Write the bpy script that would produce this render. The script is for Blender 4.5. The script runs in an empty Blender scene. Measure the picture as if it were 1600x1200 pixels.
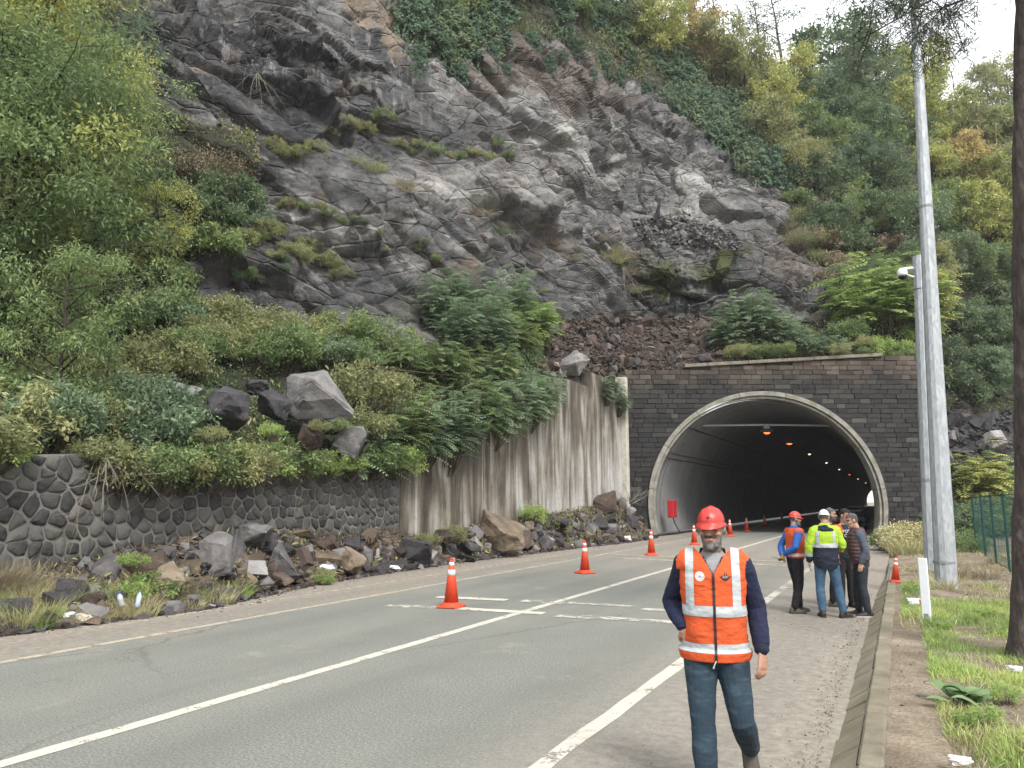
import bpy, bmesh, math, random
import numpy as np
from mathutils import Vector, Matrix
from mathutils.bvhtree import BVHTree

random.seed(7)
rng = np.random.default_rng(7)
SC = bpy.context.scene
COL = SC.collection

# ------------------------------------------------------------------ camera
FPX, CAMH = 1200.0, 1.9                    # focal length in pixels of a 1600 px wide frame; eye height
_d = np.array([(1408 - 800) / FPX, (600 - 783) / FPX, 1.0]); _d /= np.linalg.norm(_d)
_p = math.atan((783 - 600) / FPX)
_z = np.array([0, math.cos(_p), math.sin(_p)])
_x = -np.cross(_d, _z)
MC = np.stack([_x, _d, _z])                # world axes written in camera axes (right, up, forward)
C0 = np.array([0, 0, CAMH])
FW = MC[:2, 2] / np.linalg.norm(MC[:2, 2])  # horizontal heading
RT = np.array([FW[1], -FW[0]])              # horizontal right

cam_d = bpy.data.cameras.new('camera')
cam_d.sensor_fit = 'HORIZONTAL'; cam_d.sensor_width = 36.0
cam_d.lens = FPX / 1600 * 36.0
cam_d.clip_start = 0.05; cam_d.clip_end = 2000
cam = bpy.data.objects.new('camera', cam_d); COL.objects.link(cam)
_r, _u, _f = MC[:, 0], MC[:, 1], MC[:, 2]
cam.matrix_world = Matrix(((_r[0], _u[0], -_f[0], 0), (_r[1], _u[1], -_f[1], 0), (_r[2], _u[2], -_f[2], CAMH), (0, 0, 0, 1)))
SC.camera = cam

# ------------------------------------------------------------------ light: bright overcast day
SUN_DIR = np.array([0.50, -0.45, 0.74]); SUN_DIR /= np.linalg.norm(SUN_DIR)
SUN_EL = math.asin(SUN_DIR[2]); SUN_ROT = math.atan2(SUN_DIR[0], SUN_DIR[1])
world = bpy.data.worlds.new('World'); SC.world = world; world.use_nodes = True
wn, wl = world.node_tree.nodes, world.node_tree.links
wn.clear()
w_out = wn.new('ShaderNodeOutputWorld'); w_bg = wn.new('ShaderNodeBackground')
w_sky = wn.new('ShaderNodeTexSky'); w_sky.sky_type = 'NISHITA'; w_sky.sun_disc = False
w_sky.sun_elevation = SUN_EL; w_sky.sun_rotation = SUN_ROT
w_sky.air_density = 1.0; w_sky.dust_density = 4.0; w_sky.ozone_density = 1.0
w_hs = wn.new('ShaderNodeHueSaturation'); w_hs.inputs['Saturation'].default_value = 0.22
w_bg.inputs['Strength'].default_value = 0.13
wl.new(w_sky.outputs[0], w_hs.inputs['Color'])
w_tc = wn.new('ShaderNodeTexCoord'); w_cl = wn.new('ShaderNodeTexNoise'); w_cl.inputs['Scale'].default_value = 2.2; w_cl.inputs['Detail'].default_value = 5
w_rp = wn.new('ShaderNodeValToRGB'); w_rp.color_ramp.elements[0].position = 0.3; w_rp.color_ramp.elements[0].color = (0.80, 0.83, 0.87, 1); w_rp.color_ramp.elements[1].position = 0.7; w_rp.color_ramp.elements[1].color = (1, 1, 1, 1)
w_sc = wn.new('ShaderNodeMix'); w_sc.data_type = 'RGBA'; w_sc.blend_type = 'MULTIPLY'; w_sc.inputs[0].default_value = 1.0; w_sc.inputs[7].default_value = (5.6, 5.65, 5.75, 1)   # bright cloud deck
w_mx = wn.new('ShaderNodeMix'); w_mx.data_type = 'RGBA'; w_mx.inputs[0].default_value = 0.78
wl.new(w_tc.outputs['Generated'], w_cl.inputs['Vector']); wl.new(w_cl.outputs['Fac'], w_rp.inputs[0]); wl.new(w_rp.outputs[0], w_sc.inputs[6])
wl.new(w_hs.outputs[0], w_mx.inputs[6]); wl.new(w_sc.outputs[2], w_mx.inputs[7]); wl.new(w_mx.outputs[2], w_bg.inputs['Color']); wl.new(w_bg.outputs[0], w_out.inputs[0])

sun_d = bpy.data.lights.new('sun', 'SUN'); sun_d.energy = 1.5; sun_d.angle = math.radians(17); sun_d.color = (1.0, 0.965, 0.91)
sun = bpy.data.objects.new('sun', sun_d); COL.objects.link(sun)
sun.rotation_euler = Vector(-SUN_DIR).to_track_quat('-Z', 'Y').to_euler()

SC.view_settings.view_transform = 'Standard'; SC.view_settings.look = 'None'
SC.view_settings.gamma = 1.0; SC.view_settings.use_curve_mapping = False
SC.view_settings.exposure = 1.65
SC.render.engine = 'CYCLES'
cy = SC.cycles
cy.max_bounces = 6; cy.diffuse_bounces = 4; cy.glossy_bounces = 2; cy.transmission_bounces = 4; cy.transparent_max_bounces = 6
cy.caustics_reflective = False; cy.caustics_refractive = False
cy.use_denoising = True

# ------------------------------------------------------------------ picking points (photo pixel -> place in the world)
def ray(x, y):
    return MC @ np.array([(x - 800) / FPX, (600 - y) / FPX, 1.0])
def at(x, y, D):
    r = ray(x, y); return C0 + r * (D / (r[:2] @ FW))
def gnd(x, y, z=0.0):
    r = ray(x, y); return C0 + r * ((z - CAMH) / r[2])
def lat(x, y, X):
    r = ray(x, y); return C0 + r * (X / r[0])
def proj(P):
    Q = (np.asarray(P) - C0) @ MC
    return np.stack([800 + FPX * Q[..., 0] / Q[..., 2], 600 - FPX * Q[..., 1] / Q[..., 2]], -1)
def dep(P):
    return float((np.asarray(P)[:2]) @ FW)

# ------------------------------------------------------------------ noise
def _hash(i, j, k, s):
    n = (i.astype(np.int64) * 73856093) ^ (j.astype(np.int64) * 19349663) ^ (k.astype(np.int64) * 83492791) ^ (s * 2654435761)
    n = (n ^ (n >> 13)) * 1274126177 & 0x7fffffff
    n = (n ^ (n >> 16)) * 668265263 & 0x7fffffff
    return ((n ^ (n >> 15)) & 0xffffff) / float(0xffffff)
def vnoise(P, s=0):
    P = np.asarray(P, float); I = np.floor(P); F = P - I; F = F * F * (3 - 2 * F)
    I = I.astype(np.int64); out = 0
    for a in (0, 1):
        for b in (0, 1):
            for c in (0, 1):
                w = (F[:, 0] if a else 1 - F[:, 0]) * (F[:, 1] if b else 1 - F[:, 1]) * (F[:, 2] if c else 1 - F[:, 2])
                out = out + w * _hash(I[:, 0] + a, I[:, 1] + b, I[:, 2] + c, s)
    return out * 2 - 1
def fbm(P, octv=4, s=0, gain=0.5):
    P = np.asarray(P, float); out = 0; amp = 1
    for o in range(octv):
        out = out + amp * vnoise(P * 2.0 ** o + 17.3 * o, s + o); amp *= gain
    return out
def facet(u, v, cu, cv, s, tilt=0.6, k=15.0):
    """angular blocks: every cell of a jittered grid is a tilted plane; returns relief and distance to the joint"""
    U, V = u / cu, v / cv
    iu, iv = np.floor(U).astype(np.int64), np.floor(V).astype(np.int64)
    best = np.full(U.shape, 9.0); sec = np.full(U.shape, 9.0); acc = np.zeros(U.shape); ws = np.zeros(U.shape)
    z = np.zeros_like(iu)
    for a in (-1, 0, 1):
        for b in (-1, 0, 1):
            ci, cj = iu + a, iv + b
            px = ci + _hash(ci, cj, z, s); py = cj + _hash(ci, cj, z, s + 1)
            du, dv = U - px, V - py
            d = np.hypot(du, dv)
            hgt = (_hash(ci, cj, z, s + 2) - 0.5) + tilt * ((_hash(ci, cj, z, s + 3) - 0.5) * du + (_hash(ci, cj, z, s + 4) - 0.35) * dv)
            w = np.exp(-d * k); acc = acc + w * hgt; ws = ws + w
            m = d < best
            sec = np.where(m, best, np.minimum(sec, d)); best = np.where(m, d, best)
    return acc / (ws + 1e-12), sec - best

# ------------------------------------------------------------------ mesh and object helpers
def mesh_from(name, V, F, mat=None, smooth=False, attrs=None):
    V = np.ascontiguousarray(V, dtype=np.float32)
    me = bpy.data.meshes.new(name)
    if isinstance(F, np.ndarray):
        n, k = F.shape
        me.vertices.add(len(V)); me.vertices.foreach_set('co', V.ravel())
        me.loops.add(n * k); me.loops.foreach_set('vertex_index', np.ascontiguousarray(F, dtype=np.int32).ravel())
        me.polygons.add(n); me.polygons.foreach_set('loop_start', np.arange(0, n * k, k, dtype=np.int32))
        me.polygons.foreach_set('loop_total', np.full(n, k, dtype=np.int32))
        me.update(calc_edges=True)
    else:
        me.from_pydata([tuple(map(float, v)) for v in V], [], [tuple(map(int, f)) for f in F]); me.update()
    me.polygons.foreach_set('use_smooth', np.full(len(me.polygons), bool(smooth)))
    for an, av in (attrs or {}).items():
        a = me.attributes.new(an, 'FLOAT', 'POINT'); a.data.foreach_set('value', np.ascontiguousarray(av, dtype=np.float32))
    if mat is not None: me.materials.append(mat)
    return me
def link(name, me, parent=None, loc=None):
    o = bpy.data.objects.new(name, me); COL.objects.link(o)
    if parent is not None: o.parent = parent
    if loc is not None: o.location = [float(c) for c in loc]
    return o
def obj(name, V, F, mat=None, parent=None, smooth=False, attrs=None, loc=None):
    return link(name, mesh_from(name, V, F, mat, smooth, attrs), parent, loc)
def tag(o, label=None, cat=None, group=None, kind=None):
    if label: o['label'] = label
    if cat: o['category'] = cat
    if group: o['group'] = group
    if kind: o['kind'] = kind
    return o
def empty(name, loc=(0, 0, 0), rz=0.0):
    o = bpy.data.objects.new(name, None); COL.objects.link(o); o.location = [float(c) for c in loc]; o.rotation_euler = (0, 0, rz)
    o.empty_display_size = 0.2
    return o
def dup(o, parent=None):
    c = o.copy(); COL.objects.link(c)
    if parent is not None: c.parent = parent
    for ch in list(o.children): dup(ch, c)
    return c
def setmat(o, m):
    if o.data and len(o.material_slots):
        o.material_slots[0].link = 'OBJECT'; o.material_slots[0].material = m

class MB:
    """collects shapes for one mesh"""
    def __init__(s): s.V = []; s.F = []; s.n = 0
    def add(s, V, F):
        V = np.asarray(V, float)
        s.V.append(V); s.F += [[int(i) + s.n for i in f] for f in F]; s.n += len(V); return s
    def box(s, c, d, R=None, bev=0.0):
        d = np.array(d) / 2.0
        if bev <= 0:
            v = np.array([[x, y, z] for x in (-1, 1) for y in (-1, 1) for z in (-1, 1)]) * d
            f = [(0, 1, 3, 2), (4, 6, 7, 5), (0, 4, 5, 1), (2, 3, 7, 6), (0, 2, 6, 4), (1, 5, 7, 3)]
        else:
            b = min(bev, d.min() * 0.9)
            v = []; idx = {}
            for x in (-1, 1):
                for y in (-1, 1):
                    for z in (-1, 1):
                        for ax in range(3):
                            q = np.array([x, y, z]) * (d - b); q[ax] = [x, y, z][ax] * d[ax]
                            idx[(x, y, z, ax)] = len(v); v.append(q)
            f = []
            for ax in range(3):
                o1, o2 = [i for i in range(3) if i != ax]
                for sgn in (-1, 1):
                    def K(a, b_):
                        t = [0, 0, 0]; t[ax] = sgn; t[o1] = a; t[o2] = b_; return idx[(t[0], t[1], t[2], ax)]
                    f.append([K(-1, -1), K(1, -1), K(1, 1), K(-1, 1)])
            for ax in range(3):       # edge strips parallel to ax
                o1, o2 = [i for i in range(3) if i != ax]
                for a in (-1, 1):
                    for b_ in (-1, 1):
                        def K(e, which):
                            t = [0, 0, 0]; t[ax] = e; t[o1] = a; t[o2] = b_; return idx[(t[0], t[1], t[2], which)]
                        f.append([K(-1, o1), K(1, o1), K(1, o2), K(-1, o2)])
            for x in (-1, 1):
                for y in (-1, 1):
                    for z in (-1, 1):
                        f.append([idx[(x, y, z, 0)], idx[(x, y, z, 1)], idx[(x, y, z, 2)]])
            v = np.array(v)
        if R is not None: v = v @ np.asarray(R).T
        return s.add(v + np.array(c), f)
    def tube(s, pts, rad, n=8, cap=True):
        V, F = tube(pts, rad, n, cap); return s.add(V, F)
    def lathe(s, prof, n=16, c=(0, 0, 0)):
        prof = np.array(prof, float); t = np.linspace(0, 2 * np.pi, n, endpoint=False)
        V = np.stack([np.outer(prof[:, 0], np.cos(t)), np.outer(prof[:, 0], np.sin(t)), np.repeat(prof[:, 1][:, None], n, 1)], -1).reshape(-1, 3) + np.array(c)
        m = len(prof); F = [(i * n + j, i * n + (j + 1) % n, (i + 1) * n + (j + 1) % n, (i + 1) * n + j) for i in range(m - 1) for j in range(n)]
        F += [list(range(n))[::-1], list(range((m - 1) * n, m * n))]
        return s.add(V, F)
    def build(s, name, mat, parent=None, smooth=False, loc=None, attrs=None):
        o = obj(name, np.concatenate(s.V), s.F, mat, parent, smooth, attrs, loc)
        bm = bmesh.new(); bm.from_mesh(o.data); bmesh.ops.recalc_face_normals(bm, faces=bm.faces[:]); bm.to_mesh(o.data); bm.free()
        return o
def frames(pts):
    pts = np.asarray(pts, float); T = np.gradient(pts, axis=0); T /= np.linalg.norm(T, axis=1)[:, None] + 1e-9
    ref = np.array([1.0, 0, 0]) if abs(T[0][0]) < 0.8 else np.array([0, 1.0, 0])
    A = []; a = ref
    for t in T:
        a = a - t * (a @ t); a /= np.linalg.norm(a) + 1e-9; A.append(a)
    A = np.array(A); B = np.cross(T, A)
    return T, A, B
def tube(pts, rad, n=8, cap=True):
    pts = np.asarray(pts, float); m = len(pts)
    rad = np.broadcast_to(np.asarray(rad, float), (m,)) if np.ndim(rad) <= 1 else np.asarray(rad, float)
    T, A, B = frames(pts); t = np.linspace(0, 2 * np.pi, n, endpoint=False)
    V = (pts[:, None] + rad[:, None, None] * (np.cos(t)[None, :, None] * A[:, None] + np.sin(t)[None, :, None] * B[:, None])).reshape(-1, 3)
    F = [(i * n + j, i * n + (j + 1) % n, (i + 1) * n + (j + 1) % n, (i + 1) * n + j) for i in range(m - 1) for j in range(n)]
    if cap: F += [tuple(range(n))[::-1], tuple(range((m - 1) * n, m * n))]
    return V, F
def rotz(a):
    c, s_ = math.cos(a), math.sin(a); return np.array([[c, -s_, 0], [s_, c, 0], [0, 0, 1.0]])
def inpoly(x, y, poly):
    r = np.zeros(np.shape(x), bool); n = len(poly)
    for i in range(n):
        x0, y0 = poly[i]; x1, y1 = poly[(i + 1) % n]
        c = ((y0 > y) != (y1 > y)) & (x < (x1 - x0) * (y - y0) / ((y1 - y0) + 1e-12) + x0)
        r ^= c
    return r

# ------------------------------------------------------------------ materials
class NT:
    def __init__(s, name):
        s.m = bpy.data.materials.new(name); s.m.use_nodes = True
        s.n = s.m.node_tree.nodes; s.l = s.m.node_tree.links; s.n.clear()
        s.out = s.n.new('ShaderNodeOutputMaterial'); s.b = s.n.new('ShaderNodeBsdfPrincipled')
        s.l.new(s.b.outputs[0], s.out.inputs[0]); s.b.inputs['Roughness'].default_value = 0.85
        s.b.inputs['Specular IOR Level'].default_value = 0.3
        s._co = None
    def set(s, sock, v):
        if hasattr(v, 'links') or isinstance(v, bpy.types.NodeSocket): s.l.new(v, sock)
        else: sock.default_value = v
    def co(s, kind='Object'):
        if s._co is None: s._co = s.n.new('ShaderNodeTexCoord')
        return s._co.outputs[kind]
    def pos(s):
        g = s.n.new('ShaderNodeNewGeometry'); return g.outputs['Position']
    def mapping(s, v, scale=(1, 1, 1), rot=(0, 0, 0), loc=(0, 0, 0)):
        m = s.n.new('ShaderNodeMapping'); s.l.new(v, m.inputs[0]); m.inputs['Scale'].default_value = scale
        m.inputs['Rotation'].default_value = rot; m.inputs['Location'].default_value = loc; return m.outputs[0]
    def noise(s, v, scale=5, detail=4, rough=0.55, dist=0.0, color=False):
        t = s.n.new('ShaderNodeTexNoise'); s.l.new(v, t.inputs['Vector']); t.inputs['Scale'].default_value = scale
        t.inputs['Detail'].default_value = detail; t.inputs['Roughness'].default_value = rough; t.inputs['Distortion'].default_value = dist
        return t.outputs['Color' if color else 'Fac']
    def voro(s, v, scale=5, feat='F1', out='Distance'):
        t = s.n.new('ShaderNodeTexVoronoi'); s.l.new(v, t.inputs['Vector']); t.inputs['Scale'].default_value = scale; t.feature = feat
        return t.outputs[out]
    def ramp(s, f, stops, interp='LINEAR'):
        r = s.n.new('ShaderNodeValToRGB'); s.l.new(f, r.inputs[0]); e = r.color_ramp.elements; r.color_ramp.interpolation = interp
        while len(e) < len(stops): e.new(0.5)
        for el, (p, c) in zip(e, stops):
            el.position = p
            el.color = (c, c, c, 1) if not hasattr(c, '__len__') else (*c, 1)
        return r.outputs[0]
    def mix(s, f, a, b, mode='MIX'):
        m = s.n.new('ShaderNodeMix'); m.data_type = 'RGBA'; m.blend_type = mode
        s.set(m.inputs[0], f)
        for sock, v in ((m.inputs[6], a), (m.inputs[7], b)):
            if isinstance(v, tuple): v = (*v, 1) if len(v) == 3 else v
            s.set(sock, v)
        return m.outputs[2]
    def math(s, op, a, b=0.0, clamp=False):
        m = s.n.new('ShaderNodeMath'); m.operation = op; m.use_clamp = clamp; s.set(m.inputs[0], a); s.set(m.inputs[1], b); return m.outputs[0]
    def facets(s, v, scale):
        """relief of tilted facets: every cell is a small plane of its own; also a value per cell"""
        t = s.n.new('ShaderNodeTexVoronoi'); s.l.new(v, t.inputs['Vector']); t.inputs['Scale'].default_value = scale
        a = s.n.new('ShaderNodeVectorMath'); a.operation = 'SUBTRACT'; s.l.new(v, a.inputs[0]); s.l.new(t.outputs['Position'], a.inputs[1])
        b = s.n.new('ShaderNodeVectorMath'); b.operation = 'SUBTRACT'; s.l.new(t.outputs['Color'], b.inputs[0]); b.inputs[1].default_value = (0.5, 0.5, 0.5)
        d = s.n.new('ShaderNodeVectorMath'); d.operation = 'DOT_PRODUCT'; s.l.new(a.outputs[0], d.inputs[0]); s.l.new(b.outputs[0], d.inputs[1])
        return d.outputs['Value'], s.sep(t.outputs['Color'])[0]
    def attr(s, name):
        a = s.n.new('ShaderNodeAttribute'); a.attribute_name = name; return a.outputs['Fac']
    def rnd(s):
        return s.n.new('ShaderNodeObjectInfo').outputs['Random']
    def sep(s, v):
        x = s.n.new('ShaderNodeSeparateXYZ'); s.l.new(v, x.inputs[0]); return x.outputs
    def bump(s, h, strength=0.4, dist=0.02):
        b = s.n.new('ShaderNodeBump'); s.l.new(h, b.inputs['Height']); b.inputs['Strength'].default_value = strength; b.inputs['Distance'].default_value = dist
        s.l.new(b.outputs[0], s.b.inputs['Normal']); return b.outputs[0]
    def col(s, c, k=0.74):
        s.set(s.b.inputs['Base Color'], s.mix(1.0, c, (k, k, k), 'MULTIPLY')); return s
    def rough(s, v): s.set(s.b.inputs['Roughness'], v); return s

def plain(name, c, rough=0.6, var=0.12, scale=20, bump=0.0, spec=0.3, metal=0.0):
    t = NT(name); f = t.noise(t.co(), scale, 4, 0.6)
    lo = tuple(x * (1 - var) for x in c); hi = tuple(min(1, x * (1 + var)) for x in c)
    t.col(t.ramp(f, [(0.3, lo), (0.7, hi)])); t.rough(rough)
    t.b.inputs['Specular IOR Level'].default_value = spec; t.b.inputs['Metallic'].default_value = metal
    if bump: t.bump(t.noise(t.co(), scale * 4, 3), bump, 0.01)
    return t.m

def leaf_mat(name, stops, trans=0.42):
    t = NT(name)
    f = t.math('ADD', t.math('MULTIPLY', t.attr('rnd'), 0.72), t.math('MULTIPLY', t.rnd(), 0.28))
    c = t.ramp(f, [(p, tuple(min(.55, (x * .86 + sum(q) / 3 * .14) * 1.95 + .008) for x in q)) for p, q in stops]); t.col(c, 1.0); t.rough(0.6)
    tr = t.n.new('ShaderNodeBsdfTranslucent'); t.l.new(c, tr.inputs[0])
    mx = t.n.new('ShaderNodeMixShader'); mx.inputs[0].default_value = trans
    t.l.new(t.b.outputs[0], mx.inputs[1]); t.l.new(tr.outputs[0], mx.inputs[2]); t.l.new(mx.outputs[0], t.out.inputs[0])
    return t.m
def emis(name, c, s):
    t = NT(name); t.col((0.1, 0.1, 0.1)); t.b.inputs['Emission Color'].default_value = (*c, 1); t.b.inputs['Emission Strength'].default_value = s; return t.m

def rock_mat(name, stops, scale=2.2, stain=None, bump=0.6):
    t = NT(name); v = t.pos()
    f = t.noise(v, scale, 8, 0.62, 0.3)
    f = t.math('ADD', t.math('MULTIPLY', f, 0.8), t.math('MULTIPLY', t.math('SUBTRACT', t.rnd(), 0.5), 0.35))
    c = t.ramp(f, stops)
    c = t.mix(t.ramp(t.noise(v, 9, 5, 0.7), [(0.55, 0.0), (0.75, 0.45)]), c, stain or (0.22, 0.17, 0.12))
    t.col(c); t.rough(0.9)
    t.bump(t.noise(v, 14, 8, 0.65), bump, 0.05)
    return t.m

M = {}
M['rock_grey'] = rock_mat('rock_grey', [(0.25, (0.045, 0.043, 0.045)), (0.5, (0.14, 0.133, 0.132)), (0.75, (0.25, 0.24, 0.23))])
M['rock_dark'] = rock_mat('rock_dark', [(0.25, (0.022, 0.022, 0.025)), (0.55, (0.06, 0.058, 0.062)), (0.8, (0.12, 0.115, 0.115))])
M['rock_light'] = rock_mat('rock_light', [(0.25, (0.12, 0.115, 0.115)), (0.5, (0.26, 0.25, 0.245)), (0.75, (0.40, 0.385, 0.37))])
M['rock_tan'] = rock_mat('rock_tan', [(0.25, (0.07, 0.05, 0.035)), (0.5, (0.20, 0.155, 0.11)), (0.75, (0.33, 0.28, 0.22))])
M['rock_brown'] = rock_mat('rock_brown', [(0.25, (0.035, 0.024, 0.02)), (0.5, (0.095, 0.068, 0.055)), (0.75, (0.17, 0.13, 0.11))])
M['rock_red'] = rock_mat('rock_red', [(0.25, (0.030, 0.024, 0.021)), (0.5, (0.082, 0.064, 0.055)), (0.75, (0.165, 0.138, 0.12))])

# leaves: real albedo 0.03 - 0.2
M['leaf_dark'] = leaf_mat('leaf_dark', [(0.0, (0.026, 0.045, 0.02)), (0.5, (0.068, 0.10, 0.044)), (1.0, (0.135, 0.17, 0.075))])
M['leaf_ivy'] = leaf_mat('leaf_ivy', [(0.0, (0.014, 0.032, 0.016)), (0.6, (0.032, 0.066, 0.030)), (1.0, (0.075, 0.115, 0.05))], 0.2)
M['leaf_mid'] = leaf_mat('leaf_mid', [(0.0, (0.035, 0.06, 0.022)), (0.5, (0.09, 0.13, 0.042)), (1.0, (0.17, 0.205, 0.065))])
M['leaf_yellow'] = leaf_mat('leaf_yellow', [(0.0, (0.065, 0.085, 0.022)), (0.5, (0.17, 0.19, 0.045)), (0.9, (0.29, 0.27, 0.065)), (1.0, (0.34, 0.25, 0.06))])
M['leaf_olive'] = leaf_mat('leaf_olive', [(0.0, (0.06, 0.07, 0.028)), (0.5, (0.14, 0.15, 0.055)), (1.0, (0.22, 0.21, 0.085))])
M['leaf_orange'] = leaf_mat('leaf_orange', [(0.0, (0.10, 0.082, 0.03)), (0.5, (0.215, 0.165, 0.055)), (1.0, (0.29, 0.235, 0.085))])
M['leaf_bluish'] = leaf_mat('leaf_bluish', [(0.0, (0.03, 0.05, 0.03)), (0.5, (0.078, 0.12, 0.06)), (1.0, (0.165, 0.205, 0.115))])
M['leaf_bright'] = leaf_mat('leaf_bright', [(0.0, (0.06, 0.10, 0.025)), (0.5, (0.14, 0.20, 0.045)), (1.0, (0.24, 0.28, 0.075))])
M['leaf_brown'] = leaf_mat('leaf_brown', [(0.0, (0.05, 0.04, 0.025)), (0.5, (0.12, 0.095, 0.055)), (1.0, (0.20, 0.17, 0.10))], 0.2)
M['leaf_straw'] = leaf_mat('leaf_straw', [(0.0, (0.12, 0.10, 0.045)), (0.5, (0.22, 0.20, 0.085)), (1.0, (0.34, 0.30, 0.15))], 0.2)
M['leaf_needle'] = leaf_mat('leaf_needle', [(0.0, (0.02, 0.03, 0.02)), (0.6, (0.045, 0.06, 0.035)), (1.0, (0.10, 0.10, 0.06))], 0.15)
M['grass'] = leaf_mat('grass', [(0.0, (0.05, 0.085, 0.018)), (0.45, (0.12, 0.18, 0.035)), (0.8, (0.21, 0.26, 0.055)), (1.0, (0.28, 0.24, 0.10))], 0.3)
M['bark'] = rock_mat('bark', [(0.25, (0.025, 0.02, 0.016)), (0.5, (0.065, 0.052, 0.042)), (0.8, (0.12, 0.10, 0.085))], 6)
M['bark_pale'] = rock_mat('bark_pale', [(0.2, (0.12, 0.105, 0.085)), (0.6, (0.28, 0.25, 0.21)), (0.9, (0.4, 0.37, 0.32))], 8)
def rough_bark():
    t = NT('rough_bark'); v = t.pos(); q = t.mapping(v, (9, 9, 3.2)); c = t.ramp(t.noise(q, 1.6, 8, 0.7), [(0.3, (0.035, 0.027, 0.024)), (0.55, (0.10, 0.08, 0.072)), (0.8, (0.20, 0.165, 0.15))])
    t.col(c); t.rough(0.95); t.bump(t.math('ADD', t.voro(q, 1.5), t.noise(q, 2.5, 6, 0.7)), 1.0, 0.05); return t.m
M['bark_rough'] = rough_bark()
M['twig'] = plain('twig', (0.10, 0.075, 0.055), 0.9)

def hill_material():
    t = NT('cliff_rock'); v = t.pos()
    dip = t.mapping(v, (0.55, 0.55, 1.7), (0.35, 0.45, 0.2))
    f = t.noise(dip, 0.55, 10, 0.66, 0.6)
    f2 = t.noise(v, 3.2, 6, 0.65)
    big = t.noise(v, 0.16, 5, 0.6)
    ckv = t.mapping(t.mix(0.06, v, t.noise(v, 1.4, 5, 0.7, 0.0, True), 'ADD'), (0.8, 0.8, 1.5), (0.35, 0.45, 0.2)); h1, k1 = t.facets(ckv, 0.40); h2, k2 = t.facets(ckv, 1.35)
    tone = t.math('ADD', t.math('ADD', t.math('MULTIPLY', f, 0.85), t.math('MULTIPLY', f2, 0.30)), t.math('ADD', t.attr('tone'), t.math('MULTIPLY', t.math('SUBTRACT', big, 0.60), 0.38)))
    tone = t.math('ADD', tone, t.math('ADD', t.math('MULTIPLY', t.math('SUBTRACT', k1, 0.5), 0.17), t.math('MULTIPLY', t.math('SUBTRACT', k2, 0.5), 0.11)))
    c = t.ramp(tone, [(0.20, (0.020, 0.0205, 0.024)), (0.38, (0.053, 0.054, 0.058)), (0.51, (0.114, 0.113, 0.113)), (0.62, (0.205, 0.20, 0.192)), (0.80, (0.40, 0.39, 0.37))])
    # brownish iron staining
    c = t.mix(t.ramp(t.noise(v, 0.8, 6, 0.6), [(0.52, 0.0), (0.70, 0.55)]), c, t.mix(f2, (0.075, 0.058, 0.047), (0.20, 0.155, 0.122)))
    # pale mineral runs down the face
    run = t.noise(t.mapping(v, (2.6, 2.6, 0.22)), 1.0, 5, 0.7)
    runm = t.math('MULTIPLY', t.ramp(run, [(0.54, 0.0), (0.64, 0.8)]), t.attr('streak'))
    c = t.mix(runm, c, (0.36, 0.35, 0.34))
    soil = t.mix(t.ramp(t.noise(v, 1.2, 9, 0.75), [(0.35, 0.0), (0.65, 1.0)]), (0.055, 0.042, 0.034), (0.175, 0.13, 0.10))
    c = t.mix(t.math('MULTIPLY', t.attr('soil'), t.ramp(f2, [(0.3, 0.45), (0.6, 1.0)])), c, soil)
    tan = t.mix(t.noise(v, 1.3, 8, 0.75), (0.14, 0.11, 0.08), (0.42, 0.345, 0.26))
    c = t.mix(t.math('MULTIPLY', t.attr('tan'), t.ramp(t.noise(v, 0.7, 7, 0.7), [(0.35, 0.3), (0.55, 0.95)])), c, tan)
    moss = t.mix(t.noise(v, 3, 5, 0.7), (0.025, 0.03, 0.01), (0.085, 0.095, 0.018))
    c = t.mix(t.attr('moss'), c, moss)
    veg = t.ramp(t.noise(v, 1.6, 8, 0.7), [(0.3, (0.014, 0.018, 0.009)), (0.5, (0.034, 0.036, 0.019)), (0.7, (0.07, 0.058, 0.034))])
    c = t.mix(t.attr('veg'), c, veg)
    t.col(c); t.rough(t.ramp(t.noise(v, 1.1, 3), [(0.3, 0.62), (0.7, 0.95)]))
    ck = t.mapping(t.mix(0.10, v, t.noise(v, 1.4, 5, 0.7, 0.0, True), 'ADD'), (0.8, 0.8, 1.7), (0.35, 0.45, 0.2))
    e1 = t.ramp(t.voro(ck, 0.55, 'DISTANCE_TO_EDGE'), [(0.0, 0.0), (0.045, 1.0)]); e2 = t.ramp(t.voro(ck, 1.7, 'DISTANCE_TO_EDGE'), [(0.0, 0.35), (0.06, 1.0)])
    h = t.math('ADD', t.math('MULTIPLY', t.noise(v, 2.6, 12, 0.72), 0.22), t.math('ADD', t.math('MULTIPLY', e1, 0.085), t.math('MULTIPLY', e2, 0.010)))
    h = t.math('ADD', h, t.math('ADD', t.math('MULTIPLY', h1, 0.9), t.math('MULTIPLY', h2, 0.85)))
    t.bump(h, 1.0, 1.0)
    return t.m
M['hill'] = hill_material()

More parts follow.
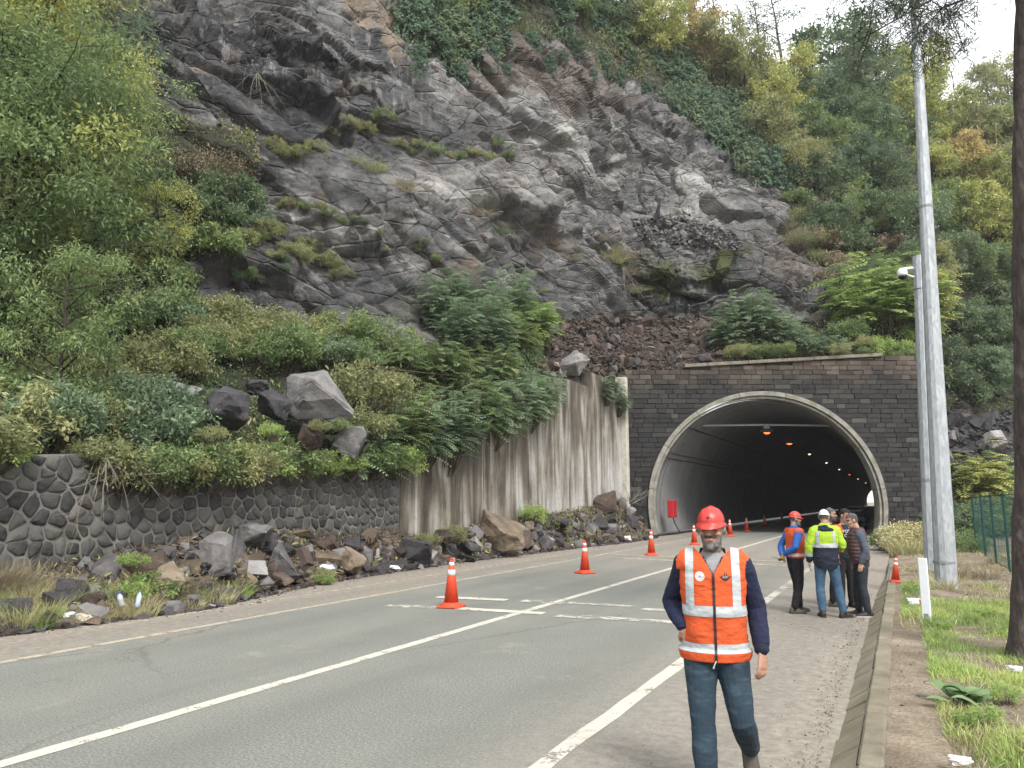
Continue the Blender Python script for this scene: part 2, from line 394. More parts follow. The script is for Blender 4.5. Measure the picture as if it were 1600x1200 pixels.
def road_material():
    t = NT('asphalt'); v = t.pos(); s = t.sep(v)
    grain = t.noise(v, 42, 3, 0.9); mid = t.noise(v, 1.3, 6, 0.6); big = t.noise(t.mapping(v, (0.6, 0.12, 1)), 1.0, 5, 0.6)
    c = t.ramp(grain, [(0.36, (0.085, 0.088, 0.078)), (0.47, (0.19, 0.196, 0.172)), (0.56, (0.215, 0.22, 0.193)), (0.66, (0.40, 0.40, 0.36))])
    c = t.mix(t.ramp(mid, [(0.35, 0.25), (0.7, 0.0)]), c, (0.13, 0.132, 0.122))
    c = t.mix(t.ramp(big, [(0.48, 0.0), (0.75, 0.35)]), c, (0.30, 0.285, 0.24))
    # mud and dust carried over both shoulders
    x = s[0]; w = t.math('MULTIPLY', t.math('SUBTRACT', t.noise(v, 0.7, 6, 0.62), 0.5), 2.6)
    xl = t.math('ADD', x, w)
    ml = t.math('MULTIPLY', t.math('SUBTRACT', -9.2, xl), 0.8, True)
    mr = t.math('MULTIPLY', t.math('SUBTRACT', xl, -3.5), 0.5, True)
    far = t.math('MULTIPLY', t.math('SUBTRACT', t.math('ADD', s[1], t.math('MULTIPLY', w, 4.0)), 17.5), 0.09, True)
    far2 = t.math('MULTIPLY', t.math('SUBTRACT', 44.0, s[1]), 0.12, True)
    dust = t.math('MAXIMUM', t.math('MAXIMUM', ml, t.math('MULTIPLY', mr, 0.9)), t.math('MULTIPLY', t.math('MULTIPLY', far, far2), 0.85))
    dust = t.math('MULTIPLY', dust, t.ramp(t.noise(v, 5, 6, 0.7), [(0.25, 0.55), (0.6, 1.0)]))
    dc = t.ramp(t.noise(v, 9, 7, 0.7), [(0.3, (0.17, 0.14, 0.11)), (0.52, (0.295, 0.255, 0.21)), (0.72, (0.42, 0.375, 0.315))])
    c = t.mix(dust, c, dc)
    # pale scuffs and dark damp spots
    c = t.mix(t.ramp(t.noise(v, 0.9, 7, 0.75), [(0.58, 0.0), (0.68, 0.4)]), c, (0.36, 0.325, 0.27))
    c = t.mix(t.ramp(t.noise(t.mapping(v, (0.9, 0.25, 1), (0, 0, 0.1), (3, 7, 0)), 0.8, 5, 0.6), [(0.66, 0.0), (0.76, 0.35)]), c, (0.10, 0.085, 0.065))
    # sealed cracks and faint tyre tracks
    cr = t.voro(t.mapping(t.mix(0.3, v, t.noise(v, 1.5, 5, 0.7, 0.0, True), 'ADD'), (0.20, 0.09, 1)), 1.0, 'DISTANCE_TO_EDGE'); crm = t.math('MULTIPLY', t.ramp(cr, [(0.0, 0.55), (0.006, 0.0)]), t.ramp(t.noise(v, 0.22, 3), [(0.45, 0.0), (0.6, 1.0)]))
    c = t.mix(crm, c, (0.05, 0.048, 0.042))
    tr = t.math('ABSOLUTE', t.math('SUBTRACT', t.math('FRACT', t.math('MULTIPLY', t.math('ADD', x, 11.35), 0.555)), 0.5))
    c = t.mix(t.math('MULTIPLY', t.ramp(tr, [(0.08, 0.30), (0.28, 0.0)]), t.ramp(t.noise(t.mapping(v, (1, 0.08, 1)), 1.2, 4), [(0.35, 0.2), (0.65, 1.0)])), c, (0.125, 0.125, 0.112))
    t.col(c); t.rough(0.9)
    t.bump(t.math('ADD', grain, t.math('MULTIPLY', t.noise(v, 25, 4), 0.6)), 0.5, 0.012)
    return t.m
M['road'] = road_material()

def paint_material(name, wear, col=(0.62, 0.59, 0.50)):
    t = NT(name); v = t.pos()
    c = t.ramp(t.noise(v, 12, 6, 0.7), [(0.3, tuple(x * 0.68 for x in col)), (0.65, col)])
    t.col(c); t.rough(0.8)
    tr = t.n.new('ShaderNodeBsdfTransparent'); mx = t.n.new('ShaderNodeMixShader')
    f = t.math('ADD', t.math('MULTIPLY', t.noise(v, 34, 5, 0.75), 0.45), t.math('MULTIPLY', t.noise(v, 3.1, 5, 0.7), 0.55))
    k = t.ramp(f, [(max(0.0, wear - 0.025), 0.0), (wear + 0.025, 1.0)])
    t.l.new(k, mx.inputs[0]); t.l.new(tr.outputs[0], mx.inputs[1]); t.l.new(t.b.outputs[0], mx.inputs[2]); t.l.new(mx.outputs[0], t.out.inputs[0])
    return t.m
M['paint'] = paint_material('road_paint', 0.425)
M['paint_worn'] = paint_material('road_paint_worn', 0.50)
M['paint_dusty'] = paint_material('road_paint_dusty', 0.45, (0.50, 0.44, 0.34))

def ground_material():
    t = NT('verge_soil'); v = t.pos()
    f = t.noise(v, 1.4, 9, 0.68)
    c = t.ramp(f, [(0.28, (0.10, 0.075, 0.05)), (0.48, (0.22, 0.175, 0.125)), (0.62, (0.33, 0.275, 0.205)), (0.8, (0.42, 0.37, 0.29))])
    c = t.mix(t.ramp(t.noise(v, 26, 5, 0.7), [(0.50, 0.0), (0.62, 0.55)]), c, (0.16, 0.125, 0.08))
    c = t.mix(t.ramp(t.voro(v, 38), [(0.0, 0.75), (0.22, 0.0)]), c, (0.40, 0.37, 0.30))
    t.col(c); t.rough(0.95); t.bump(t.math('ADD', t.noise(v, 18, 8, 0.7), t.voro(v, 30)), 0.7, 0.03)
    return t.m
M['soil'] = ground_material()

def rubble_ground(name, a, b, c3):
    t = NT(name); v = t.pos(); c = t.ramp(t.noise(v, 2.2, 9, 0.72), [(0.3, a), (0.5, b), (0.72, c3)])
    c = t.mix(t.ramp(t.voro(v, 16), [(0.05, 0.5), (0.3, 0.0)]), c, tuple(min(1, x * 1.7) for x in b))
    t.col(c); t.rough(0.95); t.bump(t.math('ADD', t.noise(v, 12, 8, 0.7), t.voro(v, 14)), 0.9, 0.06); return t.m
M['mound'] = rubble_ground('mound_earth', (0.05, 0.038, 0.028), (0.13, 0.10, 0.075), (0.24, 0.20, 0.15))
M['mound_red'] = rubble_ground('mound_red_earth', (0.034, 0.024, 0.019), (0.085, 0.06, 0.048), (0.15, 0.112, 0.09))

def concrete_streaks():
    t = NT('stained_concrete'); v = t.pos(); s = t.sep(v)
    h = t.math('MULTIPLY', s[2], 0.14)
    run = t.noise(t.mapping(v, (1, 0.85, 0.11)), 1.5, 8, 0.62, 0.7)
    fine = t.noise(t.mapping(v, (1, 9, 0.35)), 1.5, 6, 0.7)
    f = t.math('ADD', t.math('ADD', t.math('MULTIPLY', run, 0.72), t.math('MULTIPLY', fine, 0.10)), t.math('MULTIPLY', t.noise(v, 0.45, 7, 0.65), 0.30))
    f = t.math('SUBTRACT', f, t.math('MULTIPLY', h, 0.17))
    f = t.math('ADD', f, t.math('MULTIPLY', t.math('SUBTRACT', s[1], 27.0), 0.008))
    c = t.ramp(f, [(0.34, (0.042, 0.037, 0.030)), (0.45, (0.115, 0.098, 0.074)), (0.51, (0.22, 0.195, 0.155)), (0.57, (0.34, 0.325, 0.295)), (0.67, (0.52, 0.505, 0.475))])
    c = t.mix(t.ramp(t.noise(t.mapping(v, (1, 3.3, 0.10)), 1.3, 4, 0.6), [(0.59, 0.0), (0.66, 0.85)]), c, (0.035, 0.033, 0.03))
    c = t.mix(t.ramp(t.noise(v, 7, 7, 0.75), [(0.5, 0.0), (0.75, 0.5)]), c, (0.10, 0.085, 0.065))
    t.col(c); t.rough(0.9); t.bump(t.noise(v, 20, 6, 0.7), 0.35, 0.02); return t.m
M['concrete_wall'] = concrete_streaks()
def concrete(name, lo, hi, moss=0.0, sc=3.0):
    t = NT(name); v = t.pos(); c = t.ramp(t.noise(v, sc, 8, 0.68), [(0.3, lo), (0.7, hi)])
    if moss: c = t.mix(t.ramp(t.noise(v, 1.3, 6, 0.7), [(0.5, 0.0), (0.68, moss)]), c, (0.16, 0.16, 0.075))
    c = t.mix(t.ramp(t.noise(v, 24, 5, 0.7), [(0.55, 0.0), (0.72, 0.4)]), c, tuple(x * 0.5 for x in lo))
    t.col(c); t.rough(0.88); t.bump(t.noise(v, 30, 5, 0.7), 0.35, 0.012); return t.m
M['ring'] = concrete('portal_ring_concrete', (0.15, 0.142, 0.118), (0.36, 0.345, 0.30), 0.6)
M['lining'] = concrete('tunnel_lining', (0.15, 0.15, 0.148), (0.25, 0.25, 0.245), 0, 0.7)
M['coping'] = concrete('coping_stone', (0.11, 0.095, 0.075), (0.28, 0.25, 0.20), 0.4)
M['kerb'] = concrete('kerb_concrete', (0.13, 0.112, 0.08), (0.29, 0.255, 0.185), 0.45, 2.2)
M['pale_concrete'] = concrete('pale_concrete', (0.40, 0.38, 0.31), (0.66, 0.63, 0.55), 0.25)

def brick_mat(name, useattr):
    t = NT(name); v = t.pos(); r = t.attr('rnd') if useattr else t.rnd(); s = t.sep(v)
    base = t.ramp(r, [(0.0, (0.010, 0.010, 0.0115)), (0.3, (0.017, 0.017, 0.019)), (0.55, (0.025, 0.024, 0.025)), (0.85, (0.036, 0.033, 0.031)), (0.97, (0.052, 0.049, 0.046)), (1.0, (0.10, 0.095, 0.085))])
    c = t.mix(t.noise(v, 6, 8, 0.7), t.mix(0.35, base, (0.018, 0.018, 0.018)), t.mix(0.22, base, (0.10, 0.095, 0.088)))
    top = t.math('MULTIPLY', t.math('SUBTRACT', t.math('ADD', s[2], t.math('MULTIPLY', t.noise(v, 0.5, 7, 0.75), 5.0)), 10.7), 0.6, True)
    c = t.mix(t.math('MULTIPLY', top, 0.8), c, t.mix(r, (0.07, 0.052, 0.04), (0.17, 0.135, 0.10)))
    run = t.noise(t.mapping(v, (2.2, 2.2, 0.22)), 1.0, 5, 0.7)
    c = t.mix(t.ramp(run, [(0.6, 0.0), (0.75, 0.4)]), c, (0.11, 0.105, 0.095))
    t.col(c); t.rough(0.88); t.bump(t.noise(v, 11, 8, 0.7), 0.7, 0.05); return t.m
M['brick'] = brick_mat('dark_stone_block', False); M['brick_a'] = brick_mat('dark_stone_block_joined', True)
def wallstone_mat(name):
    t = NT(name); v = t.pos(); r = t.rnd()
    base = t.ramp(r, [(0.0, (0.026, 0.0255, 0.026)), (0.4, (0.055, 0.053, 0.052)), (0.75, (0.098, 0.094, 0.087)), (1.0, (0.165, 0.155, 0.14))])
    c = t.mix(t.ramp(t.noise(v, 7, 8, 0.72), [(0.38, 0.0), (0.72, 0.7)]), base, (0.12, 0.115, 0.105))
    c = t.mix(t.ramp(t.noise(v, 1.1, 6, 0.7), [(0.55, 0.0), (0.75, 0.45)]), c, (0.12, 0.10, 0.055))
    t.col(c); t.rough(0.9); t.bump(t.noise(v, 14, 8, 0.7), 0.8, 0.04); return t.m
M['wallstone'] = wallstone_mat('basalt_wall_stone')
M['mortar'] = concrete('grey_mortar', (0.075, 0.072, 0.067), (0.27, 0.262, 0.24), 0.45, 1.6)
M['mortar_dark'] = concrete('dark_mortar', (0.02, 0.02, 0.02), (0.05, 0.05, 0.048), 0.0, 4.0)
def galv():
    t = NT('galvanised_steel'); v = t.co()
    c = t.ramp(t.voro(t.mapping(v, (1, 1, 0.35)), 22, 'F1', 'Color'), [(0.2, (0.36, 0.39, 0.41)), (0.8, (0.50, 0.53, 0.545))])
    c = t.mix(t.ramp(t.noise(t.mapping(v, (6, 6, 0.8)), 1.2, 6, 0.7), [(0.5, 0.0), (0.75, 0.5)]), c, (0.30, 0.31, 0.31))
    t.col(c); t.rough(0.55); t.b.inputs['Metallic'].default_value = 0.25; return t.m
M['galv'] = galv()
M['steel_dark'] = plain('dull_steel', (0.25, 0.26, 0.27), 0.6)
M['green_paint'] = plain('green_fence_paint', (0.008, 0.055, 0.046), 0.45, 0.2)
M['white_plastic'] = plain('white_plastic', (0.74, 0.77, 0.79), 0.45, 0.06, 6)
M['red_plastic'] = plain('faded_red_plastic', (0.62, 0.10, 0.085), 0.5, 0.2, 6)
M['red_paint'] = plain('red_paint', (0.42, 0.02, 0.03), 0.45)
M['cone_orange'] = plain('cone_orange', (0.66, 0.065, 0.022), 0.5, 0.16, 7)
M['cone_white'] = plain('cone_reflective_white', (0.78, 0.76, 0.70), 0.4, 0.08, 20)
M['black'] = plain('black_rubber', (0.02, 0.02, 0.021), 0.5, 0.2)
M['car_dark'] = plain('dark_car_paint', (0.015, 0.017, 0.022), 0.25, 0.1)
M['glass_dark'] = plain('dark_glass', (0.01, 0.012, 0.015), 0.1, 0.1)
M['lamp_red'] = emis('tunnel_lamp_orange', (1.0, 0.13, 0.025), 1.3)
M['lamp_white'] = emis('tunnel_lamp_warm', (1.0, 0.66, 0.45), 1.1)
M['headlight'] = emis('lit_headlight', (1.0, 0.88, 0.74), 2.0)
# ================================================================== THE SETTING
# ground to the horizon
obj('ground', [(-900, -300, -0.06), (900, -300, -0.06), (900, 1500, -0.06), (-900, 1500, -0.06)], [(0, 1, 2, 3)], M['soil']).__setitem__('kind', 'structure')
# sealed road: carriageway and both shoulders, one sheet running through the tunnel
obj('road', [(-14.2, -60, 0), (-0.5, -60, 0), (-0.5, 420, 0), (-14.2, 420, 0)], [(0, 1, 2, 3)], M['road']).__setitem__('kind', 'structure')

def strip(name, x0, x1, y0, y1, mat, z=0.004, jag=0.0, seed=0):
    n = max(2, int((y1 - y0) / 0.5)); r = np.random.default_rng(seed)
    ys = np.linspace(y0, y1, n); a = np.stack([x0 + r.normal(0, 0.006, n), ys, np.full(n, z)], 1); b = np.stack([x1 + r.normal(0, 0.006, n), ys, np.full(n, z)], 1)
    V = np.concatenate([a, b]); F = [(i, n + i, n + i + 1, i + 1) for i in range(n - 1)]
    return tag(obj(name, V, F, mat), kind='structure')
strip('centre_line', -6.08, -5.92, -30, 300, M['paint'], seed=1)
strip('edge_line', -9.78, -9.64, -30, 24.0, M['paint_dusty'], seed=2)
strip('edge_line', -9.80, -9.66, 24.3, 300, M['paint_worn'], seed=3)
strip('edge_line', -2.54, -2.38, -30, 17.5, M['paint'], seed=4)
strip('edge_line', -2.54, -2.38, 17.5, 300, M['paint_worn'], seed=5)
strip('shoulder_line', -11.05, -10.98, 8, 30, M['paint_worn'], seed=6)
def cross(name, p0, p1, w, mat):
    a, b = gnd(*p0), gnd(*p1); d = (b - a)[:2]; d /= np.linalg.norm(d); nrm = np.array([-d[1], d[0]])
    n = 24; t = np.linspace(0, 1, n); c = a[None, :2] + t[:, None] * (b - a)[None, :2]
    r = np.random.default_rng(int(p0[0])); e = w / 2 + r.normal(0, 0.012, (2, n))
    V = np.concatenate([np.c_[c + nrm * e[0][:, None], np.full(n, 0.008)], np.c_[c - nrm * e[1][:, None], np.full(n, 0.008)]])
    tag(obj(name, V, [(i, i + 1, n + i + 1, n + i) for i in range(n - 1)], mat), kind='structure')
cross('cross_line', (683, 933), (792, 938), 0.30, M['paint'])
cross('cross_line', (606, 946), (680, 950), 0.30, M['paint_worn'])
cross('cross_line', (715, 951), (850, 959), 0.30, M['paint'])
cross('cross_line', (815, 939), (880, 943), 0.30, M['paint_worn'])
cross('cross_line', (888, 942), (1000, 948), 0.26, M['paint_worn'])
cross('cross_line', (868, 962), (960, 967), 0.34, M['paint_worn'])
cross('cross_line', (960, 967), (1075, 974), 0.30, M['paint_worn'])
cross('cross_line', (1000, 952), (1075, 956), 0.26, M['paint_worn'])
cross('cross_line', (952, 866), (1235, 878), 0.35, M['paint_dusty'])
cross('cross_line', (965, 872), (1228, 884), 0.30, M['paint_worn'])

# verge on the right, 13 cm above the road, one sheet with gentle unevenness
def verge_z(x, y):
    P = np.stack([x, y, np.zeros(len(x))], 1)
    Z = 0.13 + 0.05 * fbm(P * 0.45, 4, 3) + 0.02 * fbm(P * 2.2, 3, 5)
    edge = np.clip((P[:, 0] + 0.24) / 0.5, 0, 1); Z = 0.135 * (1 - edge) + Z * edge
    return Z - np.clip((P[:, 1] - 18) / 6, 0, 1) * np.clip(1 - (P[:, 0] + .24) / 1.2, 0, 1) * 0.09
def verge():
    xs = np.r_[np.linspace(-0.24, 3.5, 45), np.linspace(3.7, 40, 40)]; ys = np.r_[np.linspace(-12, 3, 20), np.linspace(3.2, 26, 130), np.linspace(26.5, 75, 60)]
    X, Y = np.meshgrid(xs, ys, indexing='ij'); P = np.stack([X.ravel(), Y.ravel(), np.zeros(X.size)], 1)
    P[:, 2] = verge_z(P[:, 0], P[:, 1]); n, m = len(xs), len(ys)
    I = np.arange(n * m).reshape(n, m); F = np.stack([I[:-1, :-1], I[1:, :-1], I[1:, 1:], I[:-1, 1:]], -1).reshape(-1, 4)
    o = obj('verge', P, F, M['soil'], smooth=True); o['kind'] = 'structure'; return o, P, F
verge_o, _vp, _vf = verge()
verge_bvh = BVHTree.FromPolygons([tuple(p) for p in _vp], [tuple(int(i) for i in f) for f in _vf])
def vz(x, y):
    h = verge_bvh.ray_cast(Vector((x, y, 5)), Vector((0, 0, -1)))[0]
    return h.z if h else 0.13

# concrete drain kerb: sloping slabs with a row of cap stones
kerb = MB(); kerb.add([(-0.52, -8, -0.05), (-0.20, -8, -0.05), (-0.20, 26, -0.05), (-0.52, 26, -0.05), (-0.43, -8, 0.09), (-0.24, -8, 0.105), (-0.24, 26, 0.105), (-0.43, 26, 0.09)],
         [(0, 1, 2, 3), (4, 7, 6, 5), (0, 4, 5, 1), (3, 2, 6, 7), (0, 3, 7, 4), (1, 5, 6, 2)])
kerb_o = tag(kerb.build('kerb', M['mortar']), kind='structure')
def kerb_pieces():
    r = np.random.default_rng(5); y = 1.6
    slab = []; cap = []
    for k in range(4):
        b = MB(); L = 0.47; j = r.normal(0, 0.006, 8); sk = 0.10
        b.add([(-0.63, 0 + sk, -0.03 + j[0] * .2), (-0.395, 0, 0.135 + j[1] * .5), (-0.395, L, 0.135 + j[2] * .5), (-0.63, L + sk, -0.03 + j[3] * .2), (-0.58, 0 + sk, -0.08), (-0.37, 0, 0.06), (-0.37, L, 0.06), (-0.58, L + sk, -0.08)],
              [(0, 1, 2, 3), (0, 4, 5, 1), (1, 5, 6, 2), (2, 6, 7, 3), (3, 7, 4, 0)])
        slab.append(b)
        c = MB(); c.box((-0.305, 0.235, 0.10), (0.165, 0.462, 0.125), None, 0.018); cap.append(c)
    protos = None
    so = [b.build('kerb_slab', M['kerb'], kerb_o) for b in slab]; co = [c.build('kerb_cap', M['kerb'], kerb_o) for c in cap]
    n = 0
    while y < 25.5:
        for L in (so, co):
            o = L[n] if n < 4 else dup(L[int(r.integers(4))], kerb_o)
            o.location = (r.normal(0, 0.003), y, r.normal(0, 0.002) - max(0, (y - 17) * 0.012)); o.rotation_euler = (r.normal(0, 0.004), r.normal(0, 0.006), r.normal(0, 0.006))
        y += 0.485; n += 1
kerb_pieces()

# ------------------------------------------------------------------ hillside and cliff
WX = -13.5
def wall_top(Y):
    if Y < 19.4: return 2.62 + (Y - 7.0) * 0.068
    for a, z in ((22.6, 3.85), (25.8, 4.9), (29.0, 5.8), (32.2, 6.7), (35.6, 7.5), (41, 8.3)):
        if Y < a: return z
    return 8.6
def rowW(Y, b=0.45): return np.array([WX - b, Y, wall_top(Y) - 0.1])
def hill_net():
    cols = []   # (photo x, first point, [(photo y, horizontal depth) ...])
    cols.append((-900, np.array([-14, -14, 2.0]), [(650, 8), (560, 10), (380, 13), (150, 16), (-100, 19), (-450, 23), (-700, 30), (-800, 50)]))
    cols.append((-350, rowW(3.5), [(650, 12.5), (560, 16), (330, 19), (120, 21), (-120, 23.5), (-380, 27), (-520, 34), (-560, 54)]))
    cols.append((0, rowW(7.7), [(650, 16.5), (545, 20.5), (380, 22.5), (200, 24.5), (0, 27), (-250, 31), (-330, 40), (-350, 62)]))
    cols.append((300, rowW(11.7), [(632, 20.0), (505, 25), (390, 26.8), (240, 28.6), (70, 31.4), (-150, 36), (-230, 46), (-240, 68)]))
    cols.append((480, rowW(15.2), [(612, 23.4), (512, 27.5), (400, 29.4), (250, 31.6), (80, 34.4), (-80, 38), (-180, 46), (-200, 70)]))
    cols.append((620, rowW(19.2), [(600, 26.5), (522, 29.5), (400, 32), (250, 35), (120, 38), (10, 41.5), (-120, 50), (-150, 76)]))
    cols.append((740, rowW(24.4), [(570, 30.5), (512, 33.6), (400, 36.4), (270, 39.6), (170, 43), (80, 46), (-70, 54), (-100, 80)]))
    cols.append((860, rowW(30.8), [(556, 36.5), (502, 39.5), (400, 42), (300, 45), (200, 48), (110, 51), (-20, 58), (-40, 86)]))
    cols.append((968, None, [(548, 44.6), (505, 47.5), (420, 49.5), (340, 52.5), (230, 56), (140, 59), (30, 66), (20, 95)]))
    cols.append((1080, None, [(548, 44.8), (500, 48.5), (432, 48.6), (368, 51.0), (260, 55.5), (180, 60), (70, 70), (60, 100)]))
    cols.append((1190, None, [(540, 45.2), (495, 49), (430, 49.8), (385, 52.5), (285, 57), (215, 62), (110, 72), (95, 102)]))
    cols.append((1300, None, [(535, 45.5), (490, 49.5), (440, 52.5), (385, 56), (310, 61), (230, 67), (150, 79), (130, 106)]))
    cols.append((1455, None, [(530, 46), (490, 50), (430, 54), (370, 58), (290, 63), (220, 69), (165, 80), (145, 106)]))
    cols.append((1476, at(1476, 826, 45.5), [(760, 48.5), (645, 52), (530, 56), (430, 60), (330, 65), (250, 70), (185, 82), (165, 106)]))
    cols.append((1620, at(1620, 826, 48), [(762, 51), (650, 54.5), (530, 58.5), (430, 62.5), (330, 67.5), (255, 73), (195, 85), (175, 108)]))
    cols.append((1950, at(1950, 822, 56), [(770, 60), (680, 65), (570, 70), (480, 75), (390, 80), (310, 86), (250, 98), (230, 120)]))
    cols.append((2700, at(2700, 815, 66), [(770, 72), (700, 80), (600, 88), (520, 95), (430, 102), (360, 110), (300, 120), (280, 140)]))
    X = []; P = []
    for x, p0, rows in cols:
        if p0 is None: p0 = at(x, 615 if x < 1000 else (612 if x < 1200 else 604), 43.2)
        X.append(x); P.append([p0] + [at(x, y, D) for y, D in rows])
    return np.array(X, float), np.array(P)
def build_hill():
    X, P = hill_net()
    segs = [26, 36, 112, 120, 108, 74, 40, 14]
    rows = []; rp = []
    nr = P.shape[1]
    for k, n in enumerate(segs):
        p0, p1, p2, p3 = P[:, max(k - 1, 0)], P[:, k], P[:, k + 1], P[:, min(k + 2, nr - 1)]
        for i in range(n + (1 if k == len(segs) - 1 else 0)):
            t = i / n
            c = 0.5 * ((2 * p1) + (-p0 + p2) * t + (2 * p0 - 5 * p1 + 4 * p2 - p3) * t * t + (-p0 + 3 * p1 - 3 * p2 + p3) * t ** 3)
            lin = p1 * (1 - t) + p2 * t
            rows.append(0.6 * c + 0.4 * lin); rp.append(k + t)
    R = np.array(rows)              # rows, cols, 3
    xs = np.r_[np.linspace(-900, -120, 40), np.linspace(-110, 1452, 760), np.linspace(1455.5, 1476, 3), np.linspace(1480, 1720, 70), np.linspace(1740, 2700, 40)]
    G = np.stack([np.stack([np.interp(xs, X, R[r, :, c]) for c in range(3)], -1) for r in range(len(R))])   # rows, nx, 3
    nv, nu = G.shape[:2]
    du = np.gradient(G, axis=1); dv = np.gradient(G, axis=0)
    N = np.cross(du, dv); N /= np.linalg.norm(N, axis=2)[..., None] + 1e-9
    s = np.sign((N * (C0 - G)).sum(2)); s[s == 0] = 1; N *= s[..., None]
    N = N.reshape(-1, 3); Q = G.reshape(-1, 3); rowp = np.repeat(np.array(rp), nu)
    px = proj(Q); x, y = px[:, 0].copy(), px[:, 1].copy()
    wob = np.stack([fbm(Q * 0.35, 5, 21, .6), fbm(Q * 0.35, 5, 31, .6)], 1) * 17
    xw, yw = x + wob[:, 0], y + wob[:, 1]
    P1 = [(-4000, -4000), (-400, -4000), (-60, -200), (40, -60), (190, 60), (225, 190), (395, 212), (400, 300), (300, 372), (275, 480), (420, 505), (560, 528), (690, 545), (850, 545), (870, 800), (-4000, 1200)]
    P2 = [(660, -4000), (640, -60), (650, 40), (690, 105), (770, 80), (860, 50), (960, 120), (1050, 130), (1110, 200), (1215, 290), (1232, 375), (1320, 455), (1480, 560), (1482, 640), (1590, 640), (1620, 1000), (6000, 1200), (6000, -4000)]
    P3 = [(1110, 505), (1480, 490), (1480, 640), (1130, 590)]
    veg = (inpoly(xw, yw, P1) | inpoly(xw, yw, P2) | inpoly(xw, yw, P3)).astype(float)
    scree = inpoly(xw, yw, [(1474, 640), (1600, 640), (1600, 775), (1474, 775)]); veg[scree] = 0.0
    soil = inpoly(xw, yw, [(850, 512), (960, 500), (1125, 505), (1140, 600), (950, 620), (850, 590)]).astype(float)
    soil = np.maximum(soil, 0.75 * inpoly(xw, yw, [(700, 95), (790, 75), (870, 70), (960, 120), (1000, 165), (900, 190), (860, 150), (760, 150)]))
    soil = np.maximum(soil, 0.55 * inpoly(xw, yw, [(1120, 385), (1230, 370), (1330, 470), (1250, 470)]))
    soil = np.maximum(soil, 0.5 * inpoly(xw, yw, [(1474, 640), (1600, 640), (1600, 680), (1474, 680)]))
    tan = inpoly(xw, yw, [(500, -60), (625, -60), (655, 50), (622, 100), (585, 52), (560, 25)]).astype(float)
    def blobs(L):
        r = np.zeros(len(x))
        for bx, by, rx, ry, a in L: r += a * np.exp(-((xw - bx) / rx) ** 2 - ((yw - by) / ry) ** 2)
        return r
    tan = np.maximum(tan, blobs([(707, 428, 26, 16, 0.9), (300, 118, 30, 10, 0.8), (560, 130, 20, 12, 0.5)]))
    moss = np.clip(blobs([(1030, 440, 26, 24, 1.3), (1112, 428, 42, 16, 1.1), (1300, 505, 30, 20, 0.7), (640, 480, 50, 20, 0.25)]), 0, 1)
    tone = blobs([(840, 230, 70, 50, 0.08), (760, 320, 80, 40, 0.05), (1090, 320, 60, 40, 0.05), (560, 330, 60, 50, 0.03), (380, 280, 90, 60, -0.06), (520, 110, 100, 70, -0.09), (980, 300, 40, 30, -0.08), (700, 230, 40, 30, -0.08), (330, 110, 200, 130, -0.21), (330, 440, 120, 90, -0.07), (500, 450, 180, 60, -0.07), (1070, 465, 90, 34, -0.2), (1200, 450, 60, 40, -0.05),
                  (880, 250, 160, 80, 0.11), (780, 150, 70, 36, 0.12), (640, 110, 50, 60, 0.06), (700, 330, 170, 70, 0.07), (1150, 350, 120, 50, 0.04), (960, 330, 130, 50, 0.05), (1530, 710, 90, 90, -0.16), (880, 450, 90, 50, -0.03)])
    streak = np.clip(blobs([(420, 80, 220, 90, 0.8), (650, 110, 70, 70, 1.0), (1065, 470, 50, 40, 1.2), (1270, 480, 60, 50, 0.9), (250, 190, 40, 40, 0.6)]), 0, 1)
    # relief
    cl = np.clip((rowp - 1.75) / 0.4, 0, 1) * np.clip((7.0 - rowp) / 0.8, 0, 1)
    rockw = cl * (1 - 0.72 * veg)
    u = Q[:, :2] @ RT; zz = Q[:, 2] + 0.35 * (Q[:, :2] @ FW)
    a = np.where(u < 6, -0.42, -0.42 + np.clip((u - 6) / 10, 0, 1) * 0.3)
    wu = u + 0.4 * fbm(Q * 0.3, 3, 41); wz = zz + 0.4 * fbm(Q * 0.3, 3, 44)
    U = wu * np.cos(a) - wz * np.sin(a); V = wu * np.sin(a) + wz * np.cos(a)
    U = wu * np.cos(a) + wz * np.sin(-a); V = -wu * np.sin(-a) * -1 + wz * np.cos(a)
    U = wu * np.cos(a) + wz * np.sin(a); V = -wu * np.sin(a) + wz * np.cos(a)
    f1, e1 = facet(U, V, 5.5, 2.3, 11, 0.9, 34); f2, e2 = facet(U, V, 2.3, 1.0, 23, 1.0, 24); f3, e3 = facet(U, V, 0.95, 0.46, 37, 1.0, 12)
    f4, e4 = facet(wu * 0.7 + wz * 0.7, wz * 0.7 - wu * 0.7, 1.9, 0.9, 53, 1.0, 20)
    calm = np.clip(0.55 + 0.9 * fbm(Q * 0.16, 3, 61), 0.15, 1.0)
    def beds(th, s):
        q = V / th + 0.35 * fbm(np.c_[U * .12, V * .25, 0 * U], 3, s) + 0.12 * f1; fr = q - np.floor(q); row = np.floor(q).astype(np.int64)
        seg = np.floor(U / (th * 3.0) + _hash(row, row * 0, row * 0, s) * 7).astype(np.int64); a_ = _hash(row, seg, row * 0, s + 2)
        return (fr ** 1.5 - .4) * (0.25 + 1.1 * a_) * np.clip((1 - fr) / .05, 0, 1) + (a_ - .5) * .5
    vf, ev = facet(U * 1.0 + V * .35, V, 0.9, 3.0, 71, 0.9, 18)
    D = 0.7 * fbm(Q * 0.14, 3, 2) + 1.45 * f1 + 0.85 * beds(2.6, 401) + 0.26 * beds(1.0, 411) + calm * (0.36 * f2 + 0.12 * f4 + 0.08 * f3) + 0.6 * streak * vf + 0.05 * fbm(Q * 1.7, 4, 8) + 0.03 * fbm(Q * 5.0, 2, 9)
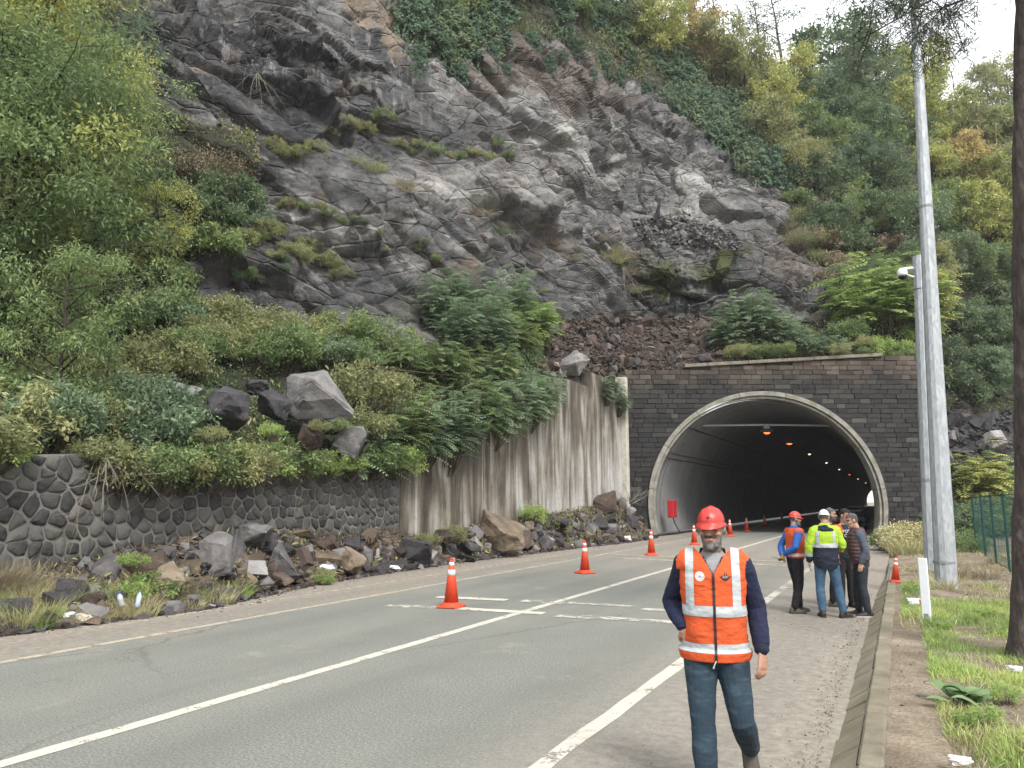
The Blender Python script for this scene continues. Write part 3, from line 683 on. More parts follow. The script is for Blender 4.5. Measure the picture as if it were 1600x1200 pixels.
    D -= 0.35 * np.exp(-e1 / 0.05) + calm * (0.20 * np.exp(-e2 / 0.07) + 0.05 * np.exp(-e3 / 0.1))
    lm = np.clip(0.75 + 1.1 * fbm(Q * 0.22, 3, 91), 0.0, 1.5)
    ledges = [([(190, 55), (340, 120), (470, 150), (610, 245)], 0.9, 26), ([(240, 178), (380, 262), (490, 330)], 0.7, 22), ([(585, 232), (700, 312), (850, 366), (965, 402)], 0.95, 22),
              ([(755, 198), (830, 242), (900, 240), (1010, 262)], 0.8, 18), ([(1055, 272), (1130, 282), (1215, 270)], 0.8, 16), ([(990, 420), (1060, 445), (1160, 432)], 0.5, 16),
              ([(540, 180), (640, 250), (665, 285)], 0.6, 16), ([(925, 148), (1040, 192), (1105, 262)], 0.7, 16), ([(400, 330), (520, 345), (610, 385)], 0.5, 16), ([(380, 60), (520, 90), (640, 190)], 0.7, 20),
              ([(990, 352), (1090, 372), (1180, 402), (1265, 480)], -0.45, 16), ([(430, 235), (560, 215), (700, 270), (800, 262)], -0.6, 14)]
    L = np.zeros(len(x))
    for pl, amp, w in ledges:
        pl = np.array(pl, float); yl = np.interp(xw, pl[:, 0], pl[:, 1]); d = yw * 0.6 + y * 0.4 - yl
        inn = np.clip((xw - pl[0, 0]) / 25, 0, 1) * np.clip((pl[-1, 0] - xw) / 25, 0, 1)
        sg = np.tanh(d / 3.5); L += inn * amp * 0.85 * lm * np.where(d < 0, -sg * np.exp(np.minimum(d, 0) / w), -0.8 * sg * np.exp(-np.maximum(d, 0) / (w * 0.8)))
    D = D * rockw + L * cl
    D += (1 - cl) * (0.22 * fbm(Q * 0.5, 4, 71)) * np.clip(rowp / 0.3, 0, 1)
    # rubble slope on the right of the portal: slabs
    sl, es = facet(u + 0.3 * fbm(Q, 2, 81), zz, 1.1, 0.42, 91, 1.6)
    D += np.where(scree, 0.5 * sl - 0.2 * np.exp(-es / 0.08), 0)
    Q = Q + N * D[:, None]
    I = np.arange(nv * nu).reshape(nv, nu); F = np.stack([I[:-1, :-1], I[:-1, 1:], I[1:, 1:], I[1:, :-1]], -1).reshape(-1, 4)
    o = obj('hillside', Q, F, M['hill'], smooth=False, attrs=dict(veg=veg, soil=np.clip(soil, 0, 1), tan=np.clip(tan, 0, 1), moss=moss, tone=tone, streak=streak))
    o['kind'] = 'structure'
    return o, BVHTree.FromPolygons(Q.tolist(), F.tolist()), dict(Q=Q, F=F, veg=veg, rowp=rowp, N=N)
hill_o, hill_bvh, HILL = build_hill()
def hit(px, py):
    """where the line of sight through a photo pixel meets the hillside"""
    r = ray(px, py); h = hill_bvh.ray_cast(Vector(C0), Vector(r / np.linalg.norm(r)))
    if h[0] is None: return None, None
    n = np.array(h[1]); p = np.array(h[0])
    if n @ (C0 - p) < 0: n = -n
    return p, n
def hill_z(x, y, ztop=80.0):
    h = hill_bvh.ray_cast(Vector((float(x), float(y), ztop)), Vector((0, 0, -1)))[0]
    return h.z if h is not None else None

# ------------------------------------------------------------------ stone retaining wall: every stone a part, mortar behind
def stone_wall():
    Y0, Y1 = -4.0, 19.38
    n = 24; ys = np.linspace(Y0, Y1, n); V = []
    for yy in ys:
        z = wall_top(yy); V += [(WX, yy, -0.1), (WX, yy, z), (WX - 0.55, yy, z + 0.01), (WX - 0.55, yy, -0.1)]
    F = []
    for i in range(n - 1):
        a, b = 4 * i, 4 * i + 4
        F += [(a, b, b + 1, a + 1), (a + 1, b + 1, b + 2, a + 2), (a + 2, b + 2, b + 3, a + 3)]
    F += [(0, 1, 2, 3), (4 * n - 4, 4 * n - 1, 4 * n - 2, 4 * n - 3)]
    w = tag(obj('stone_wall', V, F, M['mortar']), 'retaining wall of dark rounded stones set in pale grey mortar, left of the road', 'wall')
    r = np.random.default_rng(11); pit = 0.31; seeds = []
    k = 0
    zrow = 0.05
    while zrow < 3.7:
        y = 3.2 + (0.5 * pit if k % 2 else 0)
        while y < 19.3:
            p = pit if y < 13 else pit * 0.86
            seeds.append((y + r.normal(0, 0.07), zrow + r.normal(0, 0.06))); y += p * r.uniform(0.85, 1.2)
        zrow += pit * 0.84; k += 1
    S = np.array(seeds); S = S[(S[:, 1] < np.array([wall_top(a) for a in S[:, 0]]) + 0.1)]
    cells = []
    for i, c in enumerate(S):
        poly = [np.array(q) for q in ((c[0] - 1, c[1] - 1), (c[0] + 1, c[1] - 1), (c[0] + 1, c[1] + 1), (c[0] - 1, c[1] + 1))]
        nb = S[(np.abs(S - c).max(1) < 1.0)]
        planes = [((c + q) / 2, (q - c) / np.linalg.norm(q - c)) for q in nb if np.linalg.norm(q - c) > 1e-6]
        planes += [(np.array([c[0], wall_top(c[0]) - 0.02]), np.array([0, 1.0])), (np.array([0, 0.0]), np.array([0, -1.0])), (np.array([19.36, 0.0]), np.array([1.0, 0]))]
        for m, nn in planes:
            out = []
            for a, b in zip(poly, poly[1:] + poly[:1]):
                da, db = (a - m) @ nn, (b - m) @ nn
                if da <= 0: out.append(a)
                if da * db < 0: out.append(a + (b - a) * da / (da - db))
            poly = out
            if len(poly) < 3: break
        if len(poly) < 3: continue
        A = np.array(poly); cen = A.mean(0)
        area = 0.5 * abs(np.dot(A[:, 0], np.roll(A[:, 1], 1)) - np.dot(A[:, 1], np.roll(A[:, 0], 1)))
        if area < 0.012: continue
        cells.append((A, cen, area))
    vis = sorted(range(len(cells)), key=lambda i: -(cells[i][2] * (0 if cells[i][1][0] < 5 else 1) / (cells[i][1][0] + 4) ** 2 * (0.5 if cells[i][1][1] < 0.5 else 1)))
    rest = MB()
    for rank, i in enumerate(vis):
        A, cen, area = cells[i]
        gap = r.uniform(0.006, 0.034); rr = np.linalg.norm(A - cen, axis=1); B = cen + (A - cen) * (1 - gap / np.maximum(rr, 0.08))[:, None]
        Ch = []                        # round the corners
        for a, b in zip(B, np.roll(B, -1, 0)): Ch += [a * 0.84 + b * 0.16, a * 0.16 + b * 0.84]
        Ch = np.array(Ch); m = len(Ch); jit = 1 + r.normal(0, 0.06, m)[:, None]; Ch = cen + (Ch - cen) * jit
        d1, d2 = r.uniform(0.010, 0.022), r.uniform(0.018, 0.055)
        r0 = np.c_[np.full(m, -0.03), Ch]; r1 = np.c_[d1 + r.normal(0, 0.004, m), cen + (Ch - cen) * 0.95]; r2 = np.c_[d2 + r.normal(0, 0.008, m), cen + (Ch - cen) * 0.68]
        V = np.concatenate([r0, r1, r2, [[d2 + 0.012 + r.normal(0, 0.006), *cen]]])
        F = []
        for j in range(m):
            q = (j + 1) % m; F += [(j, q, m + q, m + j), (m + j, m + q, 2 * m + q, 2 * m + j), (2 * m + j, 2 * m + q, 3 * m)]
        V = V - np.array([0, *cen])
        if rank < 300: obj('stone', V, F, M['wallstone'], w, True, loc=(WX, cen[0], cen[1]))
        else: rest.add(V + np.array([WX, cen[0], cen[1]]), F)
    if rest.V: tag(rest.build('stone', M['wallstone'], w, True), kind='stuff')
    return w
stone_wall()

# ------------------------------------------------------------------ stained concrete retaining wall with a stepped top
def concrete_wall():
    st = [(19.4, 22.6, 3.85), (22.6, 25.8, 4.9), (25.8, 29.0, 5.8), (29.0, 32.2, 6.7), (32.2, 35.6, 7.5), (35.6, 40.25, 8.3)]
    w = None
    base = MB(); base.box((WX - 0.42, 29.9, 1.7), (0.7, 21.0, 3.6))
    w = tag(base.build('concrete_wall', M['concrete_wall']), 'tall concrete retaining wall with rusty brown and white water stains, beside the portal', 'wall')
    for a, b, z in st:                    # cast panels, joints 12 mm
        p = MB(); p.box((WX - 0.22, (a + b) / 2, z / 2 - 0.1), (0.5, b - a - 0.012, z + 0.2), None, 0.012); p.build('panel', M['concrete_wall'], w)
    p = MB(); p.box((WX + 0.02, 40.48, 4.25), (0.62, 0.40, 8.9), None, 0.03); o = p.build('end_pier', M['pale_concrete'], w); o['label'] = 'pale vertical end strip of the concrete wall'
concrete_wall()

# ------------------------------------------------------------------ tunnel portal of dark stone blocks
PD = 42.7                                        # horizontal depth of the portal face
def pf(a, z, off=0.0):                            # a along the face, z up, off towards the viewer
    p = RT * a + FW * (PD - off); return np.array([p[0], p[1], z])
AC, ZC, RA, RZ = 14.0, 1.66, 6.55, 6.32           # arch centre, spring height, outer radii
A0, A1, PTOP = 5.95, 23.1, 10.2
def ptop(x): return 9.12 + np.clip((x + 8.0) / 17.0, 0, 1) * 0.98     # the wall's top edge rises to the right
def arch(th, ra, rz):                             # th 0..1 from left foot over the crown to right foot
    lo = 0.26                                     # how far below the spring line the curve still bends inward
    t = -lo + th * (math.pi + 2 * lo)
    a = AC - ra * math.cos(t); z = ZC + rz * math.sin(t)
    return a, z
def arch_halfwidth(z, ra=RA, rz=RZ):
    s = (z - ZC) / rz
    return ra * math.sqrt(max(0.0, 1 - s * s)) if abs(s) < 1 else 0.0
Rp = np.array([[RT[0], FW[0], 0], [RT[1], FW[1], 0], [0, 0, 1]])     # local (along, into, up) -> world
def portal():
    root = empty('tunnel_portal', pf(AC, 0))
    root.rotation_euler = (0, 0, math.atan2(RT[1], RT[0]))
    tag(root, 'tunnel portal wall of dark stone blocks round a pale concrete arch', 'tunnel portal')
    # local frame: x along the face, y into the hill, z up, origin below the crown
    # backing wall with the arch cut out
    N = 60; ring = [arch(i / N, RA - 0.1, RZ - 0.1) for i in range(N + 1)]
    ring = [(a - AC, z) for a, z in ring if z > -0.1]
    V = []; F = []
    outer = []
    L, R_, T = A0 - AC, A1 - AC, 9.05
    for x, z in ring:                              # project ring points radially on the rectangle
        dx, dz = x, z - ZC; ts = [9]
        if dx < -1e-6: ts.append(L / dx)
        if dx > 1e-6: ts.append(R_ / dx)
        if dz > 1e-6: ts.append((T - ZC) / dz)
        if dz < -1e-6: ts.append((-0.2 - ZC) / dz)
        t = min(ts); outer.append((dx * t, ZC + dz * t))
    corners = []
    n = len(ring)
    V = [(x, 0.06, z) for x, z in ring] + [(x, 0.06, z) for x, z in outer] + [(x, 1.2, z) for x, z in outer]
    for i in range(n - 1): F += [(i, i + 1, n + i + 1, n + i), (n + i, n + i + 1, 2 * n + i + 1, 2 * n + i)]
    V += [(L, 0.06, T), (R_, 0.06, T)]             # fill both top corners
    for i in range(n - 1):
        (x0, z0), (x1, z1) = outer[i], outer[i + 1]
        if abs(x0 - L) < 1e-3 and abs(z1 - T) < 1e-3 and abs(z0 - T) > 1e-3: F.append((n + i, n + i + 1, 3 * n))
        if abs(z0 - T) < 1e-3 and abs(x1 - R_) < 1e-3 and abs(z1 - T) > 1e-3: F.append((n + i, n + i + 1, 3 * n + 1))
    k0 = len(V); V += [(L, 0.06, 8.9), (R_, 0.06, 8.9), (R_, 0.06, 10.02), (L, 0.06, 9.06), (L, 1.2, 8.9), (R_, 1.2, 8.9), (R_, 1.2, 10.02), (L, 1.2, 9.06)]
    F += [tuple(k0 + i for i in f) for f in ((0, 1, 2, 3), (7, 6, 5, 4), (3, 2, 6, 7), (1, 5, 6, 2), (0, 3, 7, 4))]
    V = [(a, b + (.004 if i < k0 else 0), c) for i, (a, b, c) in enumerate(V)]
    obj('backing_wall', V, F, M['mortar_dark'], root)
    # courses of blocks
    r = np.random.default_rng(3); ch = 0.272; blocks = []
    z = -0.05; row = 0
    while z < PTOP - 0.1:
        z1 = min(z + ch, PTOP)
        spans = []
        def hw(zz): return max(arch_halfwidth(max(zz, 0.0)), 0) + 0.02
        mid0, mid1 = hw(z), hw(z1)
        if max(mid0, mid1) < 0.05: spans = [((L, L), (R_, R_))]
        elif min(mid0, mid1) < 0.6 and z > ZC: spans = [((L, L), (-max(mid0, 0.3), -max(mid1, 0.02))), ((max(mid0, 0.3), max(mid1, 0.02)), (R_, R_))]
        else: spans = [((L, L), (-mid0, -mid1)), ((mid0, mid1), (R_, R_))]
        for (l0, l1), (r0, r1) in spans:
            x = l0 if l0 < 0 else min(l0, l1); first = True
            end = max(r0, r1)
            cur0, cur1 = l0, l1
            guard = 0
            while max(cur0, cur1) < min(r0, r1) - 0.05 and guard < 80:
                guard += 1
                w = r.uniform(0.40, 0.92); nx = max(cur0, cur1) + w
                if first and row % 2: nx = max(cur0, cur1) + w * 0.5
                first = False
                if nx > min(r0, r1) - 0.28: n0, n1 = r0, r1
                else: n0 = n1 = nx
                blocks.append((cur0, cur1, n0, n1, z, z1)); cur0, cur1 = n0, n1
        z = z1; row += 1
    blocks = [b for b in blocks if min(b[2] - b[0], b[3] - b[1]) > -0.05 and b[5] < ptop((b[0] + b[2]) / 2) + .06]
    def cost(b):
        cx, cz = (b[0] + b[2]) / 2, (b[4] + b[5]) / 2
        p = 0
        if cx < -4.5 and cz < 2.5: p += 50           # behind the rubble
        if cz > 8.2 and cx < -1: p += 30             # buried under debris
        if cx > 8.2: p += 20                          # behind the lamp posts
        return p + math.hypot(cx, cz - ZC) * 0.6 - (b[2] - b[0]) * 3
    blocks.sort(key=cost)
    rest = []; rr = []
    for k, (a0, a1, b0, b1, z0, z1) in enumerate(blocks):
        g = 0.008; pr = r.normal(0.045, 0.016); c = r.uniform(0.006, 0.018)
        f4 = np.array([(a0 + g, z0 + g), (b0 - g, z0 + g), (b1 - g, z1 - g), (a1 + g, z1 - g)]); cen = f4.mean(0)
        inn = f4 + np.sign(cen - f4) * c
        V = [(q[0], 0.07, q[1]) for q in f4] + [(q[0], -pr + 0.012, q[1]) for q in f4] + [(q[0], -pr + r.normal(0, 0.006), q[1]) for q in inn]
        F = [(0, 1, 5, 4), (1, 2, 6, 5), (2, 3, 7, 6), (3, 0, 4, 7), (4, 5, 9, 8), (5, 6, 10, 9), (6, 7, 11, 10), (7, 4, 8, 11), (8, 9, 10, 11)]
        V = np.array(V)
        if k < 300:
            o3 = np.array([cen[0], 0, cen[1]]); obj('stone_block', V - o3, F, M['brick'], root, loc=o3)
        else: rest.append((V, F)); rr += [r.random()] * 12
    if rest:
        b = MB()
        for V, F in rest: b.add(V, F)
        o = tag(obj('stone_block', np.concatenate(b.V), b.F, M['brick_a'], root, attrs=dict(rnd=rr)), kind='stuff')
    # pale arch ring, standing proud, in two steps
    def band(name, ra0, rz0, ra1, rz1, y0, y1, mat, th0=0, th1=1, n=72):
        A = [arch(th0 + (th1 - th0) * i / n, ra0, rz0) for i in range(n + 1)]; B = [arch(th0 + (th1 - th0) * i / n, ra1, rz1) for i in range(n + 1)]
        V = []
        for (a, z), (b, y) in zip(A, B):
            z = max(z, -0.03); y = max(y, -0.03)
            V += [(a - AC, y0, z), (b - AC, y0, y), (b - AC, y1, y), (a - AC, y1, z)]
        F = []
        for i in range(n):
            p, q = 4 * i, 4 * i + 4
            for k in range(4): F.append((p + k, p + (k + 1) % 4, q + (k + 1) % 4, q + k))
        F += [(0, 1, 2, 3), (4 * n, 4 * n + 3, 4 * n + 2, 4 * n + 1)]
        return obj(name, V, F, mat, root, False)
    # cast ring pieces with thin joints
    k = 9
    for i in range(k):
        e = 0.0006; band('ring_segment', RA, RZ, RA - 0.24, RZ - 0.24, -0.22, 0.5, M['ring'], i / k + e, (i + 1) / k - e, 10)
        band('inner_ring_segment', RA - 0.275, RZ - 0.275, RA - 0.40, RZ - 0.40, -0.10, 0.55, M['ring'], i / k + e, (i + 1) / k - e, 10)
    # coping stones
    x = -6.9
    for w, dz, vis in ((2.6, -0.30, 0), (1.3, -0.05, 1), (2.3, 0.02, 1), (2.2, 0.05, 1), (1.5, 0.12, 1), (3.9, 0.19, 1)):
        if x + w > R_: w = R_ + 0.05 - x
        if vis:
            b = MB(); b.box((0, 0, 0), (w - 0.015, 0.55, 0.19), None, 0.02); o = b.build('coping_stone', M['coping'], root); o.location = (x + w / 2, 0.08, float(ptop(x + w / 2)) + .09); o.rotation_euler = (0, -0.056, 0)
        x += w
    # right return of the wall
    b = MB(); b.box((R_ + 0.02, 3.0, PTOP / 2 - 0.1), (0.1, 6.0, PTOP)); b.build('return_wall', M['mortar_dark'], root)
    return root
portal_o = portal()

def tunnel():
    """lining: the portal curve swept along the road axis"""
    n = 56; pts = [arch(i / n, RA - 0.42, RZ - 0.42) for i in range(n + 1)]
    base = np.array([pf(a, max(z, -0.03), -0.4) for a, z in pts])
    ys = [0, 0.9, 0.92, 1.6, 1.62, 6, 6.05, 12, 12.05, 18, 18.05, 24, 24.05, 40, 70, 110, 170, 240, 300]
    off = [0, 0, 0.06, 0.06, 0.10, 0.10, 0.085, 0.085, 0.10, 0.10, 0.085, 0.085, 0.10, 0.1, 0.1, 0.1, 0.1, 0.1, 0.1]
    cen = pf(AC, ZC, -0.4)
    V = []
    for y, o in zip(ys, off):
        d = (base - cen); d /= np.linalg.norm(d, axis=1)[:, None]
        V.append(base + d * (-o if o < 0.05 else -0.02 + o * -0.3) + np.array([0, y, 0]))
    V = np.concatenate(V); m = n + 1
    F = [(k * m + i, k * m + i + 1, (k + 1) * m + i + 1, (k + 1) * m + i) for k in range(len(ys) - 1) for i in range(n)]
    o = obj('tunnel_lining', V, F, M['lining'], smooth=False); o['kind'] = 'structure'
    for y in (1.0, 1.75, 7.0, 13.0, 19.0, 25.0):      # open joints between the lining rings
        q = []
        for i in range(41):
            a, z = arch(.02 + .96 * i / 40, RA - .445, RZ - .445); q.append(pf(a, max(z, 0), -0.4) + np.array([0, y, 0]))
        b = MB(); b.tube(q, [.028] * 41, 5); b.build('joint_strip', M['black'], o)
    for k, (th, r_) in enumerate(((.20, .03), (.215, .02), (.80, .03), (.30, .025))):
        a, z = arch(th, RA - .50, RZ - .50); p = pf(a, z, -0.4); b = MB(); b.tube([p + np.array([0, .2 + y, -.03 * (j % 2)]) for j, y in enumerate((0, 3, 6, 9, 12, 15, 18, 24, 30, 45, 70, 110))], [r_] * 12, 5); b.build('cable', M['black'], o)
    return cen
tun_c = tunnel()
# ================================================================== VEGETATION
def leaf_quads(cen, length, width, r, out=None, droop=0.25):
    """one folded diamond leaf (two triangles) per centre"""
    n = len(cen)
    d = r.normal(size=(n, 3))
    if out is not None: d = d * 0.7 + out * 1.1
    d[:, 2] -= droop; d /= np.linalg.norm(d, axis=1)[:, None]
    up = np.array([0, 0, 1.0]) + r.normal(0, 0.55, (n, 3)); w = np.cross(d, up); w /= np.linalg.norm(w, axis=1)[:, None] + 1e-9
    nn = np.cross(w, d)
    L = (length * np.clip(r.lognormal(0, .38, n), .4, 1.9))[:, None]; W = (width * r.uniform(0.7, 1.2, n))[:, None]
    a = cen - d * L * 0.5; t = cen + d * L * 0.5; mid = cen - d * L * 0.06 + nn * W * 0.15
    V = np.stack([a, mid + w * W * 0.5, t, mid - w * W * 0.5], 1).reshape(-1, 3)
    F = np.arange(4 * n).reshape(n, 4)
    return V, F
def rnd4(v): return np.repeat(v, 4)
def crown_mesh(name, clumps, per, lsize, r, mat, flat=0.7, inner=0.25, droop=0.25, aspect=0.5):
    cs = []; tones = []; outs = []
    for (c, R) in clumps:
        n = max(6, int(per * (R ** 2) * r.uniform(0.7, 1.25)))
        p = r.normal(size=(n, 3)); p /= np.linalg.norm(p, axis=1)[:, None]
        rad = R * (inner + (1 - inner) * r.random(n) ** 0.45) * (1 + 0.28 * r.normal(size=n))
        q = p * rad[:, None]; q[:, 2] *= flat
        cs.append(c + q); outs.append(p); base = r.random() * 0.6
        tones.append(np.clip(base + r.normal(0.2, 0.16, n), 0, 1))
    cen = np.concatenate(cs); V, F = leaf_quads(cen, lsize, lsize * aspect, r, np.concatenate(outs), droop)
    return mesh_from(name, V, F, mat, False, dict(rnd=rnd4(np.concatenate(tones))))
def make_tree(seed, H, R, base, nlimb, per, lsize, mat, bark, trunk_r=0.13, flat=0.7, clumpR=(0.5, 0.95), lean=0.0, sub=4, droop=0.25, aspect=0.5, name='tree'):
    """tapered trunk, limbs and leaf clumps; returns (trunk mesh, crown mesh)"""
    r = np.random.default_rng(seed); tb = MB()
    n = 9; t = np.linspace(0, 1, n)
    trunk = np.stack([np.cumsum(r.normal(0, 0.05, n)) * H * 0.10 + lean * t * H, np.cumsum(r.normal(0, 0.05, n)) * H * 0.10, t * H * 0.92], 1); trunk[0, :2] = 0
    trunk[0, 2] = -0.5
    tb.tube(trunk, trunk_r * (1 - 0.85 * t) + 0.012, 8)
    clumps = [(trunk[-1], clumpR[1] * 0.8)]
    for i in range(nlimb):
        f = base + (0.93 - base) * (i + r.random()) / nlimb; p = np.array([np.interp(f, t, trunk[:, k]) for k in range(3)]); p[2] = f * H * 0.92
        ang = i * 2.4 + r.normal(0, 0.5); prof = math.sin(math.pi * min(1, max(0.12, (f - base * 0.6) / (1.08 - base * 0.6)))) ** 0.6
        L = R * prof * r.uniform(0.65, 1.15)
        up = r.uniform(0.15, 0.75)
        e = p + np.array([math.cos(ang) * L, math.sin(ang) * L, L * up])
        m = (p + e) / 2 + r.normal(0, 0.1, 3) * L + np.array([0, 0, 0.12 * L])
        lr = trunk_r * 0.42 * (1 - 0.5 * f)
        tb.tube([p, m, e], [lr, lr * 0.6, 0.012], 5)
        clumps.append((e, r.uniform(*clumpR)))
        for k in range(sub):
            g = r.uniform(0.35, 1.0); q = p * (1 - g) ** 2 + 2 * m * g * (1 - g) + e * g * g
            o = r.normal(0, 0.42, 3) * L * 0.7; o[2] *= 0.7; q2 = q + o
            tb.tube([q, (q + q2) / 2 + r.normal(0, 0.05, 3), q2], [lr * 0.4, lr * 0.25, 0.006], 4, False)
            clumps.append((q2, r.uniform(*clumpR) * 0.8))
    V = np.concatenate(tb.V); tm = mesh_from(name + '_trunk', V, tb.F, bark, True)
    cm = crown_mesh(name + '_crown', clumps, per, lsize, r, mat, flat, 0.25, droop, aspect)
    return tm, cm
def make_bush(seed, H, R, nst, per, lsize, mat, bark, clumpR=(0.25, 0.42), flat=0.75, droop=0.15, aspect=0.5):
    r = np.random.default_rng(seed); tb = MB(); clumps = []
    for i in range(nst):
        a = r.uniform(0, 6.283); q = R * math.sqrt(r.random()); h = H * (0.35 + 0.65 * r.random()) * (1 - 0.35 * (q / R) ** 2)
        e = np.array([math.cos(a) * q, math.sin(a) * q, h]); s = e * np.array([0.25, 0.25, 0]); s[2] = -0.25
        tb.tube([s, (s + e) / 2 + r.normal(0, 0.08, 3), e], [0.018, 0.012, 0.004], 4, False)
        clumps.append((e, r.uniform(*clumpR)))
        if r.random() < 0.5: clumps.append((e * np.array([0.8, 0.8, 0.55]), r.uniform(*clumpR)))
    tm = mesh_from('bush_stems', np.concatenate(tb.V), tb.F, bark, True)
    cm = crown_mesh('bush_leaves', clumps, per, lsize, r, mat, flat, 0.2, droop, aspect)
    return tm, cm
def make_fern_shrub(seed, H, R, nst, fr, mat, bark, leaflet=(0.13, 0.036), npair=9, flen=0.6):
    """shrub with long feathery pinnate leaves on arching stems"""
    r = np.random.default_rng(seed); tb = MB(); V = []; tone = []
    for i in range(nst):
        a = r.uniform(0, 6.283); q = R * math.sqrt(r.random()) * 0.75; h = H * r.uniform(0.45, 1.0) * (1 - 0.3 * (q / R) ** 2)
        e = np.array([math.cos(a) * q, math.sin(a) * q, h]); s = np.array([e[0] * 0.2, e[1] * 0.2, -0.3])
        m = (s + e) / 2 + r.normal(0, 0.10, 3); tb.tube([s, m, e], [0.022, 0.014, 0.006], 5, False)
        bt = r.random() * 0.55
        for k in range(fr):
            g = 0.35 + 0.65 * (k + r.random()) / fr; o = s * (1 - g) ** 2 + 2 * m * g * (1 - g) + e * g * g
            b = r.uniform(0, 6.283); el = r.uniform(0.0, 0.75); L = flen * r.uniform(0.65, 1.2)
            dr = np.array([math.cos(b) * math.cos(el), math.sin(b) * math.cos(el), math.sin(el)])
            t = np.linspace(0.12, 1, npair)[:, None]; ax = o + dr * L * t + np.array([0, 0, -0.42 * L]) * t ** 2
            td = dr * L + np.array([0, 0, -0.84 * L]) * t; td /= np.linalg.norm(td, axis=1)[:, None]
            sd = np.cross(td, np.array([0, 0, 1.0])); sd /= np.linalg.norm(sd, axis=1)[:, None] + 1e-9
            nn = np.cross(sd, td)
            for sg in (-1, 1):
                ld = sd * sg * 0.85 + td * 0.45 - nn * 0.18; ld /= np.linalg.norm(ld, axis=1)[:, None]
                LL = leaflet[0] * (0.55 + 0.6 * np.sin(np.pi * np.clip(t * 0.9 + 0.1, 0, 1))) * r.uniform(0.8, 1.15); w = np.cross(ld, nn) * leaflet[1] * 0.5
                V.append(np.stack([ax, ax + ld * LL * 0.4 + w, ax + ld * LL, ax + ld * LL * 0.4 - w], 1).reshape(-1, 3))
                tone.append(np.full(npair, np.clip(bt + r.normal(0.22, 0.12), 0, 1)))
    V = np.concatenate(V); F = np.arange(len(V)).reshape(-1, 4)
    return mesh_from('shrub_stems', np.concatenate(tb.V), tb.F, bark, True), mesh_from('shrub_leaves', V, F, mat, False, dict(rnd=rnd4(np.concatenate(tone))))
def make_ivy(seed, R, n, lsize, mat, hang=1.6):
    """mat of overlapping leaves on a rock face (local z = away from the rock, -y = down) with hanging strands"""
    r = np.random.default_rng(seed); a = r.uniform(0, 6.283, n); q = R * np.sqrt(r.random(n)) * (1 + 0.25 * np.sin(a * 3 + seed) + 0.15 * np.sin(a * 7))
    c = np.stack([np.cos(a) * q, np.sin(a) * q * 1.1, 0.1 + 0.35 * np.abs(fbm(np.stack([np.cos(a) * q, np.sin(a) * q, a * 0], 1) * 2.2, 3, seed)) * 1.5 + r.random(n) * 0.12], 1)
    L = [c]; tone = [np.clip(0.35 + 0.4 * fbm(c * 2.0, 2, seed) + r.normal(0, 0.13, n), 0, 1)]
    for k in range(14):
        x = r.uniform(-R, R) * 0.9; y0 = -R * r.uniform(0.5, 0.95); m = int(r.uniform(15, 50) * hang)
        y = y0 - np.linspace(0, 1, m) * hang * r.uniform(0.3, 1.0)
        L.append(np.stack([x + np.cumsum(r.normal(0, 0.02, m)), y, 0.15 + r.random(m) * 0.14], 1)); tone.append(np.clip(r.normal(0.4, 0.15, m), 0, 1))
    c = np.concatenate(L); n = len(c)
    d = np.stack([r.normal(0, 0.5, n), -np.ones(n) * 0.8 + r.normal(0, 0.4, n), r.normal(0.35, 0.35, n)], 1); d /= np.linalg.norm(d, axis=1)[:, None]
    up = np.array([0, 0.3, 1.0]) + r.normal(0, 0.35, (n, 3)); w = np.cross(d, up); w /= np.linalg.norm(w, axis=1)[:, None]
    s = (lsize * r.uniform(0.6, 1.3, n))[:, None]
    V = np.stack([c - d * s * 0.4, c + w * s * 0.45, c + d * s * 0.6, c - w * s * 0.45], 1).reshape(-1, 3)
    return mesh_from('ivy', V, np.arange(4 * n).reshape(n, 4), mat, False, dict(rnd=rnd4(np.concatenate(tone))))
def make_tuft(seed, n, L, R, mat, w=0.012, spread=0.6, droop=0.5, seedheads=0.0):
    """grass or weeds: curved three-segment blades"""
    r = np.random.default_rng(seed); a = r.uniform(0, 6.283, n); q = R * np.sqrt(r.random(n))
    p = np.stack([np.cos(a) * q, np.sin(a) * q, np.full(n, -0.03)], 1); d = np.stack([np.cos(a) * spread * r.random(n) + r.normal(0, 0.25, n), np.sin(a) * spread * r.random(n) + r.normal(0, 0.25, n), np.ones(n)], 1)
    d /= np.linalg.norm(d, axis=1)[:, None]; l = (L * r.uniform(0.4, 1.1, n))[:, None]
    sd = np.cross(d, r.normal(size=(n, 3))); sd /= np.linalg.norm(sd, axis=1)[:, None]; out = np.stack([np.cos(a), np.sin(a), -0.5 * np.ones(n)], 1)
    m = p + d * l * 0.5; t = p + d * l + out * l * droop * r.uniform(0.1, 0.7, n)[:, None]; ww = w * r.uniform(0.6, 1.3, n)[:, None]
    V = np.stack([p - sd * ww * .5, p + sd * ww * .5, m + sd * ww * .45, m - sd * ww * .45, t], 1).reshape(-1, 3); I = np.arange(n) * 5
    F = [tuple(x) for x in np.stack([I, I + 1, I + 2, I + 3], 1)] + [tuple(x) for x in np.stack([I + 3, I + 2, I + 4], 1)]
    return mesh_from('tuft', V, F, mat, False, dict(rnd=np.repeat(np.clip(r.normal(0.5, 0.25, n), 0, 1), 5)))

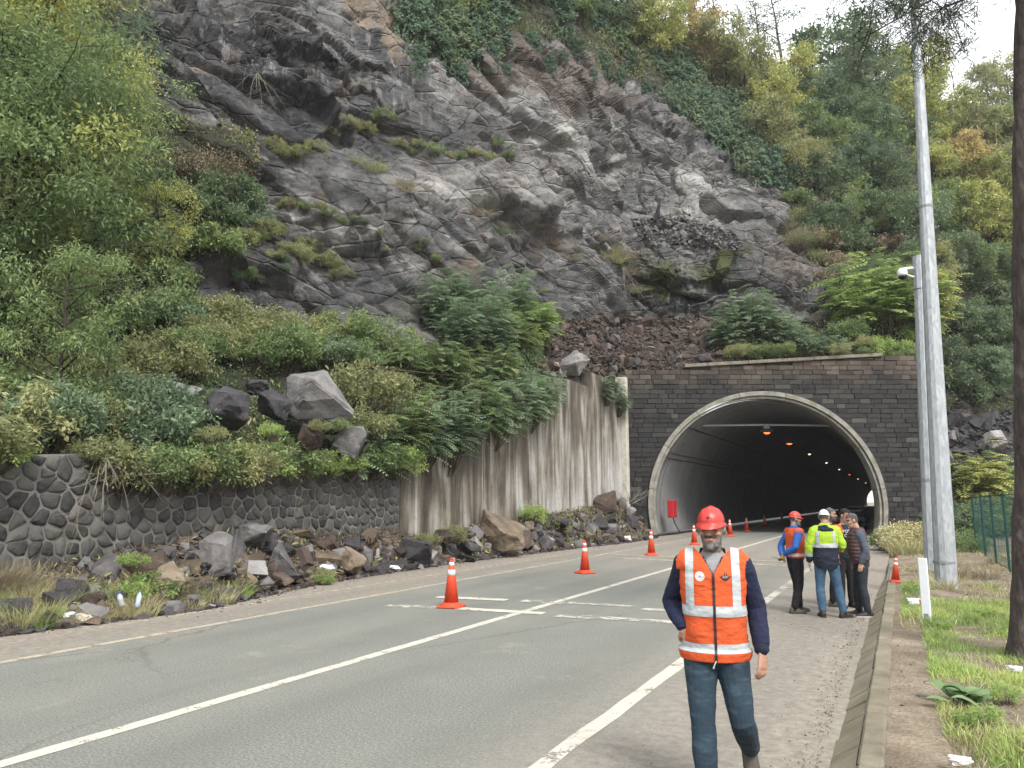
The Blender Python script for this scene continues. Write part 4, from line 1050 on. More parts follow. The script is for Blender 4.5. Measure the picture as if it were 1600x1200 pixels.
# prototypes (mesh data shared by the copies)
T = {}
T['near_a'] = make_tree(101, 12.5, 3.1, 0.14, 36, 540, 0.14, M['leaf_yellow'], M['bark'], 0.17, 0.72, (0.6, 1.1), 0.0, 6, 0.35, 0.46)
T['near_b'] = make_tree(102, 10.5, 2.9, 0.12, 34, 540, 0.135, M['leaf_mid'], M['bark'], 0.14, 0.72, (0.55, 1.05), 0.02, 5, 0.35, 0.44)
T['near_c'] = make_tree(103, 7.0, 2.7, 0.10, 24, 330, 0.16, M['leaf_mid'], M['bark'], 0.10, 0.75, (0.45, 0.8), 0.0, 4, 0.4, 0.36)
T['hill_a'] = make_tree(111, 7.0, 2.9, 0.16, 22, 120, 0.34, M['leaf_mid'], M['bark'], 0.12, 0.72, (0.6, 1.05), 0, 3, 0.2, 0.5)
T['hill_b'] = make_tree(112, 6.5, 2.6, 0.10, 22, 120, 0.32, M['leaf_mid'], M['bark'], 0.11, 0.8, (0.5, 0.95), 0.03, 3, 0.25, 0.5)
T['hill_c'] = make_tree(113, 8.0, 2.5, 0.18, 22, 110, 0.32, M['leaf_mid'], M['bark'], 0.12, 0.8, (0.5, 0.9), -0.03, 3, 0.2, 0.45)
T['thin_a'] = make_tree(121, 11.0, 3.0, 0.35, 14, 42, 0.24, M['leaf_dark'], M['bark'], 0.19, 0.6, (0.5, 1.0), 0.10, 4, 0.1, 0.5)
T['thin_b'] = make_tree(122, 10.0, 2.4, 0.30, 16, 34, 0.24, M['leaf_dark'], M['bark'], 0.14, 0.6, (0.4, 0.85), -0.04, 3, 0.1, 0.5)
T['bush_a'] = make_bush(131, 1.5, 1.05, 34, 900, 0.125, M['leaf_mid'], M['twig'], (0.22, 0.40))
T['bush_b'] = make_bush(132, 1.3, 1.2, 36, 850, 0.115, M['leaf_olive'], M['twig'], (0.2, 0.38))
T['bush_c'] = make_bush(133, 1.0, 0.9, 28, 1100, 0.10, M['leaf_bright'], M['twig'], (0.16, 0.32))
T['far_bush_a'] = make_bush(141, 1.9, 1.4, 30, 330, 0.24, M['leaf_dark'], M['twig'], (0.35, 0.6))
T['far_bush_b'] = make_bush(142, 1.7, 1.5, 30, 300, 0.23, M['leaf_olive'], M['twig'], (0.3, 0.6))
T['twiggy'] = make_bush(143, 1.9, 1.4, 70, 130, 0.10, M['leaf_brown'], M['twig'], (0.3, 0.5))
T['fern_a'] = make_fern_shrub(151, 2.1, 1.6, 26, 13, M['leaf_bluish'], M['twig'], (0.17, 0.05), 9, 0.75)
T['fern_b'] = make_fern_shrub(152, 2.6, 1.5, 24, 13, M['leaf_bluish'], M['twig'], (0.17, 0.05), 9, 0.75)
T['fern_c'] = make_fern_shrub(153, 2.4, 1.6, 24, 13, M['leaf_bright'], M['twig'], (0.24, 0.075), 7, 0.8)
IVY = [make_ivy(161, 1.5, 2300, 0.17, M['leaf_ivy'], 1.5), make_ivy(162, 1.3, 1900, 0.17, M['leaf_ivy'], 2.6), make_ivy(163, 1.7, 2300, 0.18, M['leaf_ivy'], 1.0)]
TUFT = dict(weed=make_tuft(171, 150, 0.55, 0.22, M['leaf_straw'], 0.012, 0.8), green=make_tuft(172, 170, 0.38, 0.22, M['grass'], 0.014, 0.9), dry=make_tuft(173, 240, 0.9, 0.35, M['leaf_brown'], 0.016, 1.3, 1.6), fine=make_tuft(174, 300, 0.8, 0.45, M['leaf_straw'], 0.010, 0.9, 0.4))

# leafy ground cover over every overgrown slope (countless leaves)
def undergrowth():
    Q, F, veg = HILL['Q'], HILL['F'], HILL['veg']; r = np.random.default_rng(99)
    c = Q[F].mean(1); px = proj(c); fw = veg[F].mean(1); A = np.linalg.norm(np.cross(Q[F[:, 1]] - Q[F[:, 0]], Q[F[:, 3]] - Q[F[:, 0]]), axis=1); D = c[:, :2] @ FW
    ok = (fw > .3) & (px[:, 0] > -250) & (px[:, 0] < 1850) & (px[:, 1] > -150) & (px[:, 1] < 900) & (D > 8)
    w = np.where(ok, A / np.maximum(D, 12) ** 2, 0); w = w * np.clip(.7 + fbm(c * .5, 3, 88), .12, 2); w /= w.sum()
    for mat, n, sd in (('leaf_dark', 60000, 1), ('leaf_olive', 60000, 2), ('leaf_mid', 40000, 3), ('leaf_brown', 22000, 4)):
        k = np.clip(.25 + 1.6 * fbm(c * .28, 3, 300 + sd * 7), .03, 3); q = w * k; q /= q.sum(); i = r.choice(len(F), n, p=q)
        a, b = r.random((2, n, 1)); P = Q[F[i, 0]] * (1 - a) * (1 - b) + Q[F[i, 1]] * a * (1 - b) + Q[F[i, 2]] * a * b + Q[F[i, 3]] * (1 - a) * b
        d = D[i]; hgt = (np.abs(fbm(P * 1.3, 3, 60 + sd)) * .75 + .06) * np.minimum(d / 30, 1.3); P = P + np.c_[np.zeros((n, 2)), hgt * r.random(n) ** .6]
        L = .085 + .0042 * np.clip(d - 14, 0, 80); V, FF = leaf_quads(P, 1.0, .5, r, np.repeat(np.array([[-FW[0], -FW[1], .7]]), n, 0) * .8, .15)
        cc = np.repeat(P, 4, 0); V = cc + (V - cc) * np.repeat(L, 4)[:, None]
        tag(obj('undergrowth', V, FF, M[mat], attrs=dict(rnd=rnd4(np.clip(.35 + .5 * fbm(P * .8, 3, 70 + sd) + r.normal(0, .15, n), 0, 1)))), kind='stuff')
undergrowth()

ORD = ['first', 'second', 'third', 'fourth', 'fifth', 'sixth', 'seventh', 'eighth', 'ninth', 'tenth', 'eleventh', 'twelfth', 'thirteenth', 'fourteenth', 'fifteenth', 'sixteenth']
REG = []                                        # (object, look, place, photo x) -> labels are written at the end
def plant(kind, part, key, p, s, mat=None, look='', place='', cat='tree', group=None, rz=None, sz=None, tilt=None):
    tm, cm = T[key]; o = empty(kind, p, rng.uniform(0, 6.283) if rz is None else rz)
    sc = (s * rng.uniform(0.92, 1.08), s * rng.uniform(0.92, 1.08), s * (sz or 1.0)); o.scale = sc
    if tilt: o.rotation_euler[0], o.rotation_euler[1] = tilt
    a = link('trunk' if cat == 'tree' else 'stems', tm, o); b = link('crown' if cat == 'tree' else 'foliage', cm, o)
    if mat is not None: setmat(b, mat)
    tag(o, None, cat, group)
    REG.append((o, look, place, float(proj(np.array(p))[0]))); return o

# ---- trees on the bench behind the stone wall, left
def bench(px, py, D):
    p = at(px, py, D); z = hill_z(p[0], p[1]); 
    return np.array([p[0], p[1], z if z is not None else p[2]])
plant('tree', 'crown', 'near_a', bench(-55, 640, 19.0), .92, M['leaf_yellow'], 'tall yellow-green tree with a dark trunk', 'left end of the stone wall', rz=0.4)
plant('tree', 'crown', 'near_b', bench(-40, 640, 17.0), .95, M['leaf_mid'], 'tall mid-green tree in front of the others', 'left edge above the stone wall', rz=1.1)
plant('tree', 'crown', 'near_a', bench(-140, 640, 20.0), 1.05, M['leaf_olive'], 'tall olive tree partly out of view', 'left edge above the stone wall', rz=2.5)
plant('tree', 'crown', 'near_c', bench(105, 600, 22.5), .95, M['leaf_mid'], 'bushy mid-green tree reaching to the rock face', 'right side of the left tree group', rz=2.0)
plant('tree', 'crown', 'near_c', bench(80, 690, 15.6), 0.6, M['leaf_mid'], 'small leafy tree low in front of the trunks', 'left trees above the stone wall', rz=3.0)
plant('tree', 'crown', 'near_b', bench(15, 600, 23.5), 1.05, M['leaf_bluish'], 'tall blue-green tree behind the yellow-green one', 'left tree group', rz=4.0)
plant('tree', 'crown', 'near_c', bench(225, 560, 25), 0.55, M['leaf_yellow'], 'small yellow-tinted tree against the dark rock', 'right side of the left tree group', rz=5.0)

# ---- shrubs on the bench and along the wall tops
def shrub(key, px, py, D, s, mat, look, place, group, kind='shrub', cat='shrub', dz=0.0, sz=None, tilt=None):
    p = bench(px, py, D); p[2] += dz
    return plant(kind, 'foliage', key, p, s, mat, look, place, cat, group, sz=sz, tilt=tilt)
L_ = lambda *k: [M['leaf_' + q] for q in k]
LOOK = {'leaf_dark': 'dark green', 'leaf_mid': 'mid-green', 'leaf_olive': 'olive-green', 'leaf_bright': 'bright green', 'leaf_yellow': 'yellow-green', 'leaf_bluish': 'blue-green', 'leaf_brown': 'brown-leaved', 'leaf_orange': 'orange-brown', 'leaf_straw': 'straw-coloured', 'leaf_ivy': 'dark ivy-green'}
# draped over the stone wall's top edge
for i, (px, s, m) in enumerate([(-60, 0.8, 'olive'), (-10, .5, 'bright'), (150, .55, 'olive'), (195, .75, 'olive'), (240, .8, 'mid'), (285, .85, 'olive'), (330, .9, 'mid'), (372, .8, 'olive'), (412, .9, 'bright'), (455, .8, 'mid'), (500, .62, 'bright'), (540, .7, 'bright'), (580, .72, 'mid'), (612, .8, 'bright')]):
    P = lat(px, 712 - 8 * px / 620, WX - 0.02); P[2] = wall_top(P[1]) - (0.72 if px > 160 else 0.22)
    plant('shrub', 'foliage', ['bush_a', 'bush_b', 'bush_c'][i % 3], P, s, M['leaf_' + m], LOOK['leaf_' + m] + ' shrub drooping over the stone wall', 'along the top of the stone wall', 'shrub', 'shrubs along the top of the stone wall', sz=0.9)
# bench, front to back
r_ = np.random.default_rng(77)
cand = []
for px, py, D in [(20, 690, 14.3), (70, 680, 14.6), (60, 660, 16), (150, 668, 16.2), (130, 640, 18), (215, 655, 17.3), (200, 620, 19.8), (255, 600, 21), (300, 575, 22), (345, 560, 23), (395, 570, 23.3), (310, 540, 23.8), (440, 560, 24.2), (380, 535, 24.8), (470, 545, 25.2), (520, 550, 25.6), (430, 525, 26), (500, 525, 26.8), (560, 560, 26.2), (250, 560, 23.5), (250, 680, 16.5), (570, 690, 21.5), (575, 640, 22.6), (350, 530, 25.2), (270, 520, 24.2), (540, 535, 27.5), (600, 545, 28), (180, 570, 22.5), (-40, 660, 15)]:
    m = ['olive', 'mid', 'olive', 'mid', 'olive', 'bluish', 'olive'][int(r_.integers(7))]
    k = ['bush_a', 'bush_b', 'bush_b'][int(r_.integers(3))]
    s_ = r_.uniform(0.75, 1.1) * (0.75 if py > 664 and px > 290 else 1.0)
    shrub(k, px, py, D, s_, M['leaf_' + m], LOOK['leaf_' + m] + ' low shrub', 'bench between the stone wall and the cliff', 'shrubs on the bench below the cliff')
for px, py, D, s, m in [(425, 684, 17.0, .34, 'bright'), (500, 676, 18.8, .32, 'olive'), (535, 674, 19.3, .32, 'mid'), (330, 690, 16.3, .34, 'olive')]: shrub('bush_c', px, py, D, s, M['leaf_' + m], LOOK['leaf_' + m] + ' small leafy shrub', 'in front of the boulders above the stone wall', 'small shrubs before the bench boulders')
# dark bush mass against the cliff, upper left
for px, py, D, k, m in [(255, 300, 25.5, 'far_bush_a', 'dark'), (300, 330, 26, 'far_bush_a', 'dark'), (345, 345, 26.5, 'far_bush_a', 'dark'), (390, 335, 27, 'far_bush_a', 'bluish'), (290, 265, 26.5, 'twiggy', 'brown'), (335, 262, 27, 'twiggy', 'brown'), (378, 270, 27.4, 'twiggy', 'brown'), (240, 380, 25, 'far_bush_a', 'bluish'), (290, 385, 25.6, 'far_bush_a', 'dark'), (340, 385, 26.1, 'far_bush_a', 'mid'), (330, 300, 26.8, 'far_bush_a', 'dark'), (375, 305, 27.1, 'far_bush_a', 'dark'), (260, 430, 24.6, 'far_bush_b', 'mid'), (240, 340, 25.4, 'far_bush_b', 'bluish')]:
    p, n = hit(px, py)
    if p is None: continue
    plant('shrub', 'foliage', k, p - np.array([0, 0, 0.5]) + n * 0.1, 0.62 if k != 'twiggy' else 0.7, M['leaf_' + m], LOOK['leaf_' + m] + (' leafless-looking twiggy bush' if k == 'twiggy' else ' bush clinging to the rock'), 'rock face right of the left trees', 'shrub', 'bushes clinging to the cliff beside the left trees')
# feathery shrubs over the concrete wall
for px, D, dz, s, k, m in [(640, 22.2, -0.3, .95, 'fern_a', 'bluish'), (668, 23.6, -.2, 1.0, 'fern_b', 'mid'), (690, 24.6, -.2, 1.05, 'fern_a', 'bluish'), (718, 26.0, -.2, 1.05, 'fern_b', 'bluish'), (745, 27.4, -.2, 1.05, 'fern_a', 'mid'), (772, 28.8, -.2, 1.1, 'fern_a', 'bluish'), (800, 30.2, -.2, 1.05, 'fern_b', 'bluish'), (826, 31.6, -.3, 1.0, 'fern_a', 'bluish'), (850, 33.0, -.4, .85, 'fern_a', 'bluish')]:
    X = WX - 0.15; Y = (D - .45 * 13.65) / .893; p = np.array([X, Y, wall_top(Y) - 0.75 + dz * 0.3]); s = s * 1.05
    plant('feathery_shrub', 'foliage', k, p, s, M['leaf_' + m], LOOK['leaf_' + m] + ' feathery-leaved shrub hanging over the wall', 'along the top of the concrete wall', 'shrub', 'feathery shrubs over the concrete wall')
for px, py, D, s, k, m in [(720, 560, 30.5, 1.0, 'fern_b', 'bluish'), (760, 545, 32, 1.1, 'fern_b', 'bluish'), (800, 540, 34, 1.1, 'fern_a', 'mid'), (700, 590, 28.4, 1.0, 'fern_a', 'mid'), (650, 585, 27.2, .9, 'fern_a', 'mid'), (830, 552, 36, 1.1, 'fern_c', 'bright'), (690, 520, 31.8, 1.1, 'fern_b', 'bluish'), (735, 505, 33.2, 1.25, 'fern_b', 'bluish'), (790, 505, 35.6, 1.25, 'fern_b', 'bluish'), (760, 590, 30.5, 1.0, 'fern_a', 'mid')]:
    shrub(k, px, py, D, s, M['leaf_' + m], LOOK['leaf_' + m] + ' feathery-leaved shrub', 'slope above the concrete wall', 'feathery shrubs above the concrete wall', 'feathery_shrub')
for px, m, s in [(645, 'bright', .5), (625, 'bright', .55)]:
    P = lat(px, 690, WX - 0.2); P[2] = wall_top(P[1]) - 0.2
    plant('shrub', 'foliage', 'bush_c', P, s, M['leaf_' + m], 'bright green trailing shrub', 'corner where stone wall meets concrete wall', 'shrub')
# right end of the concrete wall: two hanging plants
for Y, s in ((37.6, .75), (39.6, .7)):
    plant('feathery_shrub', 'foliage', 'fern_a', (WX + 0.05, Y, 7.0 if Y < 38 else 6.6), s, M['leaf_bluish'], 'small feathery plant growing out of the concrete', 'right end of the concrete wall', 'shrub')
# on top of the portal
for px, D, s, k, m in [(1140, 44.8, 1.15, 'fern_b', 'bluish'), (1165, 45.4, 1.5, 'fern_b', 'bluish'), (1195, 45.0, 1.35, 'fern_b', 'bluish'), (1222, 45.4, 1.15, 'fern_a', 'bluish'), (1250, 44.6, 1.0, 'fern_a', 'bluish'), (1280, 44.4, .95, 'fern_a', 'dark'), (1308, 44.3, .85, 'fern_a', 'bluish'), (1180, 44.2, .8, 'bush_a', 'mid'), (1230, 42.75, .5, 'bush_a', 'mid'), (1272, 42.7, .55, 'fern_a', 'bluish'), (1310, 42.7, .5, 'bush_b', 'olive'), (1150, 42.8, .5, 'bush_b', 'olive'), (1352, 42.7, .45, 'bush_c', 'mid'), (1340, 44.8, .8, 'bush_b', 'olive'), (1370, 44.8, .9, 'bush_b', 'bright'), (1410, 45, .9, 'bush_c', 'bright'), (1160, 44.3, .75, 'bush_b', 'olive'), (1200, 44.2, .8, 'bush_b', 'mid'), (1260, 44.2, .75, 'bush_a', 'olive'), (1300, 44.1, .7, 'bush_b', 'mid'), (1330, 45.5, 1.0, 'bush_a', 'mid'), (1355, 44.2, .7, 'bush_c', 'olive'), (1390, 44.3, .75, 'bush_b', 'mid'), (1425, 44.3, .8, 'bush_a', 'mid'), (1440, 46, 1.1, 'bush_b', 'bright')]:
    P = at(px, 560, D); P[2] = hill_z(P[0], P[1]) or PTOP; a_ = float(P[:2] @ RT) - AC; P[2] = max(P[2], float(ptop(a_)) - .25) - .1
    plant('feathery_shrub' if k[0] == 'f' else 'shrub', 'foliage', k, P, s, M['leaf_' + m], LOOK['leaf_' + m] + (' feathery-leaved shrub' if k[0] == 'f' else ' leafy shrub'), 'top of the portal wall', 'shrub', 'shrubs on top of the portal')
for px, D, s, m in [(1345, 47, 1.75, 'bright'), (1385, 46.6, 2.2, 'bright'), (1415, 47.2, 1.9, 'yellow'), (1362, 49, 2.0, 'mid'), (1440, 47.5, 1.8, 'yellow'), (1500, 48.5, 1.7, 'yellow'), (1535, 49, 1.5, 'mid'), (1565, 50, 1.5, 'mid')]:
    P = at(px, 520, D); P[2] = (hill_z(P[0], P[1]) or PTOP) - .2
    plant('feathery_tree', 'foliage', 'fern_c', P, s, M['leaf_' + m], LOOK['leaf_' + m] + ' young tree with long feathery leaves', 'behind the portal beside the lamp post', 'tree', 'young feathery trees by the lamp post')

# ---- trees and bushes on the hillside to the right (photo x, y of the crown, height, kind, colour)
def hilltree(px, py, H, key, mat, group='trees on the hillside right of the cliff'):
    p, n = hit(px, py)
    if p is None: p, n = hit(px, py + 60)
    if p is None: return
    D = dep(p); p2, n2 = hit(px, py + 0.42 * H * FPX / D)
    if p2 is None: p2 = p
    H0 = {'hill_a': 7.0, 'hill_b': 6.5, 'hill_c': 8.0, 'thin_a': 11.0, 'thin_b': 10.0}[key]
    row = 'crest of the hill' if py < 130 else ('upper hillside' if py < 260 else ('middle hillside' if py < 400 else 'foot of the hillside'))
    side = 'left of lamp post' if px < 1425 else 'right of lamp post'
    look = LOOK['leaf_' + mat] + (' sparse tall tree' if key[0] == 't' else ' tree')
    plant('tree', 'crown', key, p2 - np.array([0, 0, 0.2]), H / H0, M['leaf_' + mat], look, row + ', ' + side, 'tree', group)
for a in [(1010, 20, 6, 'hill_b', 'olive'), (1035, 55, 6, 'hill_a', 'yellow'), (1080, 30, 7, 'hill_c', 'orange'), (1098, 62, 6.5, 'hill_c', 'orange'), (1135, 100, 6.5, 'hill_a', 'olive'), (1165, 120, 6, 'hill_b', 'olive'), (1125, 40, 9, 'thin_b', 'dark'), (1160, 30, 9, 'thin_b', 'dark'),
          (1290, 60, 9, 'thin_a', 'olive'), (1345, 45, 10, 'thin_b', 'olive'), (1405, 60, 10, 'thin_a', 'olive'), (1455, 40, 11, 'thin_b', 'dark'), (1190, 60, 8, 'thin_a', 'dark'), (1225, 55, 11, 'thin_a', 'dark'), (1262, 80, 6, 'thin_b', 'mid'), (1245, 130, 6, 'hill_b', 'yellow'), (1215, 165, 5.5, 'hill_b', 'yellow'), (1200, 205, 5, 'hill_a', 'olive'), (1310, 110, 9.5, 'hill_a', 'dark'), (1350, 95, 9, 'hill_c', 'dark'), (1375, 140, 7, 'hill_b', 'dark'),
          (1285, 165, 6.5, 'hill_a', 'bluish'), (1330, 185, 6, 'hill_b', 'dark'), (1265, 210, 5, 'hill_a', 'mid'), (1370, 215, 5.5, 'hill_a', 'dark'), (1310, 235, 5, 'hill_b', 'mid'), (1250, 265, 4.5, 'hill_b', 'olive'), (1290, 290, 4.5, 'hill_a', 'dark'), (1350, 270, 5, 'hill_a', 'bluish'), (1395, 280, 5, 'hill_b', 'dark'),
          (1405, 120, 6.5, 'hill_b', 'yellow'), (1450, 110, 7, 'hill_a', 'yellow'), (1485, 60, 10, 'hill_c', 'orange'), (1440, 170, 6, 'hill_a', 'yellow'), (1500, 150, 8, 'thin_b', 'orange'), (1545, 130, 8, 'hill_c', 'olive'), (1580, 120, 8, 'hill_a', 'olive'), (1620, 110, 9, 'hill_a', 'olive'), (1530, 60, 9, 'thin_b', 'orange'), (1570, 50, 10, 'thin_a', 'olive'), (1640, 60, 10, 'hill_c', 'olive'),
          (1490, 200, 6, 'hill_a', 'yellow'), (1530, 220, 6.5, 'hill_b', 'olive'), (1575, 215, 6, 'hill_a', 'mid'), (1510, 260, 5.5, 'hill_a', 'orange'), (1470, 270, 5, 'hill_b', 'yellow'), (1555, 290, 5.5, 'hill_b', 'yellow'), (1590, 280, 6, 'hill_a', 'olive'), (1630, 240, 7, 'hill_a', 'mid'), (1480, 330, 5, 'hill_b', 'mid'), (1525, 340, 5.5, 'hill_a', 'yellow'), (1570, 360, 5, 'hill_b', 'yellow'), (1610, 360, 6, 'hill_a', 'mid'),
          (1440, 350, 4.5, 'hill_b', 'bluish'), (1400, 350, 4.5, 'hill_a', 'dark'), (1350, 340, 4, 'hill_b', 'mid'), (1310, 360, 4, 'hill_a', 'dark'), (1500, 410, 4.5, 'hill_a', 'dark'), (1545, 430, 4.5, 'hill_b', 'mid'), (1470, 440, 4, 'hill_b', 'olive'), (1590, 440, 5, 'hill_a', 'dark'), (1420, 430, 3.5, 'hill_a', 'dark'), (1520, 510, 4, 'hill_b', 'dark'), (1560, 530, 4.2, 'hill_a', 'dark'), (1500, 570, 3.8, 'hill_b', 'dark'), (1600, 540, 5, 'hill_a', 'mid'), (1545, 590, 3.8, 'hill_a', 'bluish'), (1690, 300, 8, 'hill_a', 'mid'), (1700, 480, 7, 'hill_b', 'mid'), (1660, 400, 7, 'hill_c', 'olive'),
          (960, 0, 6, 'hill_b', 'dark'), (900, -20, 6, 'hill_a', 'dark'), (840, -40, 6, 'hill_b', 'dark'), (770, -40, 6, 'hill_a', 'dark'), (715, -50, 6, 'hill_b', 'dark')]:
    hilltree(*a)
# bushes filling the hillside
r_ = np.random.default_rng(5)
def bushes(poly, n, keys, mats, s, look, place, group, sink=0.35):
    xs = [q[0] for q in poly]; ys = [q[1] for q in poly]; k = 0; tries = 0
    while k < n and tries < n * 30:
        tries += 1; px, py = r_.uniform(min(xs), max(xs)), r_.uniform(min(ys), max(ys))
        if not inpoly(np.array([px]), np.array([py]), poly)[0]: continue
        p, nn = hit(px, py)
        if p is None: continue
        m = mats[int(r_.integers(len(mats)))]; ky = keys[int(r_.integers(len(keys)))]; sc = r_.uniform(*s)
        plant('bush', 'foliage', ky, p - np.array([0, 0, sink * sc]), sc, M['leaf_' + m], LOOK['leaf_' + m] + ' ' + look, place, 'bush', group); k += 1
bushes([(1120, 130), (1230, 150), (1420, 150), (1425, 330), (1330, 330), (1240, 330), (1215, 270)], 34, ['far_bush_a', 'far_bush_b'], ['dark', 'mid', 'olive', 'bluish'], (0.8, 1.25), 'bush', 'upper hillside left of lamp post', 'bushes on the upper hillside')
bushes([(1230, 320), (1425, 320), (1425, 470), (1340, 450), (1250, 390)], 26, ['far_bush_a', 'far_bush_b', 'twiggy'], ['dark', 'brown', 'olive', 'dark'], (0.7, 1.1), 'bush', 'lower hillside left of lamp post', 'bushes on the lower hillside beside the cliff')
bushes([(1440, 170), (1640, 170), (1640, 420), (1440, 420)], 40, ['far_bush_a', 'far_bush_b'], ['mid', 'olive', 'yellow', 'dark'], (0.9, 1.4), 'bush', 'hillside right of lamp post', 'bushes on the hillside right of the lamp post')
bushes([(1465, 420), (1640, 420), (1640, 640), (1480, 640)], 36, ['far_bush_a', 'far_bush_b'], ['dark', 'mid', 'dark', 'bluish'], (0.8, 1.25), 'bush', 'hill foot right of lamp post', 'bushes at the foot of the hillside')
bushes([(1235, 330), (1330, 430), (1400, 520), (1330, 520), (1230, 400)], 14, ['twiggy', 'far_bush_b'], ['brown', 'olive', 'brown'], (0.5, 0.8), 'twiggy bush', 'right edge of the cliff', 'twiggy bushes on the right edge of the cliff')
# ivy
def ivy_at(px, py, s, k, look, place, group, mat=None, off=0.12):
    p, n = hit(px, py)
    if p is None: return
    n = n * 0.5 + np.array([-FW[0], -FW[1], 0.25]) * 0.8; n /= np.linalg.norm(n)
    y = np.array([0, 0, 1.0]) - n * n[2]; y /= np.linalg.norm(y); x = np.cross(y, n)
    o = link('ivy', IVY[k % 3]); mw = Matrix(((x[0] * s, y[0] * s, n[0] * s, p[0] + n[0] * off), (x[1] * s, y[1] * s, n[1] * s, p[1] + n[1] * off), (x[2] * s, y[2] * s, n[2] * s, p[2] + n[2] * off), (0, 0, 0, 1)))
    o.matrix_world = mw
    if mat: setmat(o, mat)
    tag(o, None, 'ivy', group); REG.append((o, look, place, px))
def ivies(poly, n, s, place, group, mats=('leaf_ivy',)):
    xs = [q[0] for q in poly]; ys = [q[1] for q in poly]; k = 0; tr = 0
    while k < n and tr < n * 40:
        tr += 1; px, py = r_.uniform(min(xs), max(xs)), r_.uniform(min(ys), max(ys))
        if inpoly(np.array([px]), np.array([py]), poly)[0]:
            m = mats[int(r_.integers(len(mats)))]
            ivy_at(px, py, r_.uniform(*s), int(r_.integers(3)), LOOK[m].replace(' ivy-green', ' green') + (' glossy' if m == 'leaf_ivy' else '') + ' ivy patch', place, group, M[m]); k += 1
ivies([(640, -60), (640, 30), (672, 60), (690, 40), (700, 100), (760, 60), (790, 30), (800, -60)], 26, (0.75, 1.05), 'cliff top left of the brown gullies', 'ivy at the cliff top', ('leaf_ivy', 'leaf_ivy', 'leaf_dark'))
ivies([(790, -60), (800, 30), (850, 20), (900, 40), (960, 60), (1060, 110), (1080, 60), (1000, -60)], 44, (0.8, 1.15), 'cliff top above the brown gullies', 'ivy over the brown gullies', ('leaf_ivy', 'leaf_dark', 'leaf_ivy', 'leaf_mid'))
ivies([(1000, 60), (1070, 95), (1130, 150), (1180, 200), (1220, 265), (1215, 300), (1150, 240), (1090, 190), (1030, 130)], 40, (0.75, 1.05), 'cliff edge slanting down to the right', 'ivy along the slanting cliff edge', ('leaf_ivy', 'leaf_ivy', 'leaf_dark'))
bushes([(640, -90), (1070, -90), (1070, 50), (960, 55), (860, 5), (780, 15), (700, 50), (650, 10)], 36, ['far_bush_a', 'far_bush_b'], ['dark', 'dark', 'mid', 'olive'], (0.7, 1.15), 'bush', 'top of the cliff above the ivy', 'bushes along the top of the cliff')
for px, py, s in [(715, 120, .55), (790, 110, .3), (655, 90, .45), (880, 90, .35), (925, 120, .4), (1010, 140, .45), (740, 60, .6), (765, 85, .5), (830, 70, .6), (858, 100, .45), (900, 75, .6), (940, 95, .55), (968, 120, .5), (985, 90, .6), (1035, 150, .5), (690, 75, .6)]:
    ivy_at(px, py, s, 1, 'narrow hanging ivy strand', 'cliff below the ivy', 'hanging strands of ivy')
# plants on the cliff's ledges
def ledge_plants(pl, n, key, s, mats, look, place, group):
    pl = np.array(pl, float)
    for i in range(n):
        px = np.interp(i + r_.uniform(-.4, .4), [0, n - 1], [pl[0, 0], pl[-1, 0]]); py = np.interp(px, pl[:, 0], pl[:, 1]) + r_.normal(0, 9)
        p, nn = hit(px, py)
        if p is None: continue
        m = mats[int(r_.integers(len(mats)))]; sc = r_.uniform(*s)
        if key in T: plant('plant', 'foliage', key, p - np.array([0, 0, .2 * sc]), sc, M['leaf_' + m], LOOK['leaf_' + m] + ' ' + look, place, 'plant', group)
        else:
            o = link('grass_tuft', TUFT[key], None, p - nn * .05); o.scale = (sc, sc, sc); o.rotation_euler = (0, 0, r_.uniform(0, 6.28)); setmat(o, M['leaf_' + m]); tag(o, None, 'grass tuft', group); REG.append((o, look, place, px))
ledge_plants([(330, 365), (400, 385), (480, 405), (540, 440)], 13, 'bush_b', (0.3, 0.6), ['olive', 'olive', 'mid'], 'low plant', 'ledge low on the left of the cliff', 'plants on the low left ledge')
ledge_plants([(440, 318), (500, 325), (560, 350), (605, 385)], 10, 'bush_c', (0.25, 0.5), ['bluish', 'mid', 'olive'], 'small leafy plant', 'second ledge of the cliff', 'plants on the second ledge')
ledge_plants([(400, 345), (420, 350), (450, 430)], 5, 'bush_c', (0.3, 0.45), ['bluish'], 'small leafy plant', 'lower left rock', 'plants low on the left rock')
ledge_plants([(425, 240), (480, 235), (545, 205), (600, 190)], 8, 'bush_b', (0.35, 0.55), ['mid', 'olive'], 'small plant', 'ledge high on the left of the cliff', 'plants on the high left ledge')
ledge_plants([(620, 230), (680, 240), (760, 245), (800, 250)], 10, 'bush_b', (0.25, 0.5), ['olive', 'mid'], 'small plant', 'ledge across the middle of the cliff', 'plants on the middle ledge')
ledge_plants([(370, 420), (400, 450)], 4, 'bush_c', (0.35, 0.5), ['bluish', 'mid'], 'small leafy plant', 'dark rock left of centre', 'plants on the dark rock')
ledge_plants([(650, 390), (680, 400)], 3, 'bush_c', (0.35, 0.5), ['mid'], 'small leafy plant', 'rock above the feathery shrubs', 'plants above the feathery shrubs')
ledge_plants([(740, 345), (800, 360), (870, 385), (930, 395), (990, 400)], 16, 'dry', (0.5, 1.0), ['brown', 'dark', 'brown'], 'dry brown grass tuft', 'crack across the middle of the cliff', 'dry tufts in the dark crack')
ledge_plants([(940, 400), (985, 425), (995, 450)], 8, 'dry', (0.7, 1.2), ['brown', 'olive'], 'dry pale grass tuft', 'overhang left of the moss', 'dry tufts beside the moss')
